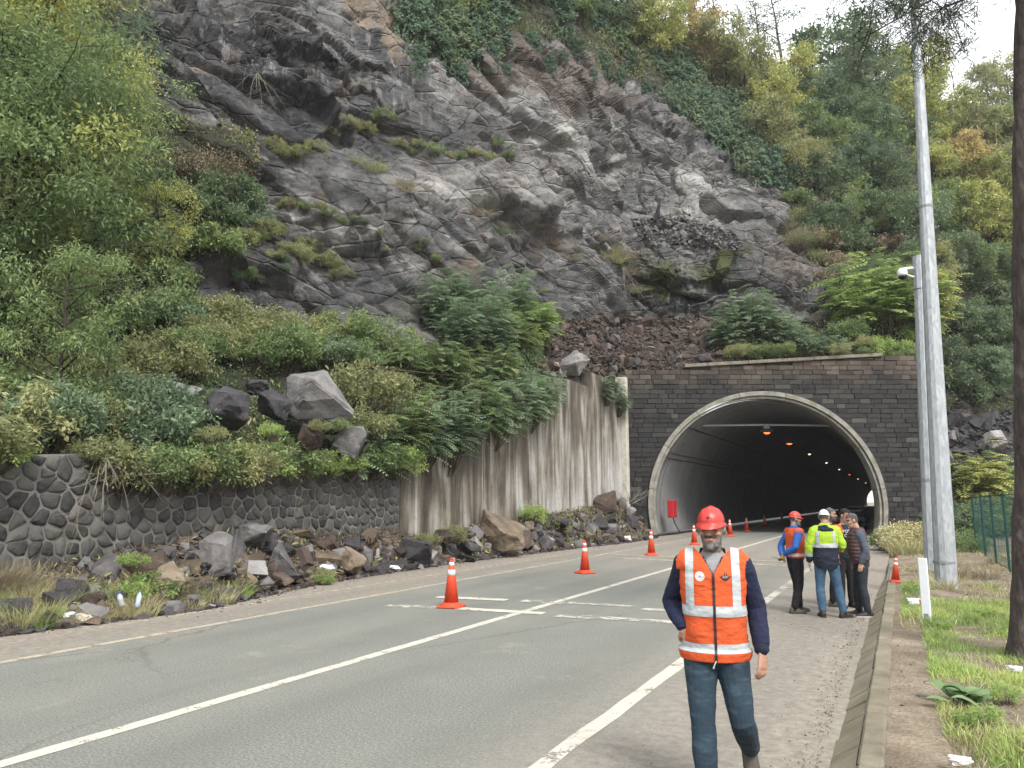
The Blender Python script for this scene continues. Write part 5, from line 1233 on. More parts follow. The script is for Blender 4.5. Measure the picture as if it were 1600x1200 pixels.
ledge_plants([(1230, 380), (1290, 430), (1330, 480)], 10, 'dry', (0.7, 1.2), ['brown', 'dark', 'olive'], 'dry tuft of grass', 'right cliff edge', 'dry tufts on the right edge of the cliff')
ledge_plants([(560, 250), (640, 300)], 5, 'dry', (0.6, 1.0), ['brown', 'olive'], 'dry tuft of grass', 'left of the middle crack', 'dry tufts left of the crack')
# trees on the near right: one dark trunk with needle foliage high up
def near_pine():
    r = np.random.default_rng(9); b0 = gnd(1613, 1032, 0.12); root = empty('tree', b0)
    tag(root, 'rough dark tree trunk with knobbly bark at the right edge, needles above', 'tree')
    n = 60; z = np.linspace(-0.2, 13, n); pts = np.stack([0.02 * np.sin(z * 0.8) + 0.082 * z, 0.03 * np.sin(z * .5 + 1), z], 1)
    m = 18; t = np.linspace(0, 6.283, m, endpoint=False); V = []
    for i in range(n):
        R = 0.205 * (1 - 0.035 * z[i]) + (0.10 * math.exp(-(z[i] + .2) / 0.25))
        q = np.stack([np.cos(t), np.sin(t), np.full(m, z[i])], 1); k = 1 + 0.14 * fbm(np.c_[q[:, :2] * 1.6, q[:, 2:] * 1.5], 3, 4) + 0.16 * np.clip(fbm(np.c_[q[:, :2] * 1.1, q[:, 2:] * 3.1], 2, 14), 0, 1) * (1.6 if z[i] > 5 else .6)
        V.append(np.stack([pts[i, 0] + np.cos(t) * R * k, pts[i, 1] + np.sin(t) * R * k, np.full(m, z[i])], 1))
    V = np.concatenate(V); F = [(i * m + j, i * m + (j + 1) % m, (i + 1) * m + (j + 1) % m, (i + 1) * m + j) for i in range(n - 1) for j in range(m)]
    obj('trunk', V, F, M['bark_rough'], root, True)
    br = MB(); cl = []
    for (ang, z0, L, e) in [(math.radians(150), 7.4, 3.0, 0.1), (math.radians(175), 8.0, 3.6, 0.15), (math.radians(200), 8.6, 3.2, 0.05), (math.radians(120), 8.8, 3.2, .1), (math.radians(160), 9.4, 3.8, .05), (math.radians(185), 10.0, 3.0, .1), (math.radians(30), 8.2, 2.5, .1), (math.radians(-60), 9, 3, .1), (math.radians(80), 9.8, 3, .1), (math.radians(140), 10.6, 2.6, .1), (math.radians(168), 7.0, 1.6, .2)]:
        d = np.array([math.cos(ang), math.sin(ang), e]); z0 += 1.0; p0 = np.array([.082 * z0, 0, z0]); L *= .8; e1 = p0 + d * L; mid = p0 + d * L * .5 + np.array([0, 0, .15])
        br.tube([p0, mid, e1], [.022, .015, .006], 5)
        for k in range(16):
            g = r.uniform(.3, 1.05); q = p0 + (e1 - p0) * g + np.array([0, 0, .12]); s = q + r.normal(0, .40, 3) * np.array([1, 1, .6]) + np.array([0, 0, -.12])
            br.tube([q, s], [.010, .004], 3, False); cl.append((s, r.uniform(.16, .34)))
    br.build('branch', M['bark'], root)
    link('crown', crown_mesh('needles', cl, 2300, 0.13, r, M['leaf_needle'], .8, .05, .1, .10), root)
near_pine()
# hedge, weeds by the portal
for i, px in enumerate((1488, 1508, 1528, 1550, 1575, 1600)):
    P = gnd(px, 848, 0.05); P = at(px, 800, 38 + 0.8 * i); P[2] = 0.0
    plant('hedge_bush', 'foliage', 'bush_a', P, 1.25, M['leaf_mid'] if i % 2 else M['leaf_dark'], 'clipped leafy hedge bush', 'in front of the dark scree beside the green fence', 'bush', 'hedge in front of the scree')
# ================================================================== ROCKS AND RUBBLE
def make_rock(seed, dims=(1, 1, 1), npt=16, sub=1, rough=0.05, flat=0.0):
    """angular block: hull of random points, edges slightly worn"""
    r = np.random.default_rng(seed); P = r.normal(size=(npt, 3)); P /= np.linalg.norm(P, axis=1)[:, None]
    P = np.sign(P) * np.abs(P) ** 0.62; P /= np.abs(P).max(); P *= r.uniform(0.8, 1.0, (npt, 1))
    bm = bmesh.new(); vs = [bm.verts.new(p) for p in P]
    g = bmesh.ops.convex_hull(bm, input=vs)
    junk = [e for e in g['geom_interior'] if isinstance(e, bmesh.types.BMVert)] + [v for v in bm.verts if not v.link_faces]
    bmesh.ops.delete(bm, geom=list(set(junk)), context='VERTS')
    bmesh.ops.dissolve_limit(bm, angle_limit=0.30, verts=bm.verts[:], edges=bm.edges[:])
    if sub:
        bmesh.ops.bevel(bm, geom=bm.edges[:], offset=0.05, segments=1, affect='EDGES', profile=0.6)
        bmesh.ops.triangulate(bm, faces=bm.faces[:])
        for k in range(sub): bmesh.ops.subdivide_edges(bm, edges=[e for e in bm.edges if e.calc_length() > 0.14], cuts=1, use_grid_fill=True)
        bmesh.ops.triangulate(bm, faces=bm.faces[:])
    bm.normal_update()
    V = np.array([v.co[:] for v in bm.verts]); N = np.array([v.normal[:] for v in bm.verts]); F = [[v.index for v in f.verts] for f in bm.faces]
    for i, v in enumerate(bm.verts): v.index = i
    F = [[v.index for v in f.verts] for f in bm.faces]; bm.free()
    if rough: V = V + N * (rough * fbm(V * 2.1 + seed, 5, seed) + rough * .45 * fbm(V * 6.5 + seed, 4, seed + 3))[:, None]
    V[:, 2] *= (1 - flat); V /= np.abs(V).max(0)
    return V * np.array(dims) * 0.5, F
ROCKS = [mesh_from('rock', *make_rock(200 + i, (1, 1, 1), 11 + i % 4, 0, 0.0), None, False) for i in range(10)]
SLABS = [mesh_from('slab', *make_rock(300 + i, (1.3, 0.85, 0.32), 12, 0, 0.0), None, False) for i in range(6)]
for m_ in ROCKS + SLABS: m_.materials.append(M['rock_grey'])

def boulder(seed, loc, dims, mat, label, rot=(0, 0, 0), group=None, npt=14, sub=2, rough=0.07, name='boulder'):
    o = obj(name, *make_rock(seed, dims, npt, sub, rough), M[mat], loc=loc); o.rotation_euler = [math.radians(a) for a in rot]
    return tag(o, label, 'boulder', group)
# --- debris mound along the foot of the walls
MX = [(4, -11.9, .30), (7, -11.75, .42), (8.5, -11.6, .50), (10, -11.35, .70), (12, -11.8, .95), (14, -12.3, .90), (16.5, -12.5, .75), (18.5, -12.6, .80), (21, -12.7, .55), (24, -12.5, .85), (27, -12.3, .95), (30, -12.1, 1.05), (33, -11.8, 1.15), (36, -11.6, 1.30), (38.5, -11.6, 1.6), (40.2, -11.9, 1.5)]
MXa = np.array(MX); MXa[:, 2] *= 1.28
def mound_h(X, Y):
    e = np.interp(Y, MXa[:, 0], MXa[:, 1]); h = np.interp(Y, MXa[:, 0], MXa[:, 2]); t = np.clip((e - X) / (e - WX), 0, 1)
    return h * t ** 0.8
def mound():
    ys = np.linspace(3, 40.4, 400); ts = np.linspace(0, 1, 34); Y, Tt = np.meshgrid(ys, ts, indexing='ij')
    e = np.interp(Y, MXa[:, 0], MXa[:, 1]); P0 = np.stack([Y.ravel() * 0.9, Tt.ravel() * 2, Y.ravel() * 0], 1)
    e = e + 0.28 * fbm(P0 * np.array([1, 0, 0]), 4, 6).reshape(Y.shape)
    X = e + (WX + 0.0 - e) * Tt; P = np.stack([X.ravel(), Y.ravel(), np.zeros(X.size)], 1)
    z = mound_h(P[:, 0], P[:, 1]) + (0.10 * fbm(P * 1.6, 4, 12) + 0.05 * fbm(P * 6, 3, 13)) * np.clip(Tt.ravel() * 6, 0, 1) - 0.015 * (Tt.ravel() < 0.02)
    P[:, 2] = np.maximum(z, -0.02); n, m = Y.shape; I = np.arange(n * m).reshape(n, m)
    tag(obj('debris_mound', P, np.stack([I[:-1, :-1], I[1:, :-1], I[1:, 1:], I[:-1, 1:]], -1).reshape(-1, 4), M['mound'], smooth=True), kind='stuff')
mound()
# --- individually recognisable blocks of the roadside debris (photo position of the centre, lateral plane, size)
def heap_block(seed, px, py, X, dims, mat, label, rot, **k):
    return boulder(seed, lat(px, py, X), dims, mat, label, rot, 'large blocks fallen at the foot of the walls', **k)
HB = [(1, 166, 891, -12.9, (.55, .7, .55), 'rock_grey', 'dark grey boulder against the stone wall, leftmost of the fallen blocks', (10, 5, 30)),
      (2, 236, 884, -12.4, (.7, .95, .38), 'rock_tan', 'long tan slab leaning on the debris, left of the striped brown block', (12, -14, 70)),
      (3, 262, 906, -11.9, (.6, .95, .5), 'rock_tan', 'striped brown and cream block at the front of the debris', (20, -25, 60)),
      (4, 338, 872, -12.2, (.8, .8, 1.0), 'rock_grey', 'upright grey boulder with a pointed top', (8, -12, 20)),
      (5, 375, 853, -12.7, (.45, .5, .75), 'rock_grey', 'narrow dark block squeezed between grey boulders', (0, 10, 50)),
      (6, 408, 841, -12.9, (.8, 1.1, .62), 'rock_light', 'grey-brown boulder resting high on the debris by the stone wall', (5, 15, 80)),
      (7, 456, 874, -12.3, (.95, 1.05, .95), 'rock_light', 'large pale grey squarish boulder near the middle of the stone wall', (6, 12, 35)),
      (8, 549, 876, -12.5, (.5, 1.05, .55), 'rock_tan', 'brown tilted slab sloping towards the road', (18, 28, 70)),
      (9, 646, 861, -12.7, (.8, 1.7, .72), 'rock_dark', 'broad black boulder where the stone wall meets the concrete wall', (4, 6, 85)),
      (10, 770, 828, -12.9, (1.3, 3.0, 1.2), 'rock_tan', 'biggest tan wedge-shaped boulder in front of the concrete wall', (14, -12, 78)),
      (11, 946, 786, -13.0, (1.3, 1.3, 1.25), 'rock_brown', 'dark brown round boulder on top of the debris beside the portal', (0, 0, 15)),
      (12, 583, 853, -12.9, (.34, .38, .30), 'rock_tan', 'small tan cube-like stone below the uprooted stump', (20, 10, 30)),
      (13, 916, 835, -12.3, (.6, .8, 1.15), 'rock_grey', 'upright grey-green slab behind the second cone', (12, 25, 40)),
      (14, 345, 903, -12.1, (.55, .6, .42), 'rock_dark', 'dark flat stone under the pointed grey boulder', (0, 0, 60)),
      (15, 440, 905, -12.0, (.35, .6, .28), 'rock_brown', 'small brown stone in front of the pale grey boulder', (0, 0, 70)),
      (16, 372, 912, -11.9, (.4, .65, .24), 'rock_tan', 'low brown stone at the road side of the debris', (0, 5, 70)),
      (17, 815, 843, -12.6, (.9, 1.1, .7), 'rock_brown', 'brown boulder right of the big tan wedge', (5, 0, 10)),
      (18, 868, 822, -12.8, (1.1, 1.5, .9), 'rock_dark', 'dark boulder in the middle of the debris by the concrete wall', (5, 8, 50)),
      (19, 690, 838, -12.9, (.6, .9, .5), 'rock_brown', 'brown mossy block left of the big tan wedge', (5, 18, 40)),
      (20, 735, 853, -12.5, (.5, .9, .42), 'rock_grey', 'grey stone at the foot of the big tan wedge', (0, 10, 60)),
      (21, 950, 828, -12.2, (.9, 1.3, .7), 'rock_grey', 'grey broken boulder low in the debris near the portal', (4, 0, 20)),
      (22, 985, 815, -12.2, (.8, 1.2, .7), 'rock_dark', 'dark boulder at the right end of the debris, by the arch', (4, 0, 45)),
      (23, 110, 920, -12.2, (.5, .75, .35), 'rock_dark', 'dark half-buried stone in the weeds at the left', (0, 0, 45)),
      (24, 300, 938, -11.5, (.3, .42, .22), 'rock_grey', 'grey stone lying at the road edge below the striped block', (0, 0, 20)),
      (25, 318, 925, -11.8, (.42, .55, .34), 'rock_dark', 'dark stone behind the road-edge grey stone', (10, 0, 20))]
for s_, px, py, X, d, m, lb, rt in HB: heap_block(s_, px, py, X, d, m, lb, rt)
# small broken stones over the whole mound
def plant_litter():
    r = np.random.default_rng(44)
    for mat, n, sd in (('twig', 9000, 1), ('leaf_brown', 5000, 2), ('leaf_olive', 2500, 3)):
        Y = r.uniform(5, 40, n); e = np.interp(Y, MXa[:, 0], MXa[:, 1]); X = e + (WX - e) * r.random(n) ** 1.1; P = np.c_[X, Y, mound_h(X, Y)]; k = fbm(P * .7, 3, 20 + sd) > -.05; P = P[k]; P[:, 2] += .03 + .14 * r.random(len(P)); V, FF = leaf_quads(P, .17, .022 if sd < 3 else .06, r, None, .1)
        tag(obj('plant_litter', V, FF, M[mat], attrs=dict(rnd=rnd4(r.random(len(P))))), kind='stuff')
plant_litter()
r_ = np.random.default_rng(15)
def stone(mesh, loc, s, mat, label, group, cat='stone', name='stone_fragment'):
    o = link(name, mesh, None, loc); o.scale = [float(v) for v in s]; o.rotation_euler = tuple(r_.uniform(0, 6.28, 3)); setmat(o, M[mat]); return tag(o, label, cat, group)
for i in range(150):
    Y = r_.uniform(6.5, 40) if i % 3 else r_.uniform(8, 22); e = np.interp(Y, MXa[:, 0], MXa[:, 1]); X = e + (WX + .25 - e) * (r_.random() ** 1.2) + 0.1
    s = r_.uniform(.20, .48) * (1 + (Y - 8) * 0.016)
    mt = ['rock_grey', 'rock_brown', 'rock_tan', 'rock_dark', 'rock_light'][int(r_.choice(5, p=[.32, .18, .22, .08, .20]))]
    far = Y > 19.4
    stone(ROCKS[i % 10], (X, Y, float(mound_h(X, Y)) + s * 0.18), s * r_.uniform(.6, 1.2, 3), mt, 'broken stone in the debris at the foot of the ' + ('concrete wall' if far else 'stone wall'), 'broken stones at the foot of the ' + ('concrete wall' if far else 'stone wall'))
def chips(name, n, fn, smin, smax, mat, seed):
    """countless small chips, one mesh"""
    r = np.random.default_rng(seed); V = []; F = []; base = []
    for k in range(6):
        v, f = make_rock(500 + seed * 10 + k, (1, .8, .55), 8, 0, 0); base.append((v, f))
    mb = MB()
    for i in range(n):
        p = fn(r)
        if p is None: continue
        v, f = base[i % 6]; s = r.uniform(smin, smax) * (1 + (r.random() < .1)); a = r.uniform(0, 6.28, 2); R = rotz(a[0]); c, sn = math.cos(a[1] * .15), math.sin(a[1] * .15)
        mb.add((v * s * r.uniform(.6, 1.2, 3)) @ (R @ np.array([[1, 0, 0], [0, c, -sn], [0, sn, c]])).T + p, f)
    o = obj(name, np.concatenate(mb.V), mb.F, M[mat]); return tag(o, kind='stuff')
def on_mound(r):
    Y = r.uniform(5, 40); e = np.interp(Y, MXa[:, 0], MXa[:, 1]) + .25; X = e + (WX - e) * r.random() ** 1.5; return np.array([X, Y, max(0, float(mound_h(X, Y))) + .02])
chips('rubble', 2600, on_mound, .05, .20, 'rock_brown', 1); chips('rubble', 2000, on_mound, .05, .20, 'rock_grey', 2); chips('rubble', 500, on_mound, .03, .10, 'rock_light', 3); chips('rubble', 1800, on_mound, .04, .14, 'rock_tan', 15); chips('rubble', 200, on_mound, .18, .42, 'rock_tan', 12); chips('rubble', 240, on_mound, .18, .42, 'rock_grey', 13); chips('rubble', 160, on_mound, .18, .40, 'rock_light', 14)
# --- boulders on the bench
BB = [(41, 287, 630, 18.2, (1.0, .8, .95), 'rock_light', 'pale grey boulder lying left of the black slab above the stone wall', (10, 20, 20)),
      (42, 352, 645, 17.8, (2.6, 1.1, 1.0), 'rock_dark', 'wide black slab lying above the stone wall', (6, -4, -12)),
      (43, 488, 620, 20.2, (2.5, 1.4, 1.55), 'rock_light', 'biggest grey pyramid-shaped boulder above the stone wall', (4, 6, 10)),
      (44, 425, 634, 19.4, (1.1, .7, .75), 'rock_dark', 'black jagged rock wedged left of the grey pyramid boulder', (0, 20, 30)),
      (45, 476, 682, 19.0, (.9, .6, .75), 'rock_brown', 'brown curved rock perched in the shrubs over the stone wall', (10, 25, 40)),
      (46, 549, 690, 20.6, (1.0, .8, .9), 'rock_grey', 'round grey rock sitting in the shrubs near the concrete wall', (0, 10, 40)),
      (47, 520, 668, 21.2, (.8, .6, .4), 'rock_light', 'flat pale rock behind the round grey one', (0, 0, 10)),
      (48, 668, 650, 25.4, (.7, .6, .5), 'rock_dark', 'small dark rock half hidden in the feathery shrubs', (0, 10, 10)),
      (49, 400, 606, 22.2, (1.3, .8, .5), 'rock_dark', 'dark rock lying behind the black slab', (0, 5, -20)),
      (50, 893, 573, 37.4, (1.75, 1.4, .95), 'rock_light', 'large pale slab with a dark underside perched on the concrete wall', (-18, -16, 20)),
      (51, 1270, 505, 47.6, (1.5, 1.0, .9), 'rock_red', 'reddish-brown boulder on the slope above the portal shrubs', (0, 0, 30)),
      (52, 1305, 510, 47.4, (1.9, 1.2, .8), 'rock_red', 'reddish-brown flat boulder beside the young feathery trees', (0, 10, 10)),
      (53, 1020, 545, 44.6, (1.3, .8, .35), 'rock_light', 'pale bluish flat slab on the red rubble over the portal', (10, 20, 20)),
      (54, 990, 568, 44.0, (1.0, .8, .7), 'rock_dark', 'black rock at the edge of the rubble over the portal', (0, 0, 20)),
      (55, 855, 515, 38.8, (.8, .7, 1.2), 'rock_grey', 'grey upright rock at the left end of the red rubble', (0, 10, 20)),
      (56, 1105, 545, 45.4, (1.2, .9, .8), 'rock_dark', 'dark rock on the red rubble left of the portal shrubs', (0, 0, 50))]
for s_, px, py, D, d, m, lb, rt in BB: boulder(s_ * 3 + 1, at(px, py, D), d, m, lb, (rt[0], rt[1], rt[2] - 26.6), 'boulders fallen on the ledges')
# --- red rubble over the portal: a mound with blocks
def portal_heap():
    us = np.linspace(0, 1, 120); vs = np.linspace(0, 1, 46); P = []
    for u in us:
        x = 842 + u * 300
        a = at(x, 0, 1); D0 = 35.8 + np.clip((x - 842) / 120, 0, 1) * 7.2
        env = math.sin(math.pi * min(1, max(0, u * 1.05 + .03))) ** .45
        for v in vs:
            D = D0 + v * (8.0 - 2.5 * u); yb = np.interp(x, [842, 900, 960, 975, 1060, 1142], [592, 585, 584, 583, 580, 574]); yt = np.interp(x, [842, 880, 1000, 1142], [512, 500, 503, 512])
            zb, zt = at(x, yb, D0)[2], at(x, yt, D0 + 6.5)[2]
            q = at(x, 600, D); q[2] = zb - .9 + (zt - zb + .9) * v ** .55 * (0.65 + .35 * env) + (0 if v > .05 else -.5); P.append(q)
    P = np.array(P); P[:, 2] += .28 * fbm(P * .55, 4, 7) + .12 * fbm(P * 2.2, 4, 17)
    n, m = 120, 46; I = np.arange(n * m).reshape(n, m); F = np.stack([I[:-1, :-1], I[1:, :-1], I[1:, 1:], I[:-1, 1:]], -1).reshape(-1, 4)
    tag(obj('red_debris_mound', P, F, M['mound_red'], smooth=True), kind='stuff')
    return P, BVHTree.FromPolygons(P.tolist(), F.tolist())
_ph, ph_bvh = portal_heap()
def ph_hit(px, py):
    r = ray(px, py); v = Vector(r / np.linalg.norm(r)); h = ph_bvh.ray_cast(Vector(C0), v); g = hill_bvh.ray_cast(Vector(C0), v); h = h if h[0] is not None and (g[0] is None or h[3] < g[3]) else g; return np.array(h[0]) if h[0] is not None and h[3] > 34 else None
k = 0
for i in range(400):
    p = ph_hit(r_.uniform(850, 1140), r_.uniform(500, 585))
    if p is None: continue
    s = r_.uniform(.4, .85); k += 1
    if k > 95: break
    stone((ROCKS + SLABS)[int(r_.integers(16))], p + [0, 0, s * .1], s * r_.uniform(.6, 1.2, 3), ['rock_red', 'rock_brown', 'rock_grey', 'rock_red', 'rock_dark', 'rock_light'][int(r_.choice(6, p=[.42, .3, .1, .08, .06, .04]))], 'reddish-brown broken stone in the landslide heap over the portal', 'stones of the landslide heap over the portal')
def on_ph(r):
    for _ in range(4):
        p = ph_hit(r.uniform(845, 1142), r.uniform(498, 590))
        if p is not None: return p + [0, 0, .03]
chips('red_rubble', 3600, on_ph, .10, .42, 'rock_red', 4); chips('red_rubble', 1500, on_ph, .10, .40, 'rock_brown', 5); chips('red_rubble', 250, on_ph, .06, .22, 'rock_light', 6)
# --- scree on the high ledge and dark scree at the far right
def on_hill(poly):
    xs = [q[0] for q in poly]; ys = [q[1] for q in poly]
    def f(r):
        for _ in range(20):
            px, py = r.uniform(min(xs), max(xs)), r.uniform(min(ys), max(ys))
            if inpoly(np.array([px]), np.array([py]), poly)[0]:
                p, n = hit(px, py)
                if p is not None: return p + n * .05
    return f
f1_ = on_hill([(985, 342), (1060, 340), (1150, 362), (1165, 392), (1080, 385), (1000, 372)])
for i in range(28):
    p = f1_(r_)
    if p is None: continue
    s = r_.uniform(.25, .7); stone(ROCKS[i % 10], p, s * r_.uniform(.6, 1.2, 3), ['rock_grey', 'rock_dark', 'rock_light'][int(r_.choice(3, p=[.5, .38, .12]))], 'loose grey stone in the scree on the high ledge over the portal', 'scree on the high ledge')
chips('scree', 900, f1_, .1, .4, 'rock_grey', 7)
f2_ = on_hill([(1470, 655), (1610, 640), (1610, 770), (1470, 775)])
for i in range(62):
    p = f2_(r_)
    if p is None: continue
    s = r_.uniform(.8, 1.8); stone((SLABS + ROCKS)[i % 12], p, s * r_.uniform(.6, 1.1, 3), ['rock_dark', 'rock_grey', 'rock_light', 'rock_brown'][int(r_.choice(4, p=[.62, .26, .05, .07]))], 'dark jumbled slab in the scree right of the portal', 'dark scree slabs right of the portal')
chips('dark_scree', 1800, f2_, .15, .65, 'rock_dark', 8)
# stones and crumbs on the road shoulder
chips('gravel', 900, lambda r: np.array([np.interp(y := r.uniform(5, 38), MXa[:, 0], MXa[:, 1]) + abs(r.normal(0, .35)), y, .008]), .008, .045, 'rock_tan', 9)
chips('gravel', 1800, lambda r: np.array([-.66 - abs(r.normal(0, .10 if r.random() < .75 else .8)), r.uniform(4.2, 18), .006]), .004, .018, 'soil', 10)
chips('gravel', 700, lambda r: np.array([x := r.uniform(-.2, 3.0), y := r.uniform(4.5, 26), vz(x, y) + .004]), .008, .05, 'rock_light', 11)
# dead branches and roots
def branches(name, origin, n, L, spread, mat, label, cat, seed, rad=.012, droop=.8, group=None):
    r = np.random.default_rng(seed); b = MB()
    for i in range(n):
        d = np.array([r.normal(0, .25) + .35, r.normal(0, spread), -droop * r.uniform(.3, 1.2) + .2]); l = L * r.uniform(.5, 1.15); t = np.linspace(0, 1, 6)[:, None]
        pts = np.asarray(origin) + r.normal(0, .05, 3) + d * l * t + np.array([.1, 0, -.4 * l]) * t ** 2 * (droop > 0) + np.cumsum(r.normal(0, .018 * l, (6, 3)), 0)
        b.tube(pts, np.linspace(rad * r.uniform(.6, 1.2), rad * .25, 6), 5)
        for k in range(3):
            j = int(r.integers(1, 5)); q = pts[j]; b.tube([q, q + (d + r.normal(0, .5, 3)) * l * .18, q + (d + r.normal(0, .6, 3)) * l * .36], [rad * .45, rad * .35, rad * .15], 4, False)
    o = b.build(name, M[mat], None, True); return tag(o, label, cat, group)
P = lat(168, 712, WX + .12); branches('dead_branch', P, 13, 1.25, .55, 'bark_pale', 'bare pale dead branches hanging down the left of the stone wall', 'dead branches', 1, .016)
P = lat(400, 735, WX + .12); branches('dead_branch', P, 9, .8, .6, 'twig', 'thin brown bare twigs hanging at the middle of the stone wall', 'dead branches', 2, .009, .4)
P = lat(520, 702, WX + .15); b_ = MB(); b_.tube([P, P + [.1, .25, -.5], P + [.25, .85, -1.2], P + [.45, 1.35, -1.75]], [.022, .024, .02, .016], 6); tag(b_.build('fallen_sapling', M['bark'], None, True), 'single thin dark stem slanting down the stone wall near the concrete wall', 'sapling')
def roots(px, py, X, n, L, label, seed, s=1.0):
    r = np.random.default_rng(seed); P = lat(px, py, X) if X < 0 else at(px, py, X); b = MB()
    for i in range(n):
        d = r.normal(size=3); d[2] = abs(d[2]) * .4 - .3; l = L * r.uniform(.4, 1); t = np.linspace(0, 1, 6)[:, None]
        b.tube(P + d * l * t * .8 + np.cumsum(r.normal(0, .05 * l, (6, 3)), 0) + np.array([0, 0, -.3 * l]) * t ** 2, np.linspace(.022 * s, .004, 6), 5)
    v, f = make_rock(900 + seed, (.5 * s, .5 * s, .45 * s), 14, 1, .15); b.add(v + P, f)
    tag(b.build('uprooted_stump', M['twig']), label, 'tree stump')
roots(578, 838, -12.9, 34, .75, 'dark uprooted stump with tangled roots against the stone wall', 3)
roots(590, 580, 26.2, 60, 1.3, 'large tangle of bare roots and dead vines behind the grey boulder', 4, 1.4)
P = lat(985, 790, -12.4); branches('fallen_branch', P + [0, 0, .1], 8, 2.2, .8, 'bark_pale', 'pale broken branches sticking out of the debris by the arch', 'fallen branches', 5, .02, -.25)
P = at(1535, 700, 50.8); branches('fallen_branch', P + [-FW[0], -FW[1], .6], 7, 4.0, 1.0, 'bark_pale', 'pale fallen branches lying on the dark scree', 'fallen branches', 6, .05, .3)
P = at(975, 420, 47.0); branches('hanging_root', P, 10, 2.2, .5, 'bark_pale', 'pale thin roots hanging from the overhang left of the moss', 'hanging roots', 7, .02, 1.0)
p_, n_ = hit(408, 118)
if p_ is not None: branches('hanging_root', p_ + n_ * .3, 7, 1.9, .5, 'bark_pale', 'pale hanging vine stems high on the left rock face', 'hanging roots', 8, .02, 1.0)
# ================================================================== STREET FURNITURE, TUNNEL FITTINGS, CONES
def lamp_post():
    p = np.array([0.70, 18.2, 0.10]); root = tag(empty('lamp_post', p), 'tall tapering galvanised lamp post right of the tunnel', 'lamp post')
    n = 12; z = np.array([-.1, .05, 3, 6, 9, 12, 14]); b = MB(); lean = np.stack([z * .026, z * .006, z], 1)
    b.tube(lean, .212 - z * .0098, n); b.build('pole', M['galv'], root)
    b = MB(); b.tube([lean[0] + [0, 0, -.0], lean[0] + [0, 0, .16]], [.30, .24], 10); b.build('footing', M['soil'], root)
    b = MB(); b.tube([(.005, 0, .55), (.0055, 0, .60)], [.2125, .2125], n); b.tube([(8.1 * .026, .05, 8.08), (8.1 * .026, .05, 8.14)], [.139, .139], n); b.build('joint_band', M['steel_dark'], root)
    e = lean[-1]; b = MB(); b.tube([e, e + [-.6, -.1, .5], e + [-1.9, -.3, .75]], [.05, .045, .04], 8); b.build('arm', M['galv'], root)
    b = MB(); b.box(e + [-2.2, -.35, .74], (.75, .26, .12), None, .03); b.build('lamp_head', M['steel_dark'], root)
lamp_post()
def cctv_pole():
    D = 20.0; b0 = at(1459, 905, D); top = at(1437, 401, D); p = np.array([b0[0], b0[1], 0.05]); H = top[2] - .05
    root = tag(empty('camera_pole', p), 'shorter galvanised pole carrying a white security camera, behind the lamp post', 'camera pole')
    d = top - p; d = d / d[2]
    b = MB(); b.tube([d * -.1, d * (H * .5), d * (H - .93)], [.205, .19, .172], 12); b.build('pole', M['galv'], root)
    b = MB(); b.tube([d * (H - .915), d * H], [.185, .182], 12); b.build('top_sleeve', M['galv'], root)
    b = MB(); b.tube([d * 2.35, d * 2.42], [.208, .206], 12); b.build('joint_band', M['steel_dark'], root)
    c = at(1410, 428, D) - p; arm0 = d * (H - .62)
    b = MB(); b.tube([arm0, c * .5 + arm0 * .5, c + [0, 0, .02]], [.03, .03, .03], 8); b.build('bracket', M['white_plastic'], root)
    b = MB(); b.lathe([(.0, .14), (.09, .13), (.125, .08), (.13, -.02), (.12, -.06)], 16, c); b.box(c + np.array([.10, .05, .13]), (.34, .16, .07), None, .02); o = b.build('camera_housing', M['white_plastic'], root, True)
    b = MB(); b.lathe([(.105, -.065), (.10, -.11), (.07, -.15), (.0, -.165)], 14, c); b.build('camera_dome', M['glass_dark'], root, True)
cctv_pole()
def marker_post():
    p = gnd(1449, 975, .13); root = tag(empty('marker_post', p, math.radians(-12)), 'white plastic marker post standing in the grass before the lamp post', 'marker post')
    b = MB(); b.box((0, 0, .45), (.125, .045, .98), None, .012); b.build('post', M['white_plastic'], root)
    b = MB(); b.box((0, -.024, .10), (.06, .006, .10), None, .002); b.build('opening', M['steel_dark'], root)
marker_post()

# --- traffic cones
def make_cone():
    root = empty('traffic_cone', (0, 0, 0))
    b = MB(); b.box((0, 0, .022), (.46, .46, .044), None, .018)
    b.lathe([(.21, .044), (.185, .07), (.15, .10)], 20); b.build('base', M['cone_orange'], root)
    def R(z): return .142 - (z - .10) * .142 / .88 * .80
    def seg(name, z0, z1, e, mat):
        q = MB(); q.lathe([(R(z0) + e, z0), (R(z1) + e, z1)], 24); return q.build(name, mat, root, True)
    seg('body', .095, .90, 0, M['cone_orange'])
    q = MB(); q.lathe([(R(.90), .90), (R(.90) * .8, .925), (.012, .935)], 20); q.build('tip', M['cone_orange'], root, True)
    seg('reflective_band', .60, .71, .003, M['cone_white']); seg('reflective_band', .78, .85, .003, M['cone_white'])
    return root
cone0 = make_cone()
def put_cone(P, s, label, tilt=(0, 0, 0), first=False):
    o = cone0 if first else dup(cone0)
    o.location = [float(v) for v in P]; o.scale = (s, s, s); o.rotation_euler = tilt; tag(o, label, 'traffic cone', 'orange traffic cones with white bands'); return o
put_cone(gnd(705, 949), .94, 'nearest orange cone with two white bands, standing on the cross marking', (0, 0, .2), True)
put_cone(gnd(914, 896), .93, 'second orange cone in the line, with a dirty white tip band', (0, 0, .9))
put_cone(gnd(1018, 868), .97, 'third orange cone, in front of the left foot of the arch', (0, 0, .5))
put_cone(gnd(1085, 851), .95, 'fourth orange cone, partly behind the walking man', (0, 0, .1))
put_cone(gnd(1141, 838), 1.0, 'fifth orange cone, just inside the arch right of the walking man', (0, 0, .1))
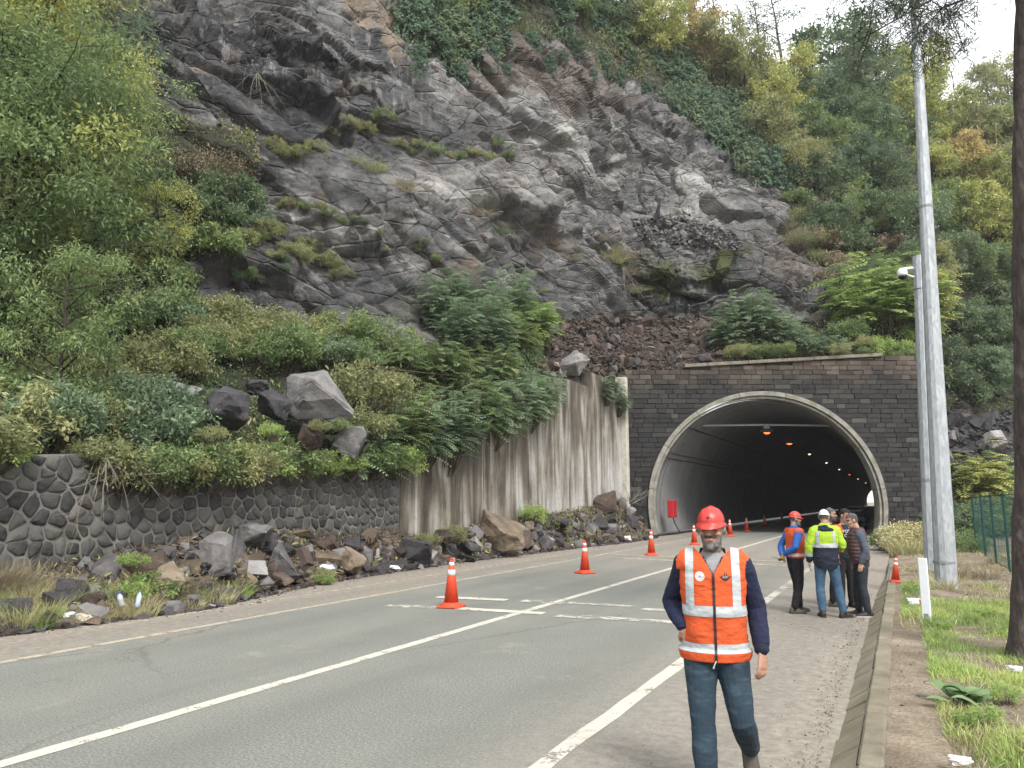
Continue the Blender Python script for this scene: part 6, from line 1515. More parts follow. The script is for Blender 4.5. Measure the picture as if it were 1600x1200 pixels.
put_cone(gnd(1167, 830.5), .95, 'sixth orange cone, in the shade of the tunnel', (0, 0, .1))
put_cone(gnd(1195, 822.5), .95, 'seventh orange cone, deep in the tunnel', (0, 0, .1))
put_cone(gnd(1222, 815), .95, 'eighth and farthest orange cone in the tunnel', (0, 0, .1))
pc = gnd(1399, 910, .12); pc[2] = vz(pc[0], pc[1]); put_cone(pc, .62, 'leaning orange cone on the dirt verge beside the group of men', (math.radians(-3), math.radians(6), .3))

# --- tunnel fittings
def in_tunnel(da, z, y):                     # offset from the crown line, height, distance inside
    p = pf(AC + da, z, -0.4); return p + np.array([0, y, 0])
def tunnel_lamp(da, z, y, lit, label, s=1.0):
    root = tag(empty('tunnel_lamp', in_tunnel(da, z, y)), label, 'tunnel lamp', 'lamps along the tunnel ceiling')
    b = MB(); b.box((0, 0, .12), (.75 * s, .42 * s, .2), None, .04); b.build('housing', M['black'], root)
    b = MB(); b.lathe([(.19 * s, .0), (.16 * s, -.05), (.08 * s, -.08), (.0, -.085)], 16, (0, 0, .02)); b.build('lens', lit, root, True)
def gantry():
    root = tag(empty('cross_beam', in_tunnel(0, 6.3, 2.2)), 'thin grey steel beam across the tunnel mouth carrying a lamp', 'beam')
    h = RA * math.sqrt(max(0, 1 - ((6.3 - ZC) / (RZ - .45)) ** 2)) * .94; d = RT
    b = MB(); b.tube([(-d[0] * h, -d[1] * h, 0), (0, 0, .04), (d[0] * h * 1.0, d[1] * h * 1.0, .0)], [.06, .06, .06], 8); b.build('rail', M['galv'], root)
    b = MB(); b.box((0, 0, -.05), (.35, .3, .3), None, .03); b.build('lamp_mount', M['steel_dark'], root)
gantry()
tunnel_lamp(0, 5.86, 2.2, M['lamp_red'], 'nearest orange-lit lamp hanging from the cross beam')
tunnel_lamp(0, 5.9, 12.5, M['lamp_red'], 'second orange-lit lamp on the tunnel ceiling', 1.0)
for k, (y, w) in enumerate([(26, 0), (43, 0), (62, 1), (84, 0), (110, 1), (145, 1)]):
    tunnel_lamp(0, 5.9, y, M['lamp_white'] if w or k < 2 else M['lamp_red'], ['third', 'fourth', 'fifth', 'sixth', 'seventh', 'eighth'][k] + ' lamp along the tunnel ceiling counted from the mouth', .55)
def cabinet():
    p = lat(1050, 795, -11.45)
    root = tag(empty('hose_cabinet', p), 'red cabinet fixed to the left tunnel wall', 'cabinet')
    b = MB(); b.box((0, 0, 0), (.35, .70, .95), None, .03); b.build('box', M['red_paint'], root)
    b = MB(); b.box((.18, 0, .0), (.02, .62, .86), None, .008); b.build('door', M['red_paint'], root)
    b = MB(); b.tube([(.0, .1, -.42), (.05, .3, -.8), (.2, .9, -1.35)], [.03, .03, .03], 6); b.build('hose', M['black'], root)
cabinet()
b_ = MB(); q0 = gnd(1026, 838); b_.tube([q0 + [0, .3, .05], q0 + [.3, 3, .06], q0 + [.2, 7, .05], q0 + [.5, 12, .04]], [.06, .06, .05, .04], 6); tag(b_.build('drain_hose', M['black'], None, True), 'black hose lying along the foot of the left tunnel wall', 'hose')
v_, f_ = make_rock(77, (.7, .7, .6), 16, 1, .12); q0 = gnd(1029, 836); tag(obj('plastic_sack', v_, f_, M['white_plastic'], loc=q0 + [0, .2, .2]), 'white crumpled sack at the left foot of the arch', 'sack')
def car(px, py, dist_y, label, lit):
    g = gnd(px, py); root = tag(empty('parked_car', (g[0], dist_y, 0)), label, 'car')
    # side outline swept across the width
    prof = [(-2.15, .35), (-2.2, .62), (-2.1, .86), (-1.35, .95), (-.75, 1.38), (.55, 1.42), (1.25, 1.0), (2.1, .88), (2.2, .6), (2.15, .32)]
    V = []
    for x, k in ((-.86, .0), (-.78, .06), (.78, .06), (.86, .0)):
        for yy, z in prof: V.append((x * (1 - .12 * max(0, z - .95) / .5), yy, z + k * (z > .8)))
    m = len(prof); F = [(k * m + i, k * m + (i + 1) % m, (k + 1) * m + (i + 1) % m, (k + 1) * m + i) for k in range(3) for i in range(m)] + [tuple(range(m))[::-1], tuple(range(3 * m, 4 * m))]
    obj('body', V, F, M['car_dark'], root)
    b = MB(); b.box((0, -1.06, 1.19), (1.3, .02, .36), np.array([[1, 0, 0], [0, math.cos(.62), -math.sin(.62)], [0, math.sin(.62), math.cos(.62)]]).T if False else None); b.build('windscreen', M['glass_dark'], root)
    for sx in (-1, 1):
        b = MB(); b.lathe([(.0, -.02), (.085, -.02), (.09, .02), (.0, .04)], 14); o = b.build('headlight', M['headlight'] if lit else M['glass_dark'], root, True); o.location = (sx * .62, -2.2, .66); o.rotation_euler = (math.radians(90), 0, 0)
        for yy in (-1.35, 1.35):
            b = MB(); b.lathe([(.12, -.1), (.31, -.1), (.33, 0), (.31, .1), (.12, .1)], 18); o = b.build('wheel', M['black'], root, True); o.location = (sx * .78, yy, .33); o.rotation_euler = (0, math.radians(90), 0)
car(1344, 808, 95.0, 'dark car far inside the tunnel with two lit headlights', True)
def dark_car():
    g = in_tunnel(4.3, 0, 9.0); o = bpy.data.objects['parked_car']; c = dup(o); c.location = (g[0], g[1], 0); tag(c, 'dark parked car standing just inside the right side of the tunnel', 'car')
    for ch in c.children:
        if ch.name.startswith('headlight'): ch.material_slots[0].link = 'OBJECT'; ch.material_slots[0].material = M['glass_dark']
dark_car()

# --- green mesh fence: posts, rails and wires
def fence():
    A = np.array([2.22, 31.4, .05]); B = np.array([2.62, 11.0, .12]); root = tag(empty('mesh_fence', A), 'dark green welded wire mesh fence behind the tree trunk', 'fence')
    n = 9; d = (B - A) / (n - 1); H = 2.0
    for i in range(n):
        b = MB(); b.box(d * i + np.array([0, 0, H / 2]), (.06, .06, H + .15), None, .008); b.build('post', M['green_paint'], root)
    L = np.linalg.norm(d)
    for i in range(n - 1):
        w = MB()
        for k in range(1, 30): q = d * (i + k / 30); w.tube([q + [0, 0, .08], q + [0, 0, H]], [.003, .003], 3, False)
        for z in np.linspace(.1, H - .02, 9): w.tube([d * i + [.006, 0, z], d * (i + 1) + [.006, 0, z]], [.005 if .15 < z < 1.9 else .012] * 2, 3, False)
        o = w.build('mesh_panel', M['green_paint'], root)
    e = A + np.array([6.0, 1.0, 0]); d2 = (e - A) / 3
    for i in range(1, 4):
        b = MB(); b.box(d2 * i + np.array([0, 0, H / 2]), (.06, .06, H + .15), None, .008); b.build('post', M['green_paint'], root)
    for i in range(3):
        w = MB()
        for k in range(1, 24): q = d2 * (i + k / 24); w.tube([q + [0, 0, .08], q + [0, 0, H]], [.003, .003], 3, False)
        for z in np.linspace(.1, H - .02, 9): w.tube([d2 * i + [0, 0, z], d2 * (i + 1) + [0, 0, z]], [.008] * 2, 3, False)
        w.build('mesh_panel', M['green_paint'], root)
fence()
# ================================================================== PEOPLE
def cloth(name, c, var=0.14, scale=14, bump=0.25, weave=260, rough=0.85):
    t = NT(name); v = t.co(); f = t.noise(v, scale, 5, 0.65)
    t.col(t.ramp(f, [(0.3, tuple(x * (1 - var) for x in c)), (0.7, tuple(min(1, x * (1 + var)) for x in c))])); t.rough(rough)
    h = t.math('ADD', t.noise(t.mapping(v, (1, 1, 2.2)), 13, 4, 0.6), t.math('MULTIPLY', t.noise(v, weave, 2), 0.12)); t.bump(h, bump, 0.03); return t.m
def denim(name, c, pale):
    t = NT(name); v = t.co(); f = t.noise(v, 5, 5, 0.65); c1 = t.ramp(f, [(0.35, tuple(x * .75 for x in c)), (0.7, tuple(x * 1.25 for x in c))])
    c1 = t.mix(t.ramp(t.noise(t.mapping(v, (1, 1, 3.5)), 7, 5, .7), [(0.52, 0), (0.75, .6)]), c1, pale); t.col(c1); t.rough(.9)
    t.bump(t.math('ADD', t.noise(t.mapping(v, (1, 1, 1.5), (0, .5, 0)), 9, 5, .6), t.math('MULTIPLY', t.noise(v, 300, 2), .1)), .25, .03); return t.m
def skin(name, c):
    t = NT(name); v = t.co(); f = t.noise(v, 18, 5, .6); t.col(t.ramp(f, [(0.3, tuple(x * .8 for x in c)), (0.7, tuple(x * 1.12 for x in c))])); t.rough(.55); t.bump(t.noise(v, 60, 4), .12, .008)
    t.b.inputs['Subsurface Weight'].default_value = 0.0; return t.m
M['skin'] = skin('tanned_skin', (0.47, 0.265, 0.185)); M['skin2'] = skin('light_skin', (0.50, 0.30, 0.215))
M['hivis_orange'] = cloth('hivis_orange', (0.64, 0.10, 0.026), .09, 8, .45); M['hivis_yellow'] = cloth('hivis_yellow', (0.40, 0.60, 0.045), .08, 8, .45)
M['reflect'] = cloth('reflective_grey', (0.46, 0.50, 0.51), .06, 20, .25, 300, .5); M['navy'] = cloth('navy_fleece', (0.012, 0.016, 0.045), .25, 12, .35)
M['navy_jacket'] = cloth('navy_jacket', (0.014, 0.019, 0.033), .2, 9, .4); M['grey_tee'] = cloth('grey_shirt', (0.27, 0.27, 0.28), .1); M['black_cloth'] = cloth('black_cloth', (0.013, 0.013, 0.016), .25, 10, .4)
M['jeans'] = denim('worn_dark_jeans', (0.022, 0.042, 0.062), (0.085, 0.125, 0.155)); M['jeans_blue'] = denim('blue_jeans', (0.055, 0.115, 0.19), (0.16, 0.26, 0.36)); M['jeans_grey'] = denim('dark_grey_trousers', (0.026, 0.031, 0.039), (0.05, 0.058, 0.07))
M['maroon'] = cloth('maroon_padded_vest', (0.095, 0.050, 0.055), .15, 10, .3, 200, .55); M['blue_shirt'] = cloth('bright_blue_sleeves', (0.03, 0.115, 0.40), .12, 10, .35); M['slate'] = cloth('slate_blue_jumper', (0.075, 0.095, 0.125), .15); M['teal_tee'] = cloth('dark_teal_shirt', (0.010, 0.024, 0.028), .2)
M['helmet_red'] = plain('helmet_red', (0.56, 0.042, 0.030), .38, .1, 9, .06, .45); M['helmet_white'] = plain('helmet_white', (0.80, 0.80, 0.80), .35, .04, 9, .0, .45)
M['hair_dark'] = cloth('short_dark_hair', (0.020, 0.016, 0.014), .5, 60, .5, 400); M['hair_grey'] = cloth('grizzled_hair', (0.10, 0.09, 0.085), .5, 70, .5, 400); M['beard'] = cloth('grey_beard', (0.17, 0.158, 0.145), .45, 80, .6, 400); M['brow'] = cloth('dark_brows', (0.03, 0.024, 0.02), .3, 60)
M['shoe_dark'] = cloth('dark_leather_shoe', (0.035, 0.030, 0.026), .3, 20, .2, 200, .6); M['shoe_grey'] = cloth('grey_suede_shoe', (0.10, 0.088, 0.072), .25, 20, .2); M['sole'] = plain('shoe_sole', (0.03, 0.028, 0.026), .8); M['sole_white'] = plain('white_sole', (0.6, 0.6, 0.58), .7)
M['eye'] = plain('dark_eye', (0.03, 0.02, 0.016), .15); M['ink_white'] = plain('white_print', (0.72, 0.72, 0.72), .7); M['ink_dark'] = plain('dark_print', (0.035, 0.022, 0.022), .7); M['patch_white'] = plain('white_patch', (0.72, 0.64, 0.60), .7); M['patch_blue'] = plain('blue_grey_print', (0.32, 0.33, 0.45), .7); M['zip'] = plain('dark_zip', (0.035, 0.02, 0.025), .5)

def lf(path, rad, ref=(1, 0, 0), n=16):
    """closed tube of elliptical sections; rad = (along ref, across)"""
    path = np.asarray(path, float); rad = np.array([(q, q) if np.ndim(q) == 0 else q for q in rad], float)
    T = np.gradient(path, axis=0); T /= np.linalg.norm(T, axis=1)[:, None]; ref = np.asarray(ref, float); t = np.linspace(0, 2 * np.pi, n, endpoint=False); V = []
    k = len(path)
    ext_p = [path[0] - T[0] * min(rad[0]) * .55] + list(path) + [path[-1] + T[-1] * min(rad[-1]) * .55]; ext_r = [rad[0] * .55] + list(rad) + [rad[-1] * .55]; ext_T = [T[0]] + list(T) + [T[-1]]
    for p, r, tt in zip(ext_p, ext_r, ext_T):
        A = ref - tt * (ref @ tt); A /= np.linalg.norm(A) + 1e-9; B = np.cross(tt, A)
        V.append(p + np.cos(t)[:, None] * A * r[0] + np.sin(t)[:, None] * B * r[1])
    m = k + 2; V = np.concatenate(V); F = [(i * n + j, i * n + (j + 1) % n, (i + 1) * n + (j + 1) % n, (i + 1) * n + j) for i in range(m - 1) for j in range(n)] + [tuple(range(n))[::-1], tuple(range((m - 1) * n, m * n))]
    return V, F
def dense(pts, rad, k=4):
    """smooth resampling of a joint chain"""
    pts = np.asarray(pts, float); rad = np.array([(q, q) if np.ndim(q) == 0 else q for q in rad], float); n = len(pts); P = []; R = []
    for i in range(n - 1):
        a, b, c, d = pts[max(i - 1, 0)], pts[i], pts[i + 1], pts[min(i + 2, n - 1)]
        for j in range(k):
            t = j / k; cr = .5 * (2 * b + (c - a) * t + (2 * a - 5 * b + 4 * c - d) * t * t + (3 * b - a - 3 * c + d) * t ** 3)
            P.append(cr * .55 + (b * (1 - t) + c * t) * .45); R.append(rad[i] * (1 - t) + rad[i + 1] * t)
    P.append(pts[-1]); R.append(rad[-1]); return P, R
def ell(c, r, n=12, R=None):
    t = np.linspace(0, np.pi, n // 2 + 1)[1:-1]; p = np.linspace(0, 2 * np.pi, n, endpoint=False)
    V = [[0, 0, 1]] + [[math.sin(a) * math.cos(b), math.sin(a) * math.sin(b), math.cos(a)] for a in t for b in p] + [[0, 0, -1]]; m = len(t)
    F = [(0, 1 + j, 1 + (j + 1) % n) for j in range(n)] + [(1 + i * n + j, 1 + (i + 1) * n + j, 1 + (i + 1) * n + (j + 1) % n, 1 + i * n + (j + 1) % n) for i in range(m - 1) for j in range(n)] + [(1 + m * n, 1 + (m - 1) * n + (j + 1) % n, 1 + (m - 1) * n + j) for j in range(n)]
    V = np.array(V) * np.asarray(r)
    if R is not None: V = V @ R.T
    return V + np.asarray(c), F
def bake(parts, voxel, smooth=4, ratio=1.0):
    mb = MB()
    for V, F in parts: mb.add(V, F)
    me = mesh_from('tmp', np.concatenate(mb.V), mb.F); bm = bmesh.new(); bm.from_mesh(me)
    bmesh.ops.recalc_face_normals(bm, faces=bm.faces[:]); bm.to_mesh(me); bm.free()
    o = link('tmp', me); m = o.modifiers.new('r', 'REMESH'); m.mode = 'VOXEL'; m.voxel_size = voxel; m.adaptivity = 0
    s = o.modifiers.new('s', 'SMOOTH'); s.iterations = smooth; s.factor = .5
    if ratio < 1: d = o.modifiers.new('d', 'DECIMATE'); d.ratio = ratio
    dg = bpy.context.evaluated_depsgraph_get(); ev = o.evaluated_get(dg); me2 = bpy.data.meshes.new_from_object(ev)
    bpy.data.objects.remove(o); bpy.data.meshes.remove(me); return me2
def arr(me):
    V = np.empty(len(me.vertices) * 3, np.float32); me.vertices.foreach_get('co', V); N = np.empty(len(me.vertices) * 3, np.float32); me.vertices.foreach_get('normal', N)
    return V.reshape(-1, 3).astype(float), N.reshape(-1, 3).astype(float)
def setv(me, V): me.vertices.foreach_set('co', np.ascontiguousarray(V, np.float32).ravel()); me.update()
def cut(me, keep, off=0.0, planes=(), noise=0.0):
    """faces of me for which keep(centre) holds, moved off along their normals; planes give clean edges"""
    bm = bmesh.new(); bm.from_mesh(me)
    for co, no in planes: bmesh.ops.bisect_plane(bm, geom=bm.verts[:] + bm.edges[:] + bm.faces[:], plane_co=co, plane_no=no)
    bm.normal_update(); C = np.array([f.calc_center_median()[:] for f in bm.faces]); Nf = np.array([f.normal[:] for f in bm.faces]); k = keep(C, Nf)
    bmesh.ops.delete(bm, geom=[f for f, q in zip(bm.faces[:], k) if not q], context='FACES')
    if off or noise:
        bm.normal_update(); P = np.array([v.co[:] for v in bm.verts]); e = (fbm(P * 90, 2, 3) * noise) if noise and len(P) else np.zeros(len(P))
        for v, q in zip(bm.verts, e): v.co += v.normal * (off + q)
    out = bpy.data.meshes.new('cut'); bm.to_mesh(out); bm.free(); out.polygons.foreach_set('use_smooth', np.ones(len(out.polygons), bool)); return out

TORSO = np.array([(.80, .130, .100, .006), (.88, .160, .113, .010), (.96, .166, .118, .010), (1.06, .152, .108, .0), (1.18, .158, .113, -.006), (1.30, .172, .120, -.006), (1.38, .176, .110, .004), (1.43, .150, .090, .012), (1.47, .092, .070, .020), (1.53, .057, .058, .014)])
HEAD = [(0.0, .022, -.083, -.035), (.012, .040, -.092, -.01), (.035, .052, -.095, .02), (.06, .060, -.093, .05), (.085, .066, -.094, .075), (.115, .070, -.090, .092), (.145, .074, -.088, .100), (.175, .076, -.087, .102), (.200, .074, -.078, .096), (.222, .060, -.055, .075), (.236, .030, -.02, .035)]
def torso(e, z0, z1, lean, belly=0.0):
    zs = np.linspace(z0, z1, max(6, int((z1 - z0) / .035))); P = []; R = []
    for z in zs:
        rx, ry, y0 = [np.interp(z, TORSO[:, 0], TORSO[:, k]) for k in (1, 2, 3)]; b = belly * math.exp(-((z - 1.10) / .13) ** 2)
        P.append((lean[0] * (z - .95), y0 + lean[1] * (z - .95) - b * .5, z)); R.append((rx + e + b * .3, ry + e + b * .6))
    return lf(P, R, (1, 0, 0), 24)
def arm(S, E, W, e, cuff=1.0, sl=1.0):
    S, E, W = map(np.asarray, (S, E, W)); s = np.sign(S[0]); root = S + np.array([-s * .075, 0, .012]); end = E + (W - E) * sl
    P, R = dense([root, S, S * .45 + E * .55, E, E * .5 + end * .5, end], [.062 + e, .060 + e, .047 + e, .041 + e, .039 + e * .95, .029 + e * .7 * cuff], 4); return lf(P, R, (0, 1, .2), 14)
def leg(Hp, K, A, e, hem):
    Hp, K, A = map(np.asarray, (Hp, K, A)); end = K + (A - K) * hem; top = Hp + np.array([0, 0, .05])
    P, R = dense([top, Hp * .8 + K * .2, Hp * .45 + K * .55, K, K * .62 + end * .38, end], [.086 + e, .084 + e, .070 + e, .054 + e, .053 + e * 1.1, .038 + e * 1.25], 4); return lf(P, R, (1, 0, 0), 16)
def hand(W, d, pn, side, curl, s=1.0):
    W = np.asarray(W, float); d = np.array(d, float); d /= np.linalg.norm(d); pn = np.array(pn, float); pn -= d * (pn @ d); pn /= np.linalg.norm(pn); la = np.cross(d, pn); parts = []
    parts.append(lf([W - d * .02, W + d * .02, W + d * .055, W + d * .092], [(.026, .020), (.034, .018), (.041, .016), (.039, .012)], la, 12))
    for off, L in ((-.030, .066), (-.010, .080), (.011, .076), (.031, .060)):
        off *= side; p = W + d * .088 + la * off; q = [p - d * .03, p]; a = curl * .5; cur = p; ddv = d
        for f in (.46, .30, .26):
            ddv = d * math.cos(a) + pn * math.sin(a) + la * off * 1.2; cur = cur + ddv * L * f * 1.05; q.append(cur); a += curl
        parts.append(lf(q, [.0095, .0095, .009, .0085, .0072], la, 8))
    p = W + d * .028 - la * side * .030; t1 = d * .62 - la * side * .62 + pn * .42; t1 /= np.linalg.norm(t1); t2 = d * .85 - la * side * .25 + pn * .45; t2 /= np.linalg.norm(t2)
    parts.append(lf([p - t1 * .02, p + t1 * .038, p + t1 * .038 + t2 * .032], [.0135, .0115, .009], la, 8)); return parts
def head_parts(Rh, hp):
    P = [(0, (f + b) / 2, z) for z, w, f, b in HEAD]; R = [(w, (b - f) / 2) for z, w, f, b in HEAD]; parts = []
    def X(VF): return (VF[0] @ Rh.T + hp, VF[1])
    parts.append(X(lf(P, R, (1, 0, 0), 24)))
    parts.append(X(lf([(0, -.083, .142), (0, -.098, .118), (0, -.112, .098), (0, -.100, .088)], [(.009, .009), (.011, .012), (.0165, .013), (.013, .009)], (1, 0, 0), 10)))
    parts.append(X(ell((0, -.090, .014), (.022, .014, .017)))); parts.append(X(ell((0, -.084, .150), (.052, .012, .011))))
    for s in (-1, 1):
        parts.append(X(ell((s * .078, .016, .112), (.010, .021, .033)))); parts.append(X(ell((s * .046, -.074, .098), (.022, .018, .017))))
    parts.append(X(ell((0, -.094, .064), (.026, .010, .010)))); return parts
def shoe(A, toe, mat, sole, parent):
    """A ankle point, toe direction"""
    A = np.asarray(A, float); t = np.array(toe, float); t /= np.linalg.norm(t); lat_ = np.cross(t, [0, 0, 1.0]); lat_ /= np.linalg.norm(lat_); up = np.cross(lat_, t); b = A - up * .085
    up_p = [(-.080, .052, .032, .040), (-.055, .105, .040, .05), (-.01, .118, .045, .05), (.04, .085, .045, .045), (.09, .055, .047, .035), (.14, .043, .048, .028), (.18, .036, .040, .024), (.205, .028, .024, .018)]
    n = 14; a = np.linspace(0, 2 * np.pi, n, endpoint=False); V = []; S = []
    for x, h, w, _ in up_p:
        c = np.cos(a) * w; z = np.where(np.sin(a) > 0, np.sin(a) * h, np.sin(a) * .012) + .022; V.append(b + x * t + c[:, None] * lat_ + z[:, None] * up)
        S.append(b + x * 1.02 * t + (np.cos(a) * (w + .003))[:, None] * lat_ + np.where(np.sin(a) > 0, .022, .0)[:, None] * up)
    m = len(up_p); F = [(i * n + j, i * n + (j + 1) % n, (i + 1) * n + (j + 1) % n, (i + 1) * n + j) for i in range(m - 1) for j in range(n)] + [tuple(range(n))[::-1], tuple(range((m - 1) * n, m * n))]
    mb = MB(); mb.add(np.concatenate(V), F); o = mb.build('shoe', M[mat], parent, True); mb = MB(); mb.add(np.concatenate(S), F); mb.build('sole', M[sole], o)
def helmet(parent, Rh, hp, mat, peak=.045):
    n = 40; a = np.linspace(0, 2 * np.pi, n, endpoint=False); V = []; k = 14; cz = .166
    for i in range(k + 1):
        f = i / k; s = math.sin(f * math.pi / 2); zz = math.cos(f * math.pi / 2)
        x = np.sin(a) * .088 * s; y = -np.cos(a) * .115 * s + .008; rg = np.exp(-(x / .020) ** 2) * .006 * (1 - f ** 6) + np.exp(-((np.abs(x) - .052) / .010) ** 2) * .003 * (1 - f ** 6); V.append(np.stack([x, y, cz + .094 * zz + rg], 1))
    for (e, dz, pk) in ((.003, -.012, 0), (.012, -.020, 1), (.013, -.026, 1), (.006, -.024, .6), (-.004, -.012, 0)):   # brim and peak
        fr = np.clip(np.cos(a), 0, 1) ** 1.5; V.append(np.stack([np.sin(a) * (.088 + e), -np.cos(a) * (.115 + e) + .008 - fr * peak * pk, np.full(n, cz + dz) - fr * .012 * pk], 1))
    V = np.concatenate(V) * np.array([.93, .94, .95]) + np.array([0, 0, .008]); V = V @ Rh.T + hp; m = k + 6; F = [(i * n + j, (i + 1) * n + j, (i + 1) * n + (j + 1) % n, i * n + (j + 1) % n) for i in range(m - 1) for j in range(n)]
    mb = MB(); mb.add(V, F); o = mb.build('helmet', M[mat], parent, True)
    c = np.array([[.0, -.111, cz + .034]]) @ Rh.T + hp; q = MB(); q.add(*ell(c[0], (.009, .004, .007), 10)); q.build('badge', M['ink_dark'] if mat == 'helmet_red' else M['patch_white'], o)
    return o
def rot3(yaw, pitch):
    c, s = math.cos(pitch), math.sin(pitch); return rotz(yaw) @ np.array([[1, 0, 0], [0, c, -s], [0, s, c]])
def wrinkle(me, amp, sc=(9, 9, 16), seed=0):
    V, N = arr(me); setv(me, V + N * (amp * fbm(V * np.array(sc), 3, seed) + amp * .5 * np.abs(fbm(V * np.array(sc) * 2.3, 2, seed + 5)))[:, None])
def garment(name, me, mat, root, label=None):
    me.materials.clear(); me.materials.append(M[mat]); me.polygons.foreach_set('use_smooth', np.ones(len(me.polygons), bool)); o = link(name, me, root)
    if label: o['label'] = label
    return o
def decal(polys, me, name, mat, parent, off=.004, front=True):
    """flat print laid on the cloth: outlines in (x, z), dropped on the surface from the front"""
    bvh = BVHTree.FromPolygons([v.co[:] for v in me.vertices], [p.vertices[:] for p in me.polygons]); mb = MB()
    for P in polys:
        bm = bmesh.new(); f = bm.faces.new([bm.verts.new((x, 0, z)) for x, z in P]); bmesh.ops.triangulate(bm, faces=[f]); bmesh.ops.subdivide_edges(bm, edges=bm.edges[:], cuts=1); bm.verts.ensure_lookup_table()
        V = []
        for v in bm.verts:
            h = bvh.ray_cast(Vector((v.co.x, -2 if front else 2, v.co.z)), Vector((0, 1 if front else -1, 0)))[0]; V.append((v.co.x, (h.y if h else -.15) - (off if front else -off), v.co.z))
        for i, v in enumerate(bm.verts): v.index = i
        mb.add(V, [[v.index for v in q.verts] for q in bm.faces]); bm.free()
    return mb.build(name, M[mat], parent)
def text_polys(txt, size, x, z, me, name, mat, parent, off=.004, flip=1):
    cu = bpy.data.curves.new('txt', 'FONT'); cu.body = txt; cu.size = size; cu.align_x = 'CENTER'; cu.resolution_u = 2; o = link('txt', cu); dg = bpy.context.evaluated_depsgraph_get(); m2 = bpy.data.meshes.new_from_object(o.evaluated_get(dg)); bpy.data.objects.remove(o)
    bvh = BVHTree.FromPolygons([v.co[:] for v in me.vertices], [p.vertices[:] for p in me.polygons])
    for v in m2.vertices:
        px, pz = x + v.co.x * flip, z + v.co.y; h = bvh.ray_cast(Vector((px, -2, pz)), Vector((0, 1, 0)))[0]; v.co = (px, (h.y if h else -.15) - off, pz)
    m2.materials.clear(); m2.materials.append(M[mat]); return link(name, m2, parent)

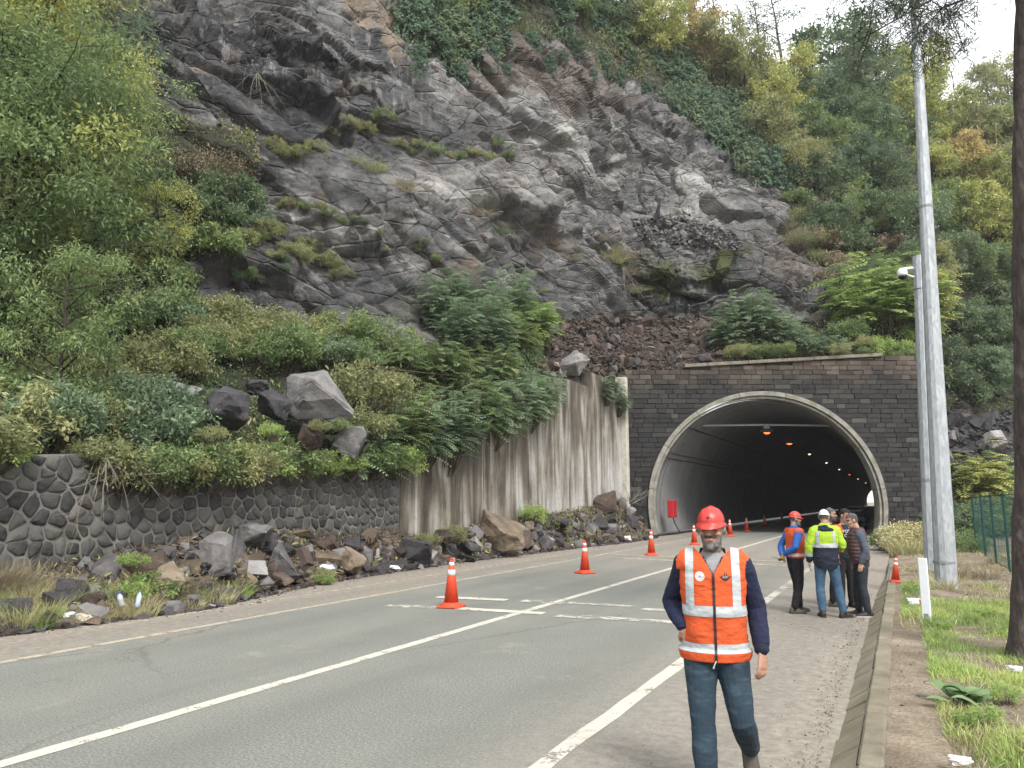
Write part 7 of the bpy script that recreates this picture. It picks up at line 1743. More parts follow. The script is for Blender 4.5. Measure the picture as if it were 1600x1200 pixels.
def person(label, base, face, H, pose, spec, vox=.008):
    """one continuous body; clothes, helmet, hair and shoes are its children. local: faces -y, own left is +x"""
    sc = H / 1.75; lean = pose.get('lean', (0, 0)); Rh = rot3(*pose.get('head', (0, 0)))
    hp = np.array([lean[0] * .57, lean[1] * .57 - .012, 1.518]) + np.array(pose.get('hoff', (0, 0, 0)))
    J = {k: np.array(v, float) for k, v in pose['j'].items()}
    for s in 'LR':
        for q in ('sh',): J[q + s] = J.get(q + s, np.array([.168 if s == 'L' else -.168, .008, 1.405])) + np.array([lean[0] * .45, lean[1] * .45, 0])
        J['hip' + s] = J.get('hip' + s, np.array([.088 if s == 'L' else -.088, .005, .90]))
    parts = [torso(-.014, .87, 1.50, lean), lf([(lean[0] * .5, lean[1] * .5 + .015, 1.42), (lean[0] * .56, lean[1] * .56 + .008, 1.50), hp + Rh @ np.array([0, .02, .05])], [.062, .056, .056], (1, 0, 0), 16)] + head_parts(Rh, hp)
    for s, sg in (('L', 1), ('R', -1)):
        parts += [arm(J['sh' + s], J['el' + s], J['wr' + s], -.006), leg(J['hip' + s], J['kn' + s], J['an' + s], -.008, 1.0)]
        hd = pose.get('hand' + s, ((0, -.05, -1), (-sg, .2, 0), .35)); parts += hand(J['wr' + s], hd[0], hd[1], sg * -1, hd[2])
        t = np.array(pose.get('toe' + s, (sg * .15, -1, 0)), float); t /= np.linalg.norm(t); u_ = np.cross(np.cross(t, [0, 0, 1.0]), t); u_ /= np.linalg.norm(u_); parts.append(lf([J['an' + s], J['an' + s] + t * .03 - u_ * .045], [.032, .026], (1, 0, 0), 10))
    me = bake(parts, vox, 3); V, N = arr(me); Lh = (V - hp) @ Rh
    d = np.zeros(len(V))
    for s in (-1, 1): d -= .010 * np.exp(-(((Lh[:, 0] - s * .031) / .017) ** 2 + ((Lh[:, 2] - .126) / .011) ** 2)) * (Lh[:, 1] < -.05)
    d -= .005 * np.exp(-((Lh[:, 2] - .068) / .005) ** 2 - (Lh[:, 0] / .026) ** 2) * (Lh[:, 1] < -.06); d -= .006 * np.exp(-((np.abs(Lh[:, 0]) - .052) / .014) ** 2 - ((Lh[:, 2] - .066) / .02) ** 2) * (Lh[:, 1] < -.03)
    setv(me, V + N * d[:, None]); me.materials.clear(); me.materials.append(M[spec.get('skin', 'skin')]); me.polygons.foreach_set('use_smooth', np.ones(len(me.polygons), bool))
    root = link('person', me); root.location = [float(v) for v in base]; root.scale = (sc, sc, sc); root.rotation_euler = (0, 0, math.atan2(face[1], face[0]) + math.pi / 2); tag(root, label, 'person')
    def loc(C): return (C - hp) @ Rh
    for s in (-1, 1):
        q = MB(); q.add(*ell(np.array([s * .031, -.079, .126]) @ Rh.T + hp, (.0115, .0095, .0075), 10)); q.build('eye', M['eye'], root, True)
    def region(name, keep, off, mat, noise=.002): o = cut(me, lambda C, Nf: keep(loc(C)), off, (), noise); o.materials.clear(); o.materials.append(M[mat]); return link(name, o, root)
    region('eyebrow', lambda L: (np.abs(L[:, 2] - .147 + np.abs(L[:, 0]) * .06) < .0065) & (np.abs(np.abs(L[:, 0]) - .034) < .021) & (L[:, 1] < -.055), .003, 'brow')
    hair = spec.get('hair', 'hair_dark'); front = .190 if not spec.get('helmet') else .16
    region('hair', lambda L: (L[:, 2] < (.168 if spec.get('helmet') else .3)) & ((L[:, 2] > .205) | ((L[:, 1] > -.015) & (L[:, 2] > .085 + np.where(L[:, 1] < .03, .02, 0)) & ~((np.abs(L[:, 0]) > .070) & (np.abs(L[:, 1] - .016) < .024) & (L[:, 2] < .15))) | ((L[:, 2] > front) & (L[:, 1] > -.086))), .007, hair, .004)
    if spec.get('beard'):
        region('beard', lambda L: (L[:, 2] > -.022) & (L[:, 1] < .018) & (((L[:, 2] < .040 + np.clip(L[:, 1] + .09, 0, 1) * .72) & (np.abs(L[:, 0]) > -1) & (L[:, 2] < .115)) | ((np.abs(L[:, 2] - .081) < .008) & (np.abs(L[:, 0]) < .036))) & ~((np.abs(L[:, 2] - .066) < .009) & (np.abs(L[:, 0]) < .026)) & ~((L[:, 1] < -.104) & (L[:, 2] > .084)), .0028, spec['beard'], .0025)
        region('moustache', lambda L: (np.abs(L[:, 2] - .0815 + np.abs(L[:, 0]) * .15) < .0075) & (np.abs(L[:, 0]) < .036) & (L[:, 1] < -.07) & (L[:, 1] > -.108), .007, 'hair_grey', .002)
    if spec.get('helmet'): helmet(root, Rh, hp, spec['helmet'])
    # trousers
    tr = bake([torso(.012, .84, 1.07, lean)] + [leg(J['hip' + s], J['kn' + s], J['an' + s], spec.get('tw', .018), .96) for s in 'LR'], vox, 3); wrinkle(tr, .0045, (7, 7, 9), 3)
    garment('trousers', tr, spec['trousers'], root)
    for s, sg in (('L', 1), ('R', -1)): shoe(J['an' + s], pose.get('toe' + s, (sg * .15, -1, 0)), spec.get('shoe', 'shoe_dark'), spec.get('sole', 'sole'), root)
    for s in 'LR':
        q = MB(); d = J['kn' + s] - J['an' + s]; d = d / np.linalg.norm(d); q.add(*lf([J['an' + s] - d * .03, J['an' + s] + d * .05, J['an' + s] + d * .13], [.047, .046, .05], (1, 0, 0), 12)); q.build('sock', M['black_cloth'], root, True)
    # shirt or jacket with sleeves
    z0, e = spec.get('top_hem', 1.0) - .045, spec.get('top_e', .014); se = spec.get('sleeve_e', .016)
    tp = bake([torso(e, z0, 1.475, lean, spec.get('belly', 0))] + [arm(J['sh' + s], J['el' + s], J['wr' + s], se, spec.get('cuff', 1.0), .97) for s in 'LR'], vox, 3); wrinkle(tp, spec.get('wr', .006), (9, 9, 13), 7)
    return root, me, tp, tr, dict(J=J, lean=lean, hp=hp, Rh=Rh, vox=vox)

# ---- the man walking towards the camera
def walking_man():
    b = gnd(1127, 1258); face = (C0 - b)[:2]
    pose = dict(lean=(.01, -.02), head=(-.16, .10), j=dict(shL=(.165, .008, 1.405), shR=(-.165, .008, 1.405), elR=(-.262, .145, 1.165), wrR=(-.188, -.062, 1.035), elL=(.255, .055, 1.150), wrL=(.275, -.050, .905), knR=(-.088, -.115, .495), anR=(-.072, -.15, .085), knL=(.140, -.075, .505), anL=(.198, .325, .245)),
                handR=((.42, .12, -.9), (.2, .9, -.2), .3), handL=((-.05, -.16, -1), (-.75, .65, 0), .42), toeR=(-.12, -1, .0), toeL=(.08, -.55, -.8))
    spec = dict(skin='skin', hair='hair_grey', beard='beard', helmet='helmet_red', trousers='jeans', top_hem=.90, top_e=.012, sleeve_e=.021, wr=.006, shoe='shoe_grey', tw=.019)
    root, body, tp, tr, k = person('man walking towards the camera in red helmet and orange vest, hand in pocket', b, face, 1.84, pose, spec, .0055)
    lean = k['lean']; cx = lambda z: lean[0] * (z - .95)
    sh = bake([torso(.0, 1.05, 1.50, lean)], .007, 2); garment('undershirt', cut(sh, lambda C, N: C[:, 2] < 1.485), 'grey_tee', root)
    v_open = lambda C, w: (C[:, 1] < .0) & (np.abs(C[:, 0] - cx(C[:, 2])) < (C[:, 2] - 1.362) * w)
    sw = cut(tp, lambda C, N: ~v_open(C, .52) & ~((C[:, 2] > 1.468) & (np.abs(C[:, 0]) < .2) & (np.hypot(C[:, 0], C[:, 1] - .01) < .11)))
    o = garment('sweater', sw, 'navy', root)
    for s in 'LR':                                     # ribbed cuffs
        W, E = k['J']['wr' + s], k['J']['el' + s]; d = (W - E) / np.linalg.norm(W - E); P, R = [W - d * .055, W - d * .03, W - d * .004], [.041, .043, .039]; mb = MB(); mb.add(*lf(P, R, (0, 1, .2), 18)); mb.build('cuff', M['navy_jacket'], o, True)
    # collar standing round the neck, open in front
    t = np.linspace(-2.35, 2.35, 30); V = []
    for z, rr, yy in ((1.425, .098, .016), (1.465, .090, .018), (1.50, .083, .014), (1.515, .080, .012), (1.50, .074, .014), (1.44, .078, .016)):
        drop = np.clip(np.abs(t) - 1.2, 0, 2) * .055; V.append(np.stack([np.sin(t) * rr * (1 - .08 * np.clip(np.abs(t) - 1.5, 0, 1)) + cx(z), np.cos(t) * rr * .95 + yy + lean[1] * .5 - .012, z - drop * (1.0 if z > 1.43 else .8)], 1))
    n = 30; mb = MB(); mb.add(np.concatenate(V), [(i * n + j, i * n + j + 1, (i + 1) * n + j + 1, (i + 1) * n + j) for i in range(5) for j in range(n - 1)]); mb.build('collar', M['navy_jacket'], o, True)
    # padded vest
    S = [lf([k['J']['sh' + s] + np.array([-q * .08, 0, .012]), k['J']['sh' + s] + np.array([q * .004, 0, .003])], [.102, .098], (0, 1, 0), 16) for s, q in (('L', 1), ('R', -1))]
    ve = bake([torso(.034, .865, 1.455, lean, .012), torso(.058, .848, .90, lean, .0)] + S, .006, 3); wrinkle(ve, .006, (7, 7, 14), 13)
    Vv, Nv = arr(ve); pk = .012 * np.exp(-(((np.abs(Vv[:, 0]) - .105) / .05) ** 2 + ((Vv[:, 2] - 1.03) / .05) ** 2)) * (Vv[:, 1] < 0); setv(ve, Vv + Nv * pk[:, None])
    arm_hole = lambda C: (np.abs(C[:, 0] - cx(C[:, 2])) > .192 + np.clip(1.44 - C[:, 2], 0, .1) * .0) & (C[:, 2] > 1.24)
    keep = lambda C, N: ~v_open(C, .60) & ~((C[:, 2] > 1.462) & (np.hypot(C[:, 0] - cx(1.46), C[:, 1] - .01) < .115)) & (C[:, 2] > .848)
    vest = garment('vest', cut(ve, keep, 0, [((0, 0, .848), (0, 0, 1))]), 'hivis_orange', root)
    band = lambda nm, kp, pl: garment(nm, cut(ve, kp, .003, pl), 'reflect', vest)
    zc = lambda z, c, no: ((c, 0, z), no)
    for a, c in ((.900, .955), (1.115, 1.178)): band('reflective_band', lambda C, N, a=a, c=c: (C[:, 2] > a) & (C[:, 2] < c) & (np.abs(C[:, 0]) < .6), [zc(a, 0, (0, 0, 1)), zc(c, 0, (0, 0, 1))])
    for s in (-1, 1): band('reflective_band', lambda C, N, s=s: (s * C[:, 0] > .112) & (s * C[:, 0] < .162) & (C[:, 2] > 1.178), [zc(1.178, 0, (0, 0, 1)), ((s * .112, 0, 0), (1, 0, 0)), ((s * .162, 0, 0), (1, 0, 0))])
    z_ = cut(ve, lambda C, N: (np.abs(C[:, 0] - .004) < .0075) & (C[:, 1] < 0) & (C[:, 2] > .85) & (C[:, 2] < 1.375), .005, [((-.0035, 0, 0), (1, 0, 0)), ((.0115, 0, 0), (1, 0, 0))]); garment('zip', z_, 'zip', vest)
    q = MB(); q.tube([(.004, -.168, .862), (-.010, -.172, .835), (-.014, -.170, .82)], [.004, .004, .006], 6); q.build('zip_pull', M['reflect'], vest)
    vm = vest.data; circ = lambda x, z, r, n=18: [(x + r * math.cos(i * 6.2832 / n), z + r * math.sin(i * 6.2832 / n)) for i in range(n)]
    decal([circ(-.076, 1.352, .029)], vm, 'round_patch', 'patch_white', vest, .003); decal([[(-.076 + .010 * (1 if i % 2 else .5) * math.cos(i * .5236), 1.352 + .010 * (1 if i % 2 else .5) * math.sin(i * .5236)) for i in range(12)]], vm, 'round_patch_print', 'patch_blue', vest, .005)
    decal([circ(-.076 + .020 * math.cos(a), 1.352 + .020 * math.sin(a), .0028, 8) for a in np.linspace(0, 5.5, 9)], vm, 'round_patch_print', 'patch_blue', vest, .005)
    ex, ez = .076, 1.352
    decal([[(ex - .003, ez + .034), (ex - .013, ez + .004), (ex - .004, ez + .004)], [(ex + .003, ez + .034), (ex + .004, ez + .004), (ex + .013, ez + .004)], [(ex - .034, ez + .004), (ex + .034, ez + .004), (ex + .024, ez - .008), (ex + .008, ez - .022), (ex - .008, ez - .022), (ex - .024, ez - .008)]], vm, 'winged_emblem', 'ink_dark', vest, .003)
    text_polys('KGM', .015, ex, ez - .006, vm, 'emblem_letters', 'ink_white', vest, .006)
    decal([[(-.110, 1.300), (-.050, 1.298), (-.050, 1.295), (-.110, 1.297)]], vm, 'pocket_seam', 'zip', vest, .003)
    return root
walking_man()

# ---- the five men talking beside the road
def jnt(**k):
    d = dict(elL=(.235, .03, 1.15), wrL=(.250, -.05, .92), elR=(-.235, .03, 1.15), wrR=(-.250, -.05, .92), knL=(.10, -.02, .50), anL=(.105, .02, .085), knR=(-.10, -.02, .50), anR=(-.105, .02, .085)); d.update(k); return d
def man_orange():
    b = gnd(1247, 957); face = RT * .97 + FW * .16
    pose = dict(lean=(0, -.03), head=(-.1, .1), j=jnt(elL=(.250, .125, 1.155), wrL=(.075, .215, 1.0), elR=(-.250, .125, 1.155), wrR=(-.055, .225, 1.02), knL=(.10, -.06, .50), anL=(.10, -.09, .085), knR=(-.10, -.0, .50), anR=(-.11, .13, .085)), handL=((-.55, .15, -.55), (-.3, -1, 0), .4), handR=((.6, .2, -.5), (.3, -1, 0), .5))
    root, body, tp, tr, k = person('man in red helmet and orange vest with blue sleeves, hands behind his back', b, face, 1.70, pose, dict(skin='skin2', hair='hair_grey', beard='beard', helmet='helmet_red', trousers='black_cloth', top_hem=.98, shoe='shoe_grey', sleeve_e=.02), .008)
    garment('shirt', tp, 'blue_shirt', root)
    ve = bake([torso(.034, .965, 1.47, k['lean'], .012)] + [lf([k['J']['sh' + s] + np.array([-q * .08, 0, .012]), k['J']['sh' + s] + np.array([q * .022, 0, -.004])], [.092, .088], (0, 1, 0), 14) for s, q in (('L', 1), ('R', -1))], .009, 3); wrinkle(ve, .006, (7, 7, 12), 23)
    v = garment('vest', cut(ve, lambda C, N: C[:, 2] < 1.478), 'hivis_orange', root); garment('hem_band', cut(ve, lambda C, N: (C[:, 2] > .985) & (C[:, 2] < 1.035), .003, [((0, 0, .985), (0, 0, 1)), ((0, 0, 1.035), (0, 0, 1))]), 'patch_white', v)
    g = root.matrix_basis; R = Matrix.Rotation(root.rotation_euler[2], 4, 'Z'); p = Vector(b) + R @ (Vector((.0, .262, .93)) * (1.70 / 1.75)); ro = tag(empty('handheld_radio', p, root.rotation_euler[2]), 'yellow and black handheld radio in the hands behind the blue-sleeved man', 'radio')
    q = MB(); q.box((0, 0, 0), (.055, .035, .11), np.array([[1, 0, 0], [0, .3, -.95], [0, .95, .3]]), .006); q.build('case', M['black'], ro); q = MB(); q.box((.0, -.005, .02), (.058, .037, .03), np.array([[1, 0, 0], [0, .3, -.95], [0, .95, .3]]), .004); q.build('face_plate', plain_y, ro); q = MB(); q.tube([(.015, .055, .01), (.015, .16, .03)], [.006, .004], 6); q.build('antenna', M['black'], ro)
plain_y = plain('yellow_plastic', (.65, .38, .02), .5)
man_orange()
def man_yellow():
    b = gnd(1296, 964); face = FW * .96 + RT * .22
    pose = dict(lean=(-.02, -.03), head=(-.25, .22), j=jnt(elL=(.255, .02, 1.15), wrL=(.262, -.05, .90), elR=(-.275, -.02, 1.165), wrR=(-.17, -.22, 1.10), hipR=(-.09, .0, .90), knL=(.115, -.02, .50), anL=(.105, .03, .085), knR=(-.165, -.01, .50), anR=(-.215, .06, .085)), toeR=(-.75, -.6, 0), toeL=(.12, -1, 0), handR=((.5, -.6, .2), (.3, .3, -1), .5))
    root, body, tp, tr, k = person('man seen from behind in a white helmet and yellow and navy jacket', b, face, 1.74, pose, dict(skin='skin2', hair='hair_grey', helmet='helmet_white', trousers='jeans_blue', top_hem=.80, top_e=.042, sleeve_e=.030, belly=.01, wr=.008), .008)
    pl = [((0, 0, 1.14), (0, 0, 1)), ((0, 0, 1.20), (0, 0, 1))]
    armp = lambda C: (np.abs(C[:, 0]) > .212)
    W = {s: k['J']['wr' + s] for s in 'LR'}; E = {s: k['J']['el' + s] for s in 'LR'}
    def along(C):                                       # position along the forearm, -1 when not on a sleeve
        t = np.full(len(C), -1.0)
        for s in 'LR':
            d = W[s] - E[s]; L = np.linalg.norm(d); u = ((C - E[s]) @ d) / L / L; r_ = np.linalg.norm(C - E[s] - u[:, None] * d, axis=1); t = np.where((r_ < .085) & (u > -.2) & (armp(C) | (C[:, 1] < -.16)), u, t)
        return t
    onarm = lambda C: (along(C) > -.15) | (armp(C) & (C[:, 2] > 1.1))
    lower = lambda C: (~onarm(C) & (C[:, 2] < 1.14)) | (along(C) > .62)
    white = lambda C: (~onarm(C) & (C[:, 2] >= 1.14) & (C[:, 2] < 1.20)) | ((along(C) > .38) & (along(C) <= .62))
    j = garment('jacket', cut(tp, lambda C, N: ~lower(C) & ~white(C), 0, pl), 'hivis_yellow', root)
    garment('jacket_skirt', cut(tp, lambda C, N: lower(C) & (C[:, 2] > .795), 0, pl + [((0, 0, .795), (0, 0, 1))]), 'navy_jacket', j); garment('reflective_band', cut(tp, lambda C, N: white(C), .002, pl), 'reflect', j)
    for s in (-1, 1): garment('reflective_band', cut(tp, lambda C, N, s=s: (s * C[:, 0] > .105) & (s * C[:, 0] < .150) & (C[:, 2] > 1.20) & (C[:, 2] < 1.40), .003, [((s * .105, 0, 0), (1, 0, 0)), ((s * .15, 0, 0), (1, 0, 0))]), 'reflect', j)
    garment('hood', bake([ell((k['lean'][0] * .5, .085, 1.43), (.135, .055, .05), 16), lf([(-.09, .03, 1.46), (0, .085, 1.475), (.09, .03, 1.46)], [.04, .045, .04], (0, 0, 1), 12)], .010, 3), 'navy_jacket', j)
man_yellow()
def man_hidden():
    b = gnd(1299, 955) + np.array([*(FW * .72 + RT * .36), 0]); face = RT * .8 - FW * .35
    pose = dict(head=(0, .05), j=jnt(knR=(-.14, -.02, .5), anR=(-.16, .02, .085), knL=(.13, -.02, .5), anL=(.16, .02, .085)))
    root, body, tp, tr, k = person('bareheaded man in dark clothes mostly hidden behind the yellow jacket', b, face, 1.76, pose, dict(skin='skin2', hair='hair_grey', beard='hair_grey', trousers='black_cloth', top_hem=.98, shoe='shoe_grey'), .010)
    garment('shirt', cut(tp, lambda C, N: C[:, 2] < 1.475), 'black_cloth', root)
man_hidden()
def man_black():
    b = gnd(1331, 955) + np.array([*(FW * .50 + RT * .14), 0]); face = -FW * .85 + RT * .12
    pose = dict(lean=(.02, -.05), head=(.55, .22), j=jnt(elR=(-.23, .02, 1.14), wrR=(-.2, -.12, .93), knL=(.09, -.02, .5), anL=(.10, .0, .085)))
    root, body, tp, tr, k = person('dark-haired man in a dark printed shirt and open orange vest, looking down', b, face, 1.75, pose, dict(skin='skin', hair='hair_dark', trousers='black_cloth', top_hem=.93, top_e=.02), .010)
    s = garment('shirt', cut(tp, lambda C, N: C[:, 2] < 1.475), 'teal_tee', root)
    text_polys('PORC', .075, .01, 1.335, s.data, 'shirt_print', 'ink_white', s); text_polys('COR', .085, .02, 1.255, s.data, 'shirt_print', 'ink_white', s)
    ve = bake([torso(.034, 1.0, 1.46, k['lean'])] + [lf([k['J']['sh' + q] + np.array([-w * .08, 0, .012]), k['J']['sh' + q]], [.090, .087], (0, 1, 0), 14) for q, w in (('L', 1), ('R', -1))], .010, 3)
    garment('vest', cut(ve, lambda C, N: (C[:, 2] < 1.478) & ~((C[:, 1] < -.0) & (C[:, 0] > -.085) & (C[:, 0] < .16))), 'hivis_orange', root)
man_black()
def man_maroon():
    b = gnd(1350, 963); face = -RT * .92 + FW * .18
    pose = dict(lean=(0, -.07), head=(.05, .28), hoff=(0, -.01, -.005), j=jnt(elL=(.225, .05, 1.13), wrL=(.205, -.04, .91), knL=(.10, -.01, .50), anL=(.10, .05, .085), knR=(-.10, -.05, .5), anR=(-.105, -.05, .085)), handL=((0, -.15, -1), (-1, .1, 0), .5))
    root, body, tp, tr, k = person('grey-haired man in a maroon quilted vest with slate-blue sleeves, facing left', b, face, 1.69, pose, dict(skin='skin2', hair='hair_grey', trousers='jeans_grey', top_hem=.98, shoe='shoe_dark', sole='sole_white', belly=.03, sleeve_e=.02), .008)
    garment('jumper', cut(tp, lambda C, N: C[:, 2] < 1.478), 'slate', root)
    ve = bake([torso(.042, .955, 1.50, k['lean'], .035)] + [lf([k['J']['sh' + q] + np.array([-w * .08, 0, .012]), k['J']['sh' + q]], [.092, .090], (0, 1, 0), 14) for q, w in (('L', 1), ('R', -1))], .008, 3)
    V, N = arr(ve); setv(ve, V + N * (.011 * np.abs(np.sin(V[:, 2] * math.pi / .062)) ** .6 - .006 + .003 * fbm(V * 14, 3, 3))[:, None]); garment('quilted_vest', cut(ve, lambda C, N: C[:, 2] < 1.512), 'maroon', root)
man_maroon()
# ================================================================== GRASS, WEEDS, LITTER
def grass(name, P, s, L, w, mat, seed, droop=.5):
    r = np.random.default_rng(seed); p = P; s = s[:, None]; n = len(p); d = np.c_[r.normal(0, .38, (n, 2)), np.ones(n)]; d /= np.linalg.norm(d, axis=1)[:, None]; l = L * s * r.uniform(.45, 1.2, (n, 1))
    sd = np.cross(d, r.normal(size=(n, 3))); sd /= np.linalg.norm(sd, axis=1)[:, None]; o = r.normal(0, 1, (n, 3)); o[:, 2] = -.5; m = p + d * l * .55; t = p + d * l + o * l * droop * r.random((n, 1)) * .7; ww = w * r.uniform(.6, 1.3, (n, 1))
    V = np.stack([p - sd * ww * .5, p + sd * ww * .5, m + sd * ww * .42, m - sd * ww * .42, t], 1).reshape(-1, 3); I = np.arange(n) * 5
    F = [tuple(x) for x in np.stack([I, I + 1, I + 2, I + 3], 1).tolist()] + [tuple(x) for x in np.stack([I + 3, I + 2, I + 4], 1).tolist()]
    tone = np.clip(.45 + .55 * fbm(p * 1.1, 3, seed) + r.normal(0, .16, n), 0, 1); return tag(obj(name, V, F, M[mat], attrs=dict(rnd=np.repeat(tone, 5))), kind='stuff')
# the grown-over part of the verge, as an outline seen in the photograph
GP = [(1375, 925), (1440, 915), (1470, 945), (1565, 945), (1600, 940), (1640, 1000), (1640, 1300), (1560, 1300), (1500, 1190), (1472, 1120), (1450, 1060), (1440, 1000), (1430, 975), (1372, 955)]
def on_verge(n, x0, x1, y0, y1, poly, base, seed, bare=False, pw=1.4):
    r = np.random.default_rng(seed); m = n * 4; x = r.uniform(x0, x1, m); y = y0 + (y1 - y0) * r.random(m) ** pw; q = proj(np.c_[x, y, np.full(m, .14)]) + r.normal(0, 5, (m, 2)); k = fbm(np.c_[x * 1.3, y * 1.3, 0 * x], 3, 55)
    ok = (inpoly(q[:, 0], q[:, 1], poly) | (q[:, 0] > 1600)) if poly else np.ones(m, bool)
    b = np.exp(-((q[:, 0] - 1500) / 50) ** 2 - ((q[:, 1] - 1165) / 30) ** 2) if bare else 0
    ok &= r.random(m) < np.clip(base + k - b, .02, 1); x, y, k = x[ok][:n], y[ok][:n], k[ok][:n]; return np.c_[x, y, verge_z(x, y) - .01], 1 + .5 * k
grass('grass', *on_verge(60000, .15, 3.2, 4.5, 19.5, GP, .62, 1, True), .12, .0075, 'grass', 1)
grass('grass', *on_verge(9000, -.1, 1.2, 13.5, 21.5, [(1372, 924), (1438, 912), (1450, 950), (1430, 975), (1372, 958)], .9, 2, False, 1.0), .10, .009, 'grass', 2)
grass('dry_grass', *on_verge(6000, .2, 3.2, 4.5, 8, [(1440, 1080), (1600, 1130), (1640, 1260), (1480, 1240)], .55, 3, False, 1.0), .12, .008, 'leaf_brown', 3)
grass('dry_grass', *on_verge(5000, -.1, 3.5, 12, 30, None, .3, 4, False, 1.0), .13, .011, 'leaf_straw', 4)
# weeds at the left foot of the wall, and by the portal
def tuft(key, p, s, mat, label, group, cat='weed', name='weed'):
    o = link(name, TUFT[key], None, p); o.scale = (s, s, s * rng.uniform(.8, 1.2)); o.rotation_euler = (0, 0, rng.uniform(0, 6.28)); setmat(o, M[mat]); return tag(o, label, cat, group)
r_ = np.random.default_rng(31)
for i in range(96):
    Y = r_.uniform(4.8, 9.3) if i < 84 else r_.uniform(9, 12); e = np.interp(Y, MXa[:, 0], MXa[:, 1]); X = e + .15 - r_.random() * (1.1 if Y < 9 else .7)
    k = ['fine', 'weed', 'green', 'fine'][i % 4]; tuft(k, (X, Y, max(0, float(mound_h(X, Y)))), r_.uniform(.30, .62), ['leaf_straw', 'leaf_olive', 'grass', 'leaf_straw', 'leaf_brown'][i % 5], ['dry yellowish weed', 'olive weed', 'fresh green tuft', 'thin straw-coloured weed', 'withered brown weed'][i % 5] + ' at the left foot of the stone wall', 'weeds at the foot of the stone wall')
for i in range(16):
    p = lat(r_.uniform(-20, 50), r_.uniform(870, 930), WX + .5); tuft('fine', p - np.array([.1, 0, .5]), r_.uniform(.7, 1.0), 'leaf_brown', 'tall brown dried weed against the stone wall at the left edge', 'dried weeds at the left edge')
for px, py, s, m in [(230, 925, .5, 'bright'), (255, 915, .45, 'mid'), (200, 930, .4, 'bright'), (508, 900, .22, 'bright'), (208, 868, .25, 'bright')]:
    P = lat(px, py, -11.9); plant('weed', 'foliage', 'bush_c', P - np.array([0, 0, .2]), s, M['leaf_' + m], LOOK['leaf_' + m] + ' leafy weed', 'debris at the foot of the stone wall', 'weed', 'leafy weeds in the debris')
for px, py, X, s, m in [(790, 862, -12.6, .42, 'dark'), (870, 818, -12.7, .5, 'olive'), (832, 800, -13.0, .5, 'bright'), (705, 828, -12.9, .4, 'olive'), (668, 838, -12.9, .35, 'olive'), (500, 890, -12.2, .3, 'olive')]:
    P = lat(px, py, X); plant('weed', 'foliage', 'bush_b', P - np.array([0, 0, .35]), s, M['leaf_' + m], LOOK['leaf_' + m] + ' leafy clump', 'debris at the foot of the concrete wall', 'weed', 'leafy clumps in the debris')
for i in range(16):
    g = gnd(r_.uniform(1395, 1450), r_.uniform(848, 868), .05); tuft(['fine', 'weed'][i % 2], g, r_.uniform(.8, 1.5), ['leaf_straw', 'leaf_olive'][i % 2], 'tall straw-coloured weed at the right foot of the arch', 'weeds at the right foot of the arch')
for px, py, s in [(1402, 858, .75), (1420, 860, .85), (1436, 862, .7), (1412, 864, .6)]:
    g = gnd(px, py, .05); plant('weed', 'foliage', 'bush_b', g, s, M['leaf_straw'], 'straw-coloured bushy weed', 'right foot of the arch', 'weed', 'straw-coloured weeds at the arch')
for px, py, s in [(1380, 858, .6), (1396, 862, .5), (1500, 862, .8), (1520, 868, .7)]:
    g = gnd(px, py, .05); plant('weed', 'foliage', 'bush_c', g, s, M['leaf_mid'], 'mid-green leafy weed', 'right foot of the portal', 'weed', 'leafy weeds right of the arch')
for i in range(14):
    g = gnd(r_.uniform(1455, 1580), r_.uniform(872, 945), .12); g[2] = vz(g[0], g[1]); tuft(['weed', 'fine', 'green'][i % 3], g, r_.uniform(.35, .6), ['leaf_straw', 'leaf_brown', 'grass'][i % 3], 'scruffy weed on the dirt between lamp post and fence', 'weeds between the lamp post and the fence')
# big-leaved plant in the grass
def dock():
    p = gnd(1520, 1104, .14); root = tag(empty('broadleaf_plant', p), 'low plant with very large pale green leaves in the grass', 'plant'); r = np.random.default_rng(4)
    for k in range(15):
        a = r.uniform(0, 6.28); L = r.uniform(.16, .28); n = 9; t = np.linspace(0, 1, n); w = .5 * L * .62 * np.sin(np.pi * t ** .8) ** .8 + .004; d = np.array([math.cos(a), math.sin(a), 0]); s = np.array([-d[1], d[0], 0]); up = r.uniform(.22, .55)
        c = d * (t[:, None] * L) + np.array([0, 0, 1]) * (up * L * np.sin(t * 2.2))[:, None]; V = np.concatenate([c - s * w[:, None] + [0, 0, .012], c, c + s * w[:, None] + [0, 0, .012]]); F = [(i, i + 1, n + i + 1, n + i) for i in range(n - 1)] + [(n + i, n + i + 1, 2 * n + i + 1, 2 * n + i) for i in range(n - 1)]
        obj('leaf', V, F, M['leaf_big'], root, True, attrs=dict(rnd=np.full(len(V), r.uniform(.2, .9))), loc=(r.normal(0, .07), r.normal(0, .07), 0.01))
M['leaf_big'] = leaf_mat('big_leaf', [(0, (.05, .09, .03)), (.5, (.085, .14, .05)), (1, (.15, .20, .09))]); dock()
for px, py, s in [(1540, 1130, .15), (1510, 1135, .13), (1570, 1100, .16), (1476, 985, .13), (1520, 975, .16), (1545, 965, .15)]:
    g = gnd(px, py, .14); plant('weed', 'foliage', 'bush_c', g, s, M['leaf_bright'], 'bright green small leafy weed', 'grass before the tree trunk', 'weed', 'leafy weeds in the grass')
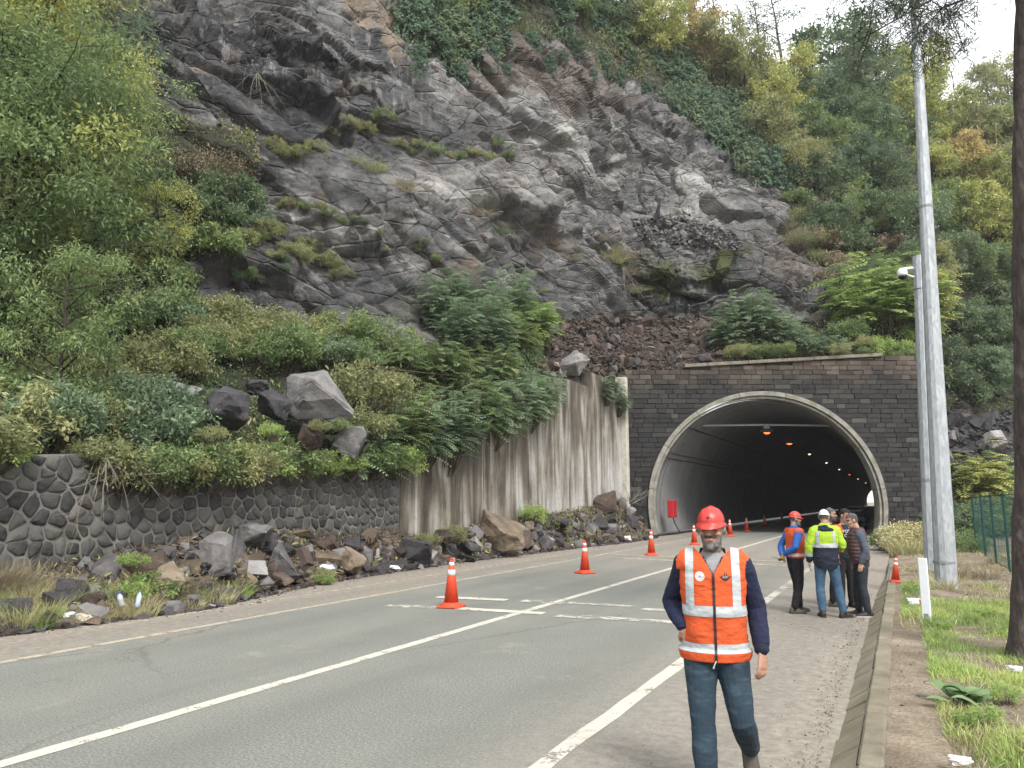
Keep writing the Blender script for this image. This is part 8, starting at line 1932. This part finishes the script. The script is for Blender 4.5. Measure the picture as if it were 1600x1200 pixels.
# litter
def bag(seed, p, d, mat, label, name='plastic_bag', group=None):
    v, f = make_rock(600 + seed, d, 22, 2, .22); o = obj(name, v, f, M[mat] if isinstance(mat, str) else mat, loc=p, smooth=False); return tag(o, label, 'litter', group)
g = gnd(1432, 947, .16); root = tag(empty('plastic_jug', g), 'crushed white and red plastic container lying in the grass by the marker post', 'litter')
v, f = make_rock(611, (.30, .2, .17), 20, 2, .12); obj('body', v, f, M['white_plastic'], root, loc=(0, 0, .05)); v, f = make_rock(612, (.17, .19, .15), 18, 2, .14); obj('red_label', v, f, M['red_plastic'], root, loc=(.11, -.03, .05))
def bottle(px, py, X, mat, label, rot):
    P = lat(px, py, X); root = tag(empty('plastic_bottle', P), label, 'bottle'); b = MB(); b.lathe([(.0, 0), (.033, .002), (.035, .05), (.031, .08), (.035, .12), (.034, .17), (.014, .215), (.014, .225)], 14); o = b.build('bottle_body', M[mat], root, True); b = MB(); b.lathe([(.016, .225), (.016, .245), (.0, .246)], 12); c = b.build('cap', M['blue_cap'], root); root.rotation_euler = [math.radians(a) for a in rot]; root.scale = (1.2,) * 3
M['blue_cap'] = plain('blue_cap', (.04, .12, .42), .4); M['blue_label'] = plain('pale_blue_plastic', (.42, .52, .66), .35)
bottle(191, 948, -11.45, 'white_plastic', 'white plastic bottle stuck upright in the weeds', (28, 15, 0)); bottle(214, 950, -11.35, 'blue_label', 'bluish plastic bottle leaning beside the white one', (-24, -22, 0))
for i, (px, py, X, d, mt, lb) in enumerate([(100, 962, -11.75, (.42, .3, .18), 'white_plastic', 'crumpled white bag in the weeds at the road edge, leftmost litter'), (130, 965, -11.6, (.3, .26, .14), 'patch_white', 'crumpled pinkish paper beside the white bag'), (250, 916, -11.9, (.2, .2, .26), 'patch_white', 'pale greenish sheet stuck in the striped block'), (510, 888, -12.3, (.45, .3, .22), 'white_plastic', 'white crumpled bag right of the pale boulder'), (615, 886, -12.5, (.5, .25, .14), 'white_plastic', 'flat white bag at the road edge by the black boulder'), (318, 945, -11.4, (.6, .12, .05), 'white_plastic', 'long white strip of plastic on the road edge'), (885, 855, -12.4, (.55, .45, .35), 'white_plastic', 'white lump in the debris left of the second cone'), (975, 842, -11.8, (.8, .5, .3), 'patch_white', 'pale heap of scraps left of the third cone'), (322, 888, -12.2, (.42, .4, .3), 'black', 'black plastic bag in front of the pointed grey boulder'), (1585, 1045, None, (.16, .12, .07), 'white_plastic', 'white scrap of plastic by the tree trunk'), (1528, 1084, None, (.12, .1, .05), 'white_plastic', 'small white scrap on the big-leaved plant'), (1500, 1190, None, (.16, .14, .07), 'patch_white', 'pale paper scrap in the dry grass at the bottom')]):
    P = lat(px, py, X) if X else gnd(px, py, .17); bag(i, P, d, mt, lb)

# ------------------------------------------------------------------ thin mist in the air
hz = NT('thin_mist'); hz.n.remove(hz.b); pv = hz.n.new('ShaderNodeVolumePrincipled'); pv.inputs['Color'].default_value = (0.93, 0.95, 0.97, 1); pv.inputs['Density'].default_value = 0.00035; pv.inputs['Anisotropy'].default_value = 0.2
hz.l.new(pv.outputs[0], hz.out.inputs['Volume'])
b = MB(); b.box((0, 600, 44.5), (1840, 1840, 91)); tag(b.build('haze', hz.m), kind='stuff')

# ------------------------------------------------------------------ labels of the plants: counted from the left within each place
from collections import defaultdict
book = defaultdict(list)
for o, look, place, px in REG: book[(look, place)].append((px, o))
for (look, place), L in book.items():
    L.sort(key=lambda q: q[0]); n = len(L)
    for i, (px, o) in enumerate(L):
        if n == 1: s = look + ', ' + place
        elif n <= 16:
            s = ORD[i] + ' ' + look + ' from the left, ' + place
            if len(s.split()) > 16: s = ORD[i] + ' ' + look + ', ' + place
        elif n <= 32:
            s = ORD[i] + ' ' + look + ' from the left, ' + place if i < n / 2 else ORD[n - 1 - i] + ' ' + look + ' from the right, ' + place
            if len(s.split()) > 16: s = s.replace(', on the', ',')
        else:
            s = look + ', ' + place; o['group'] = o.get('group') or s
        o['label'] = s
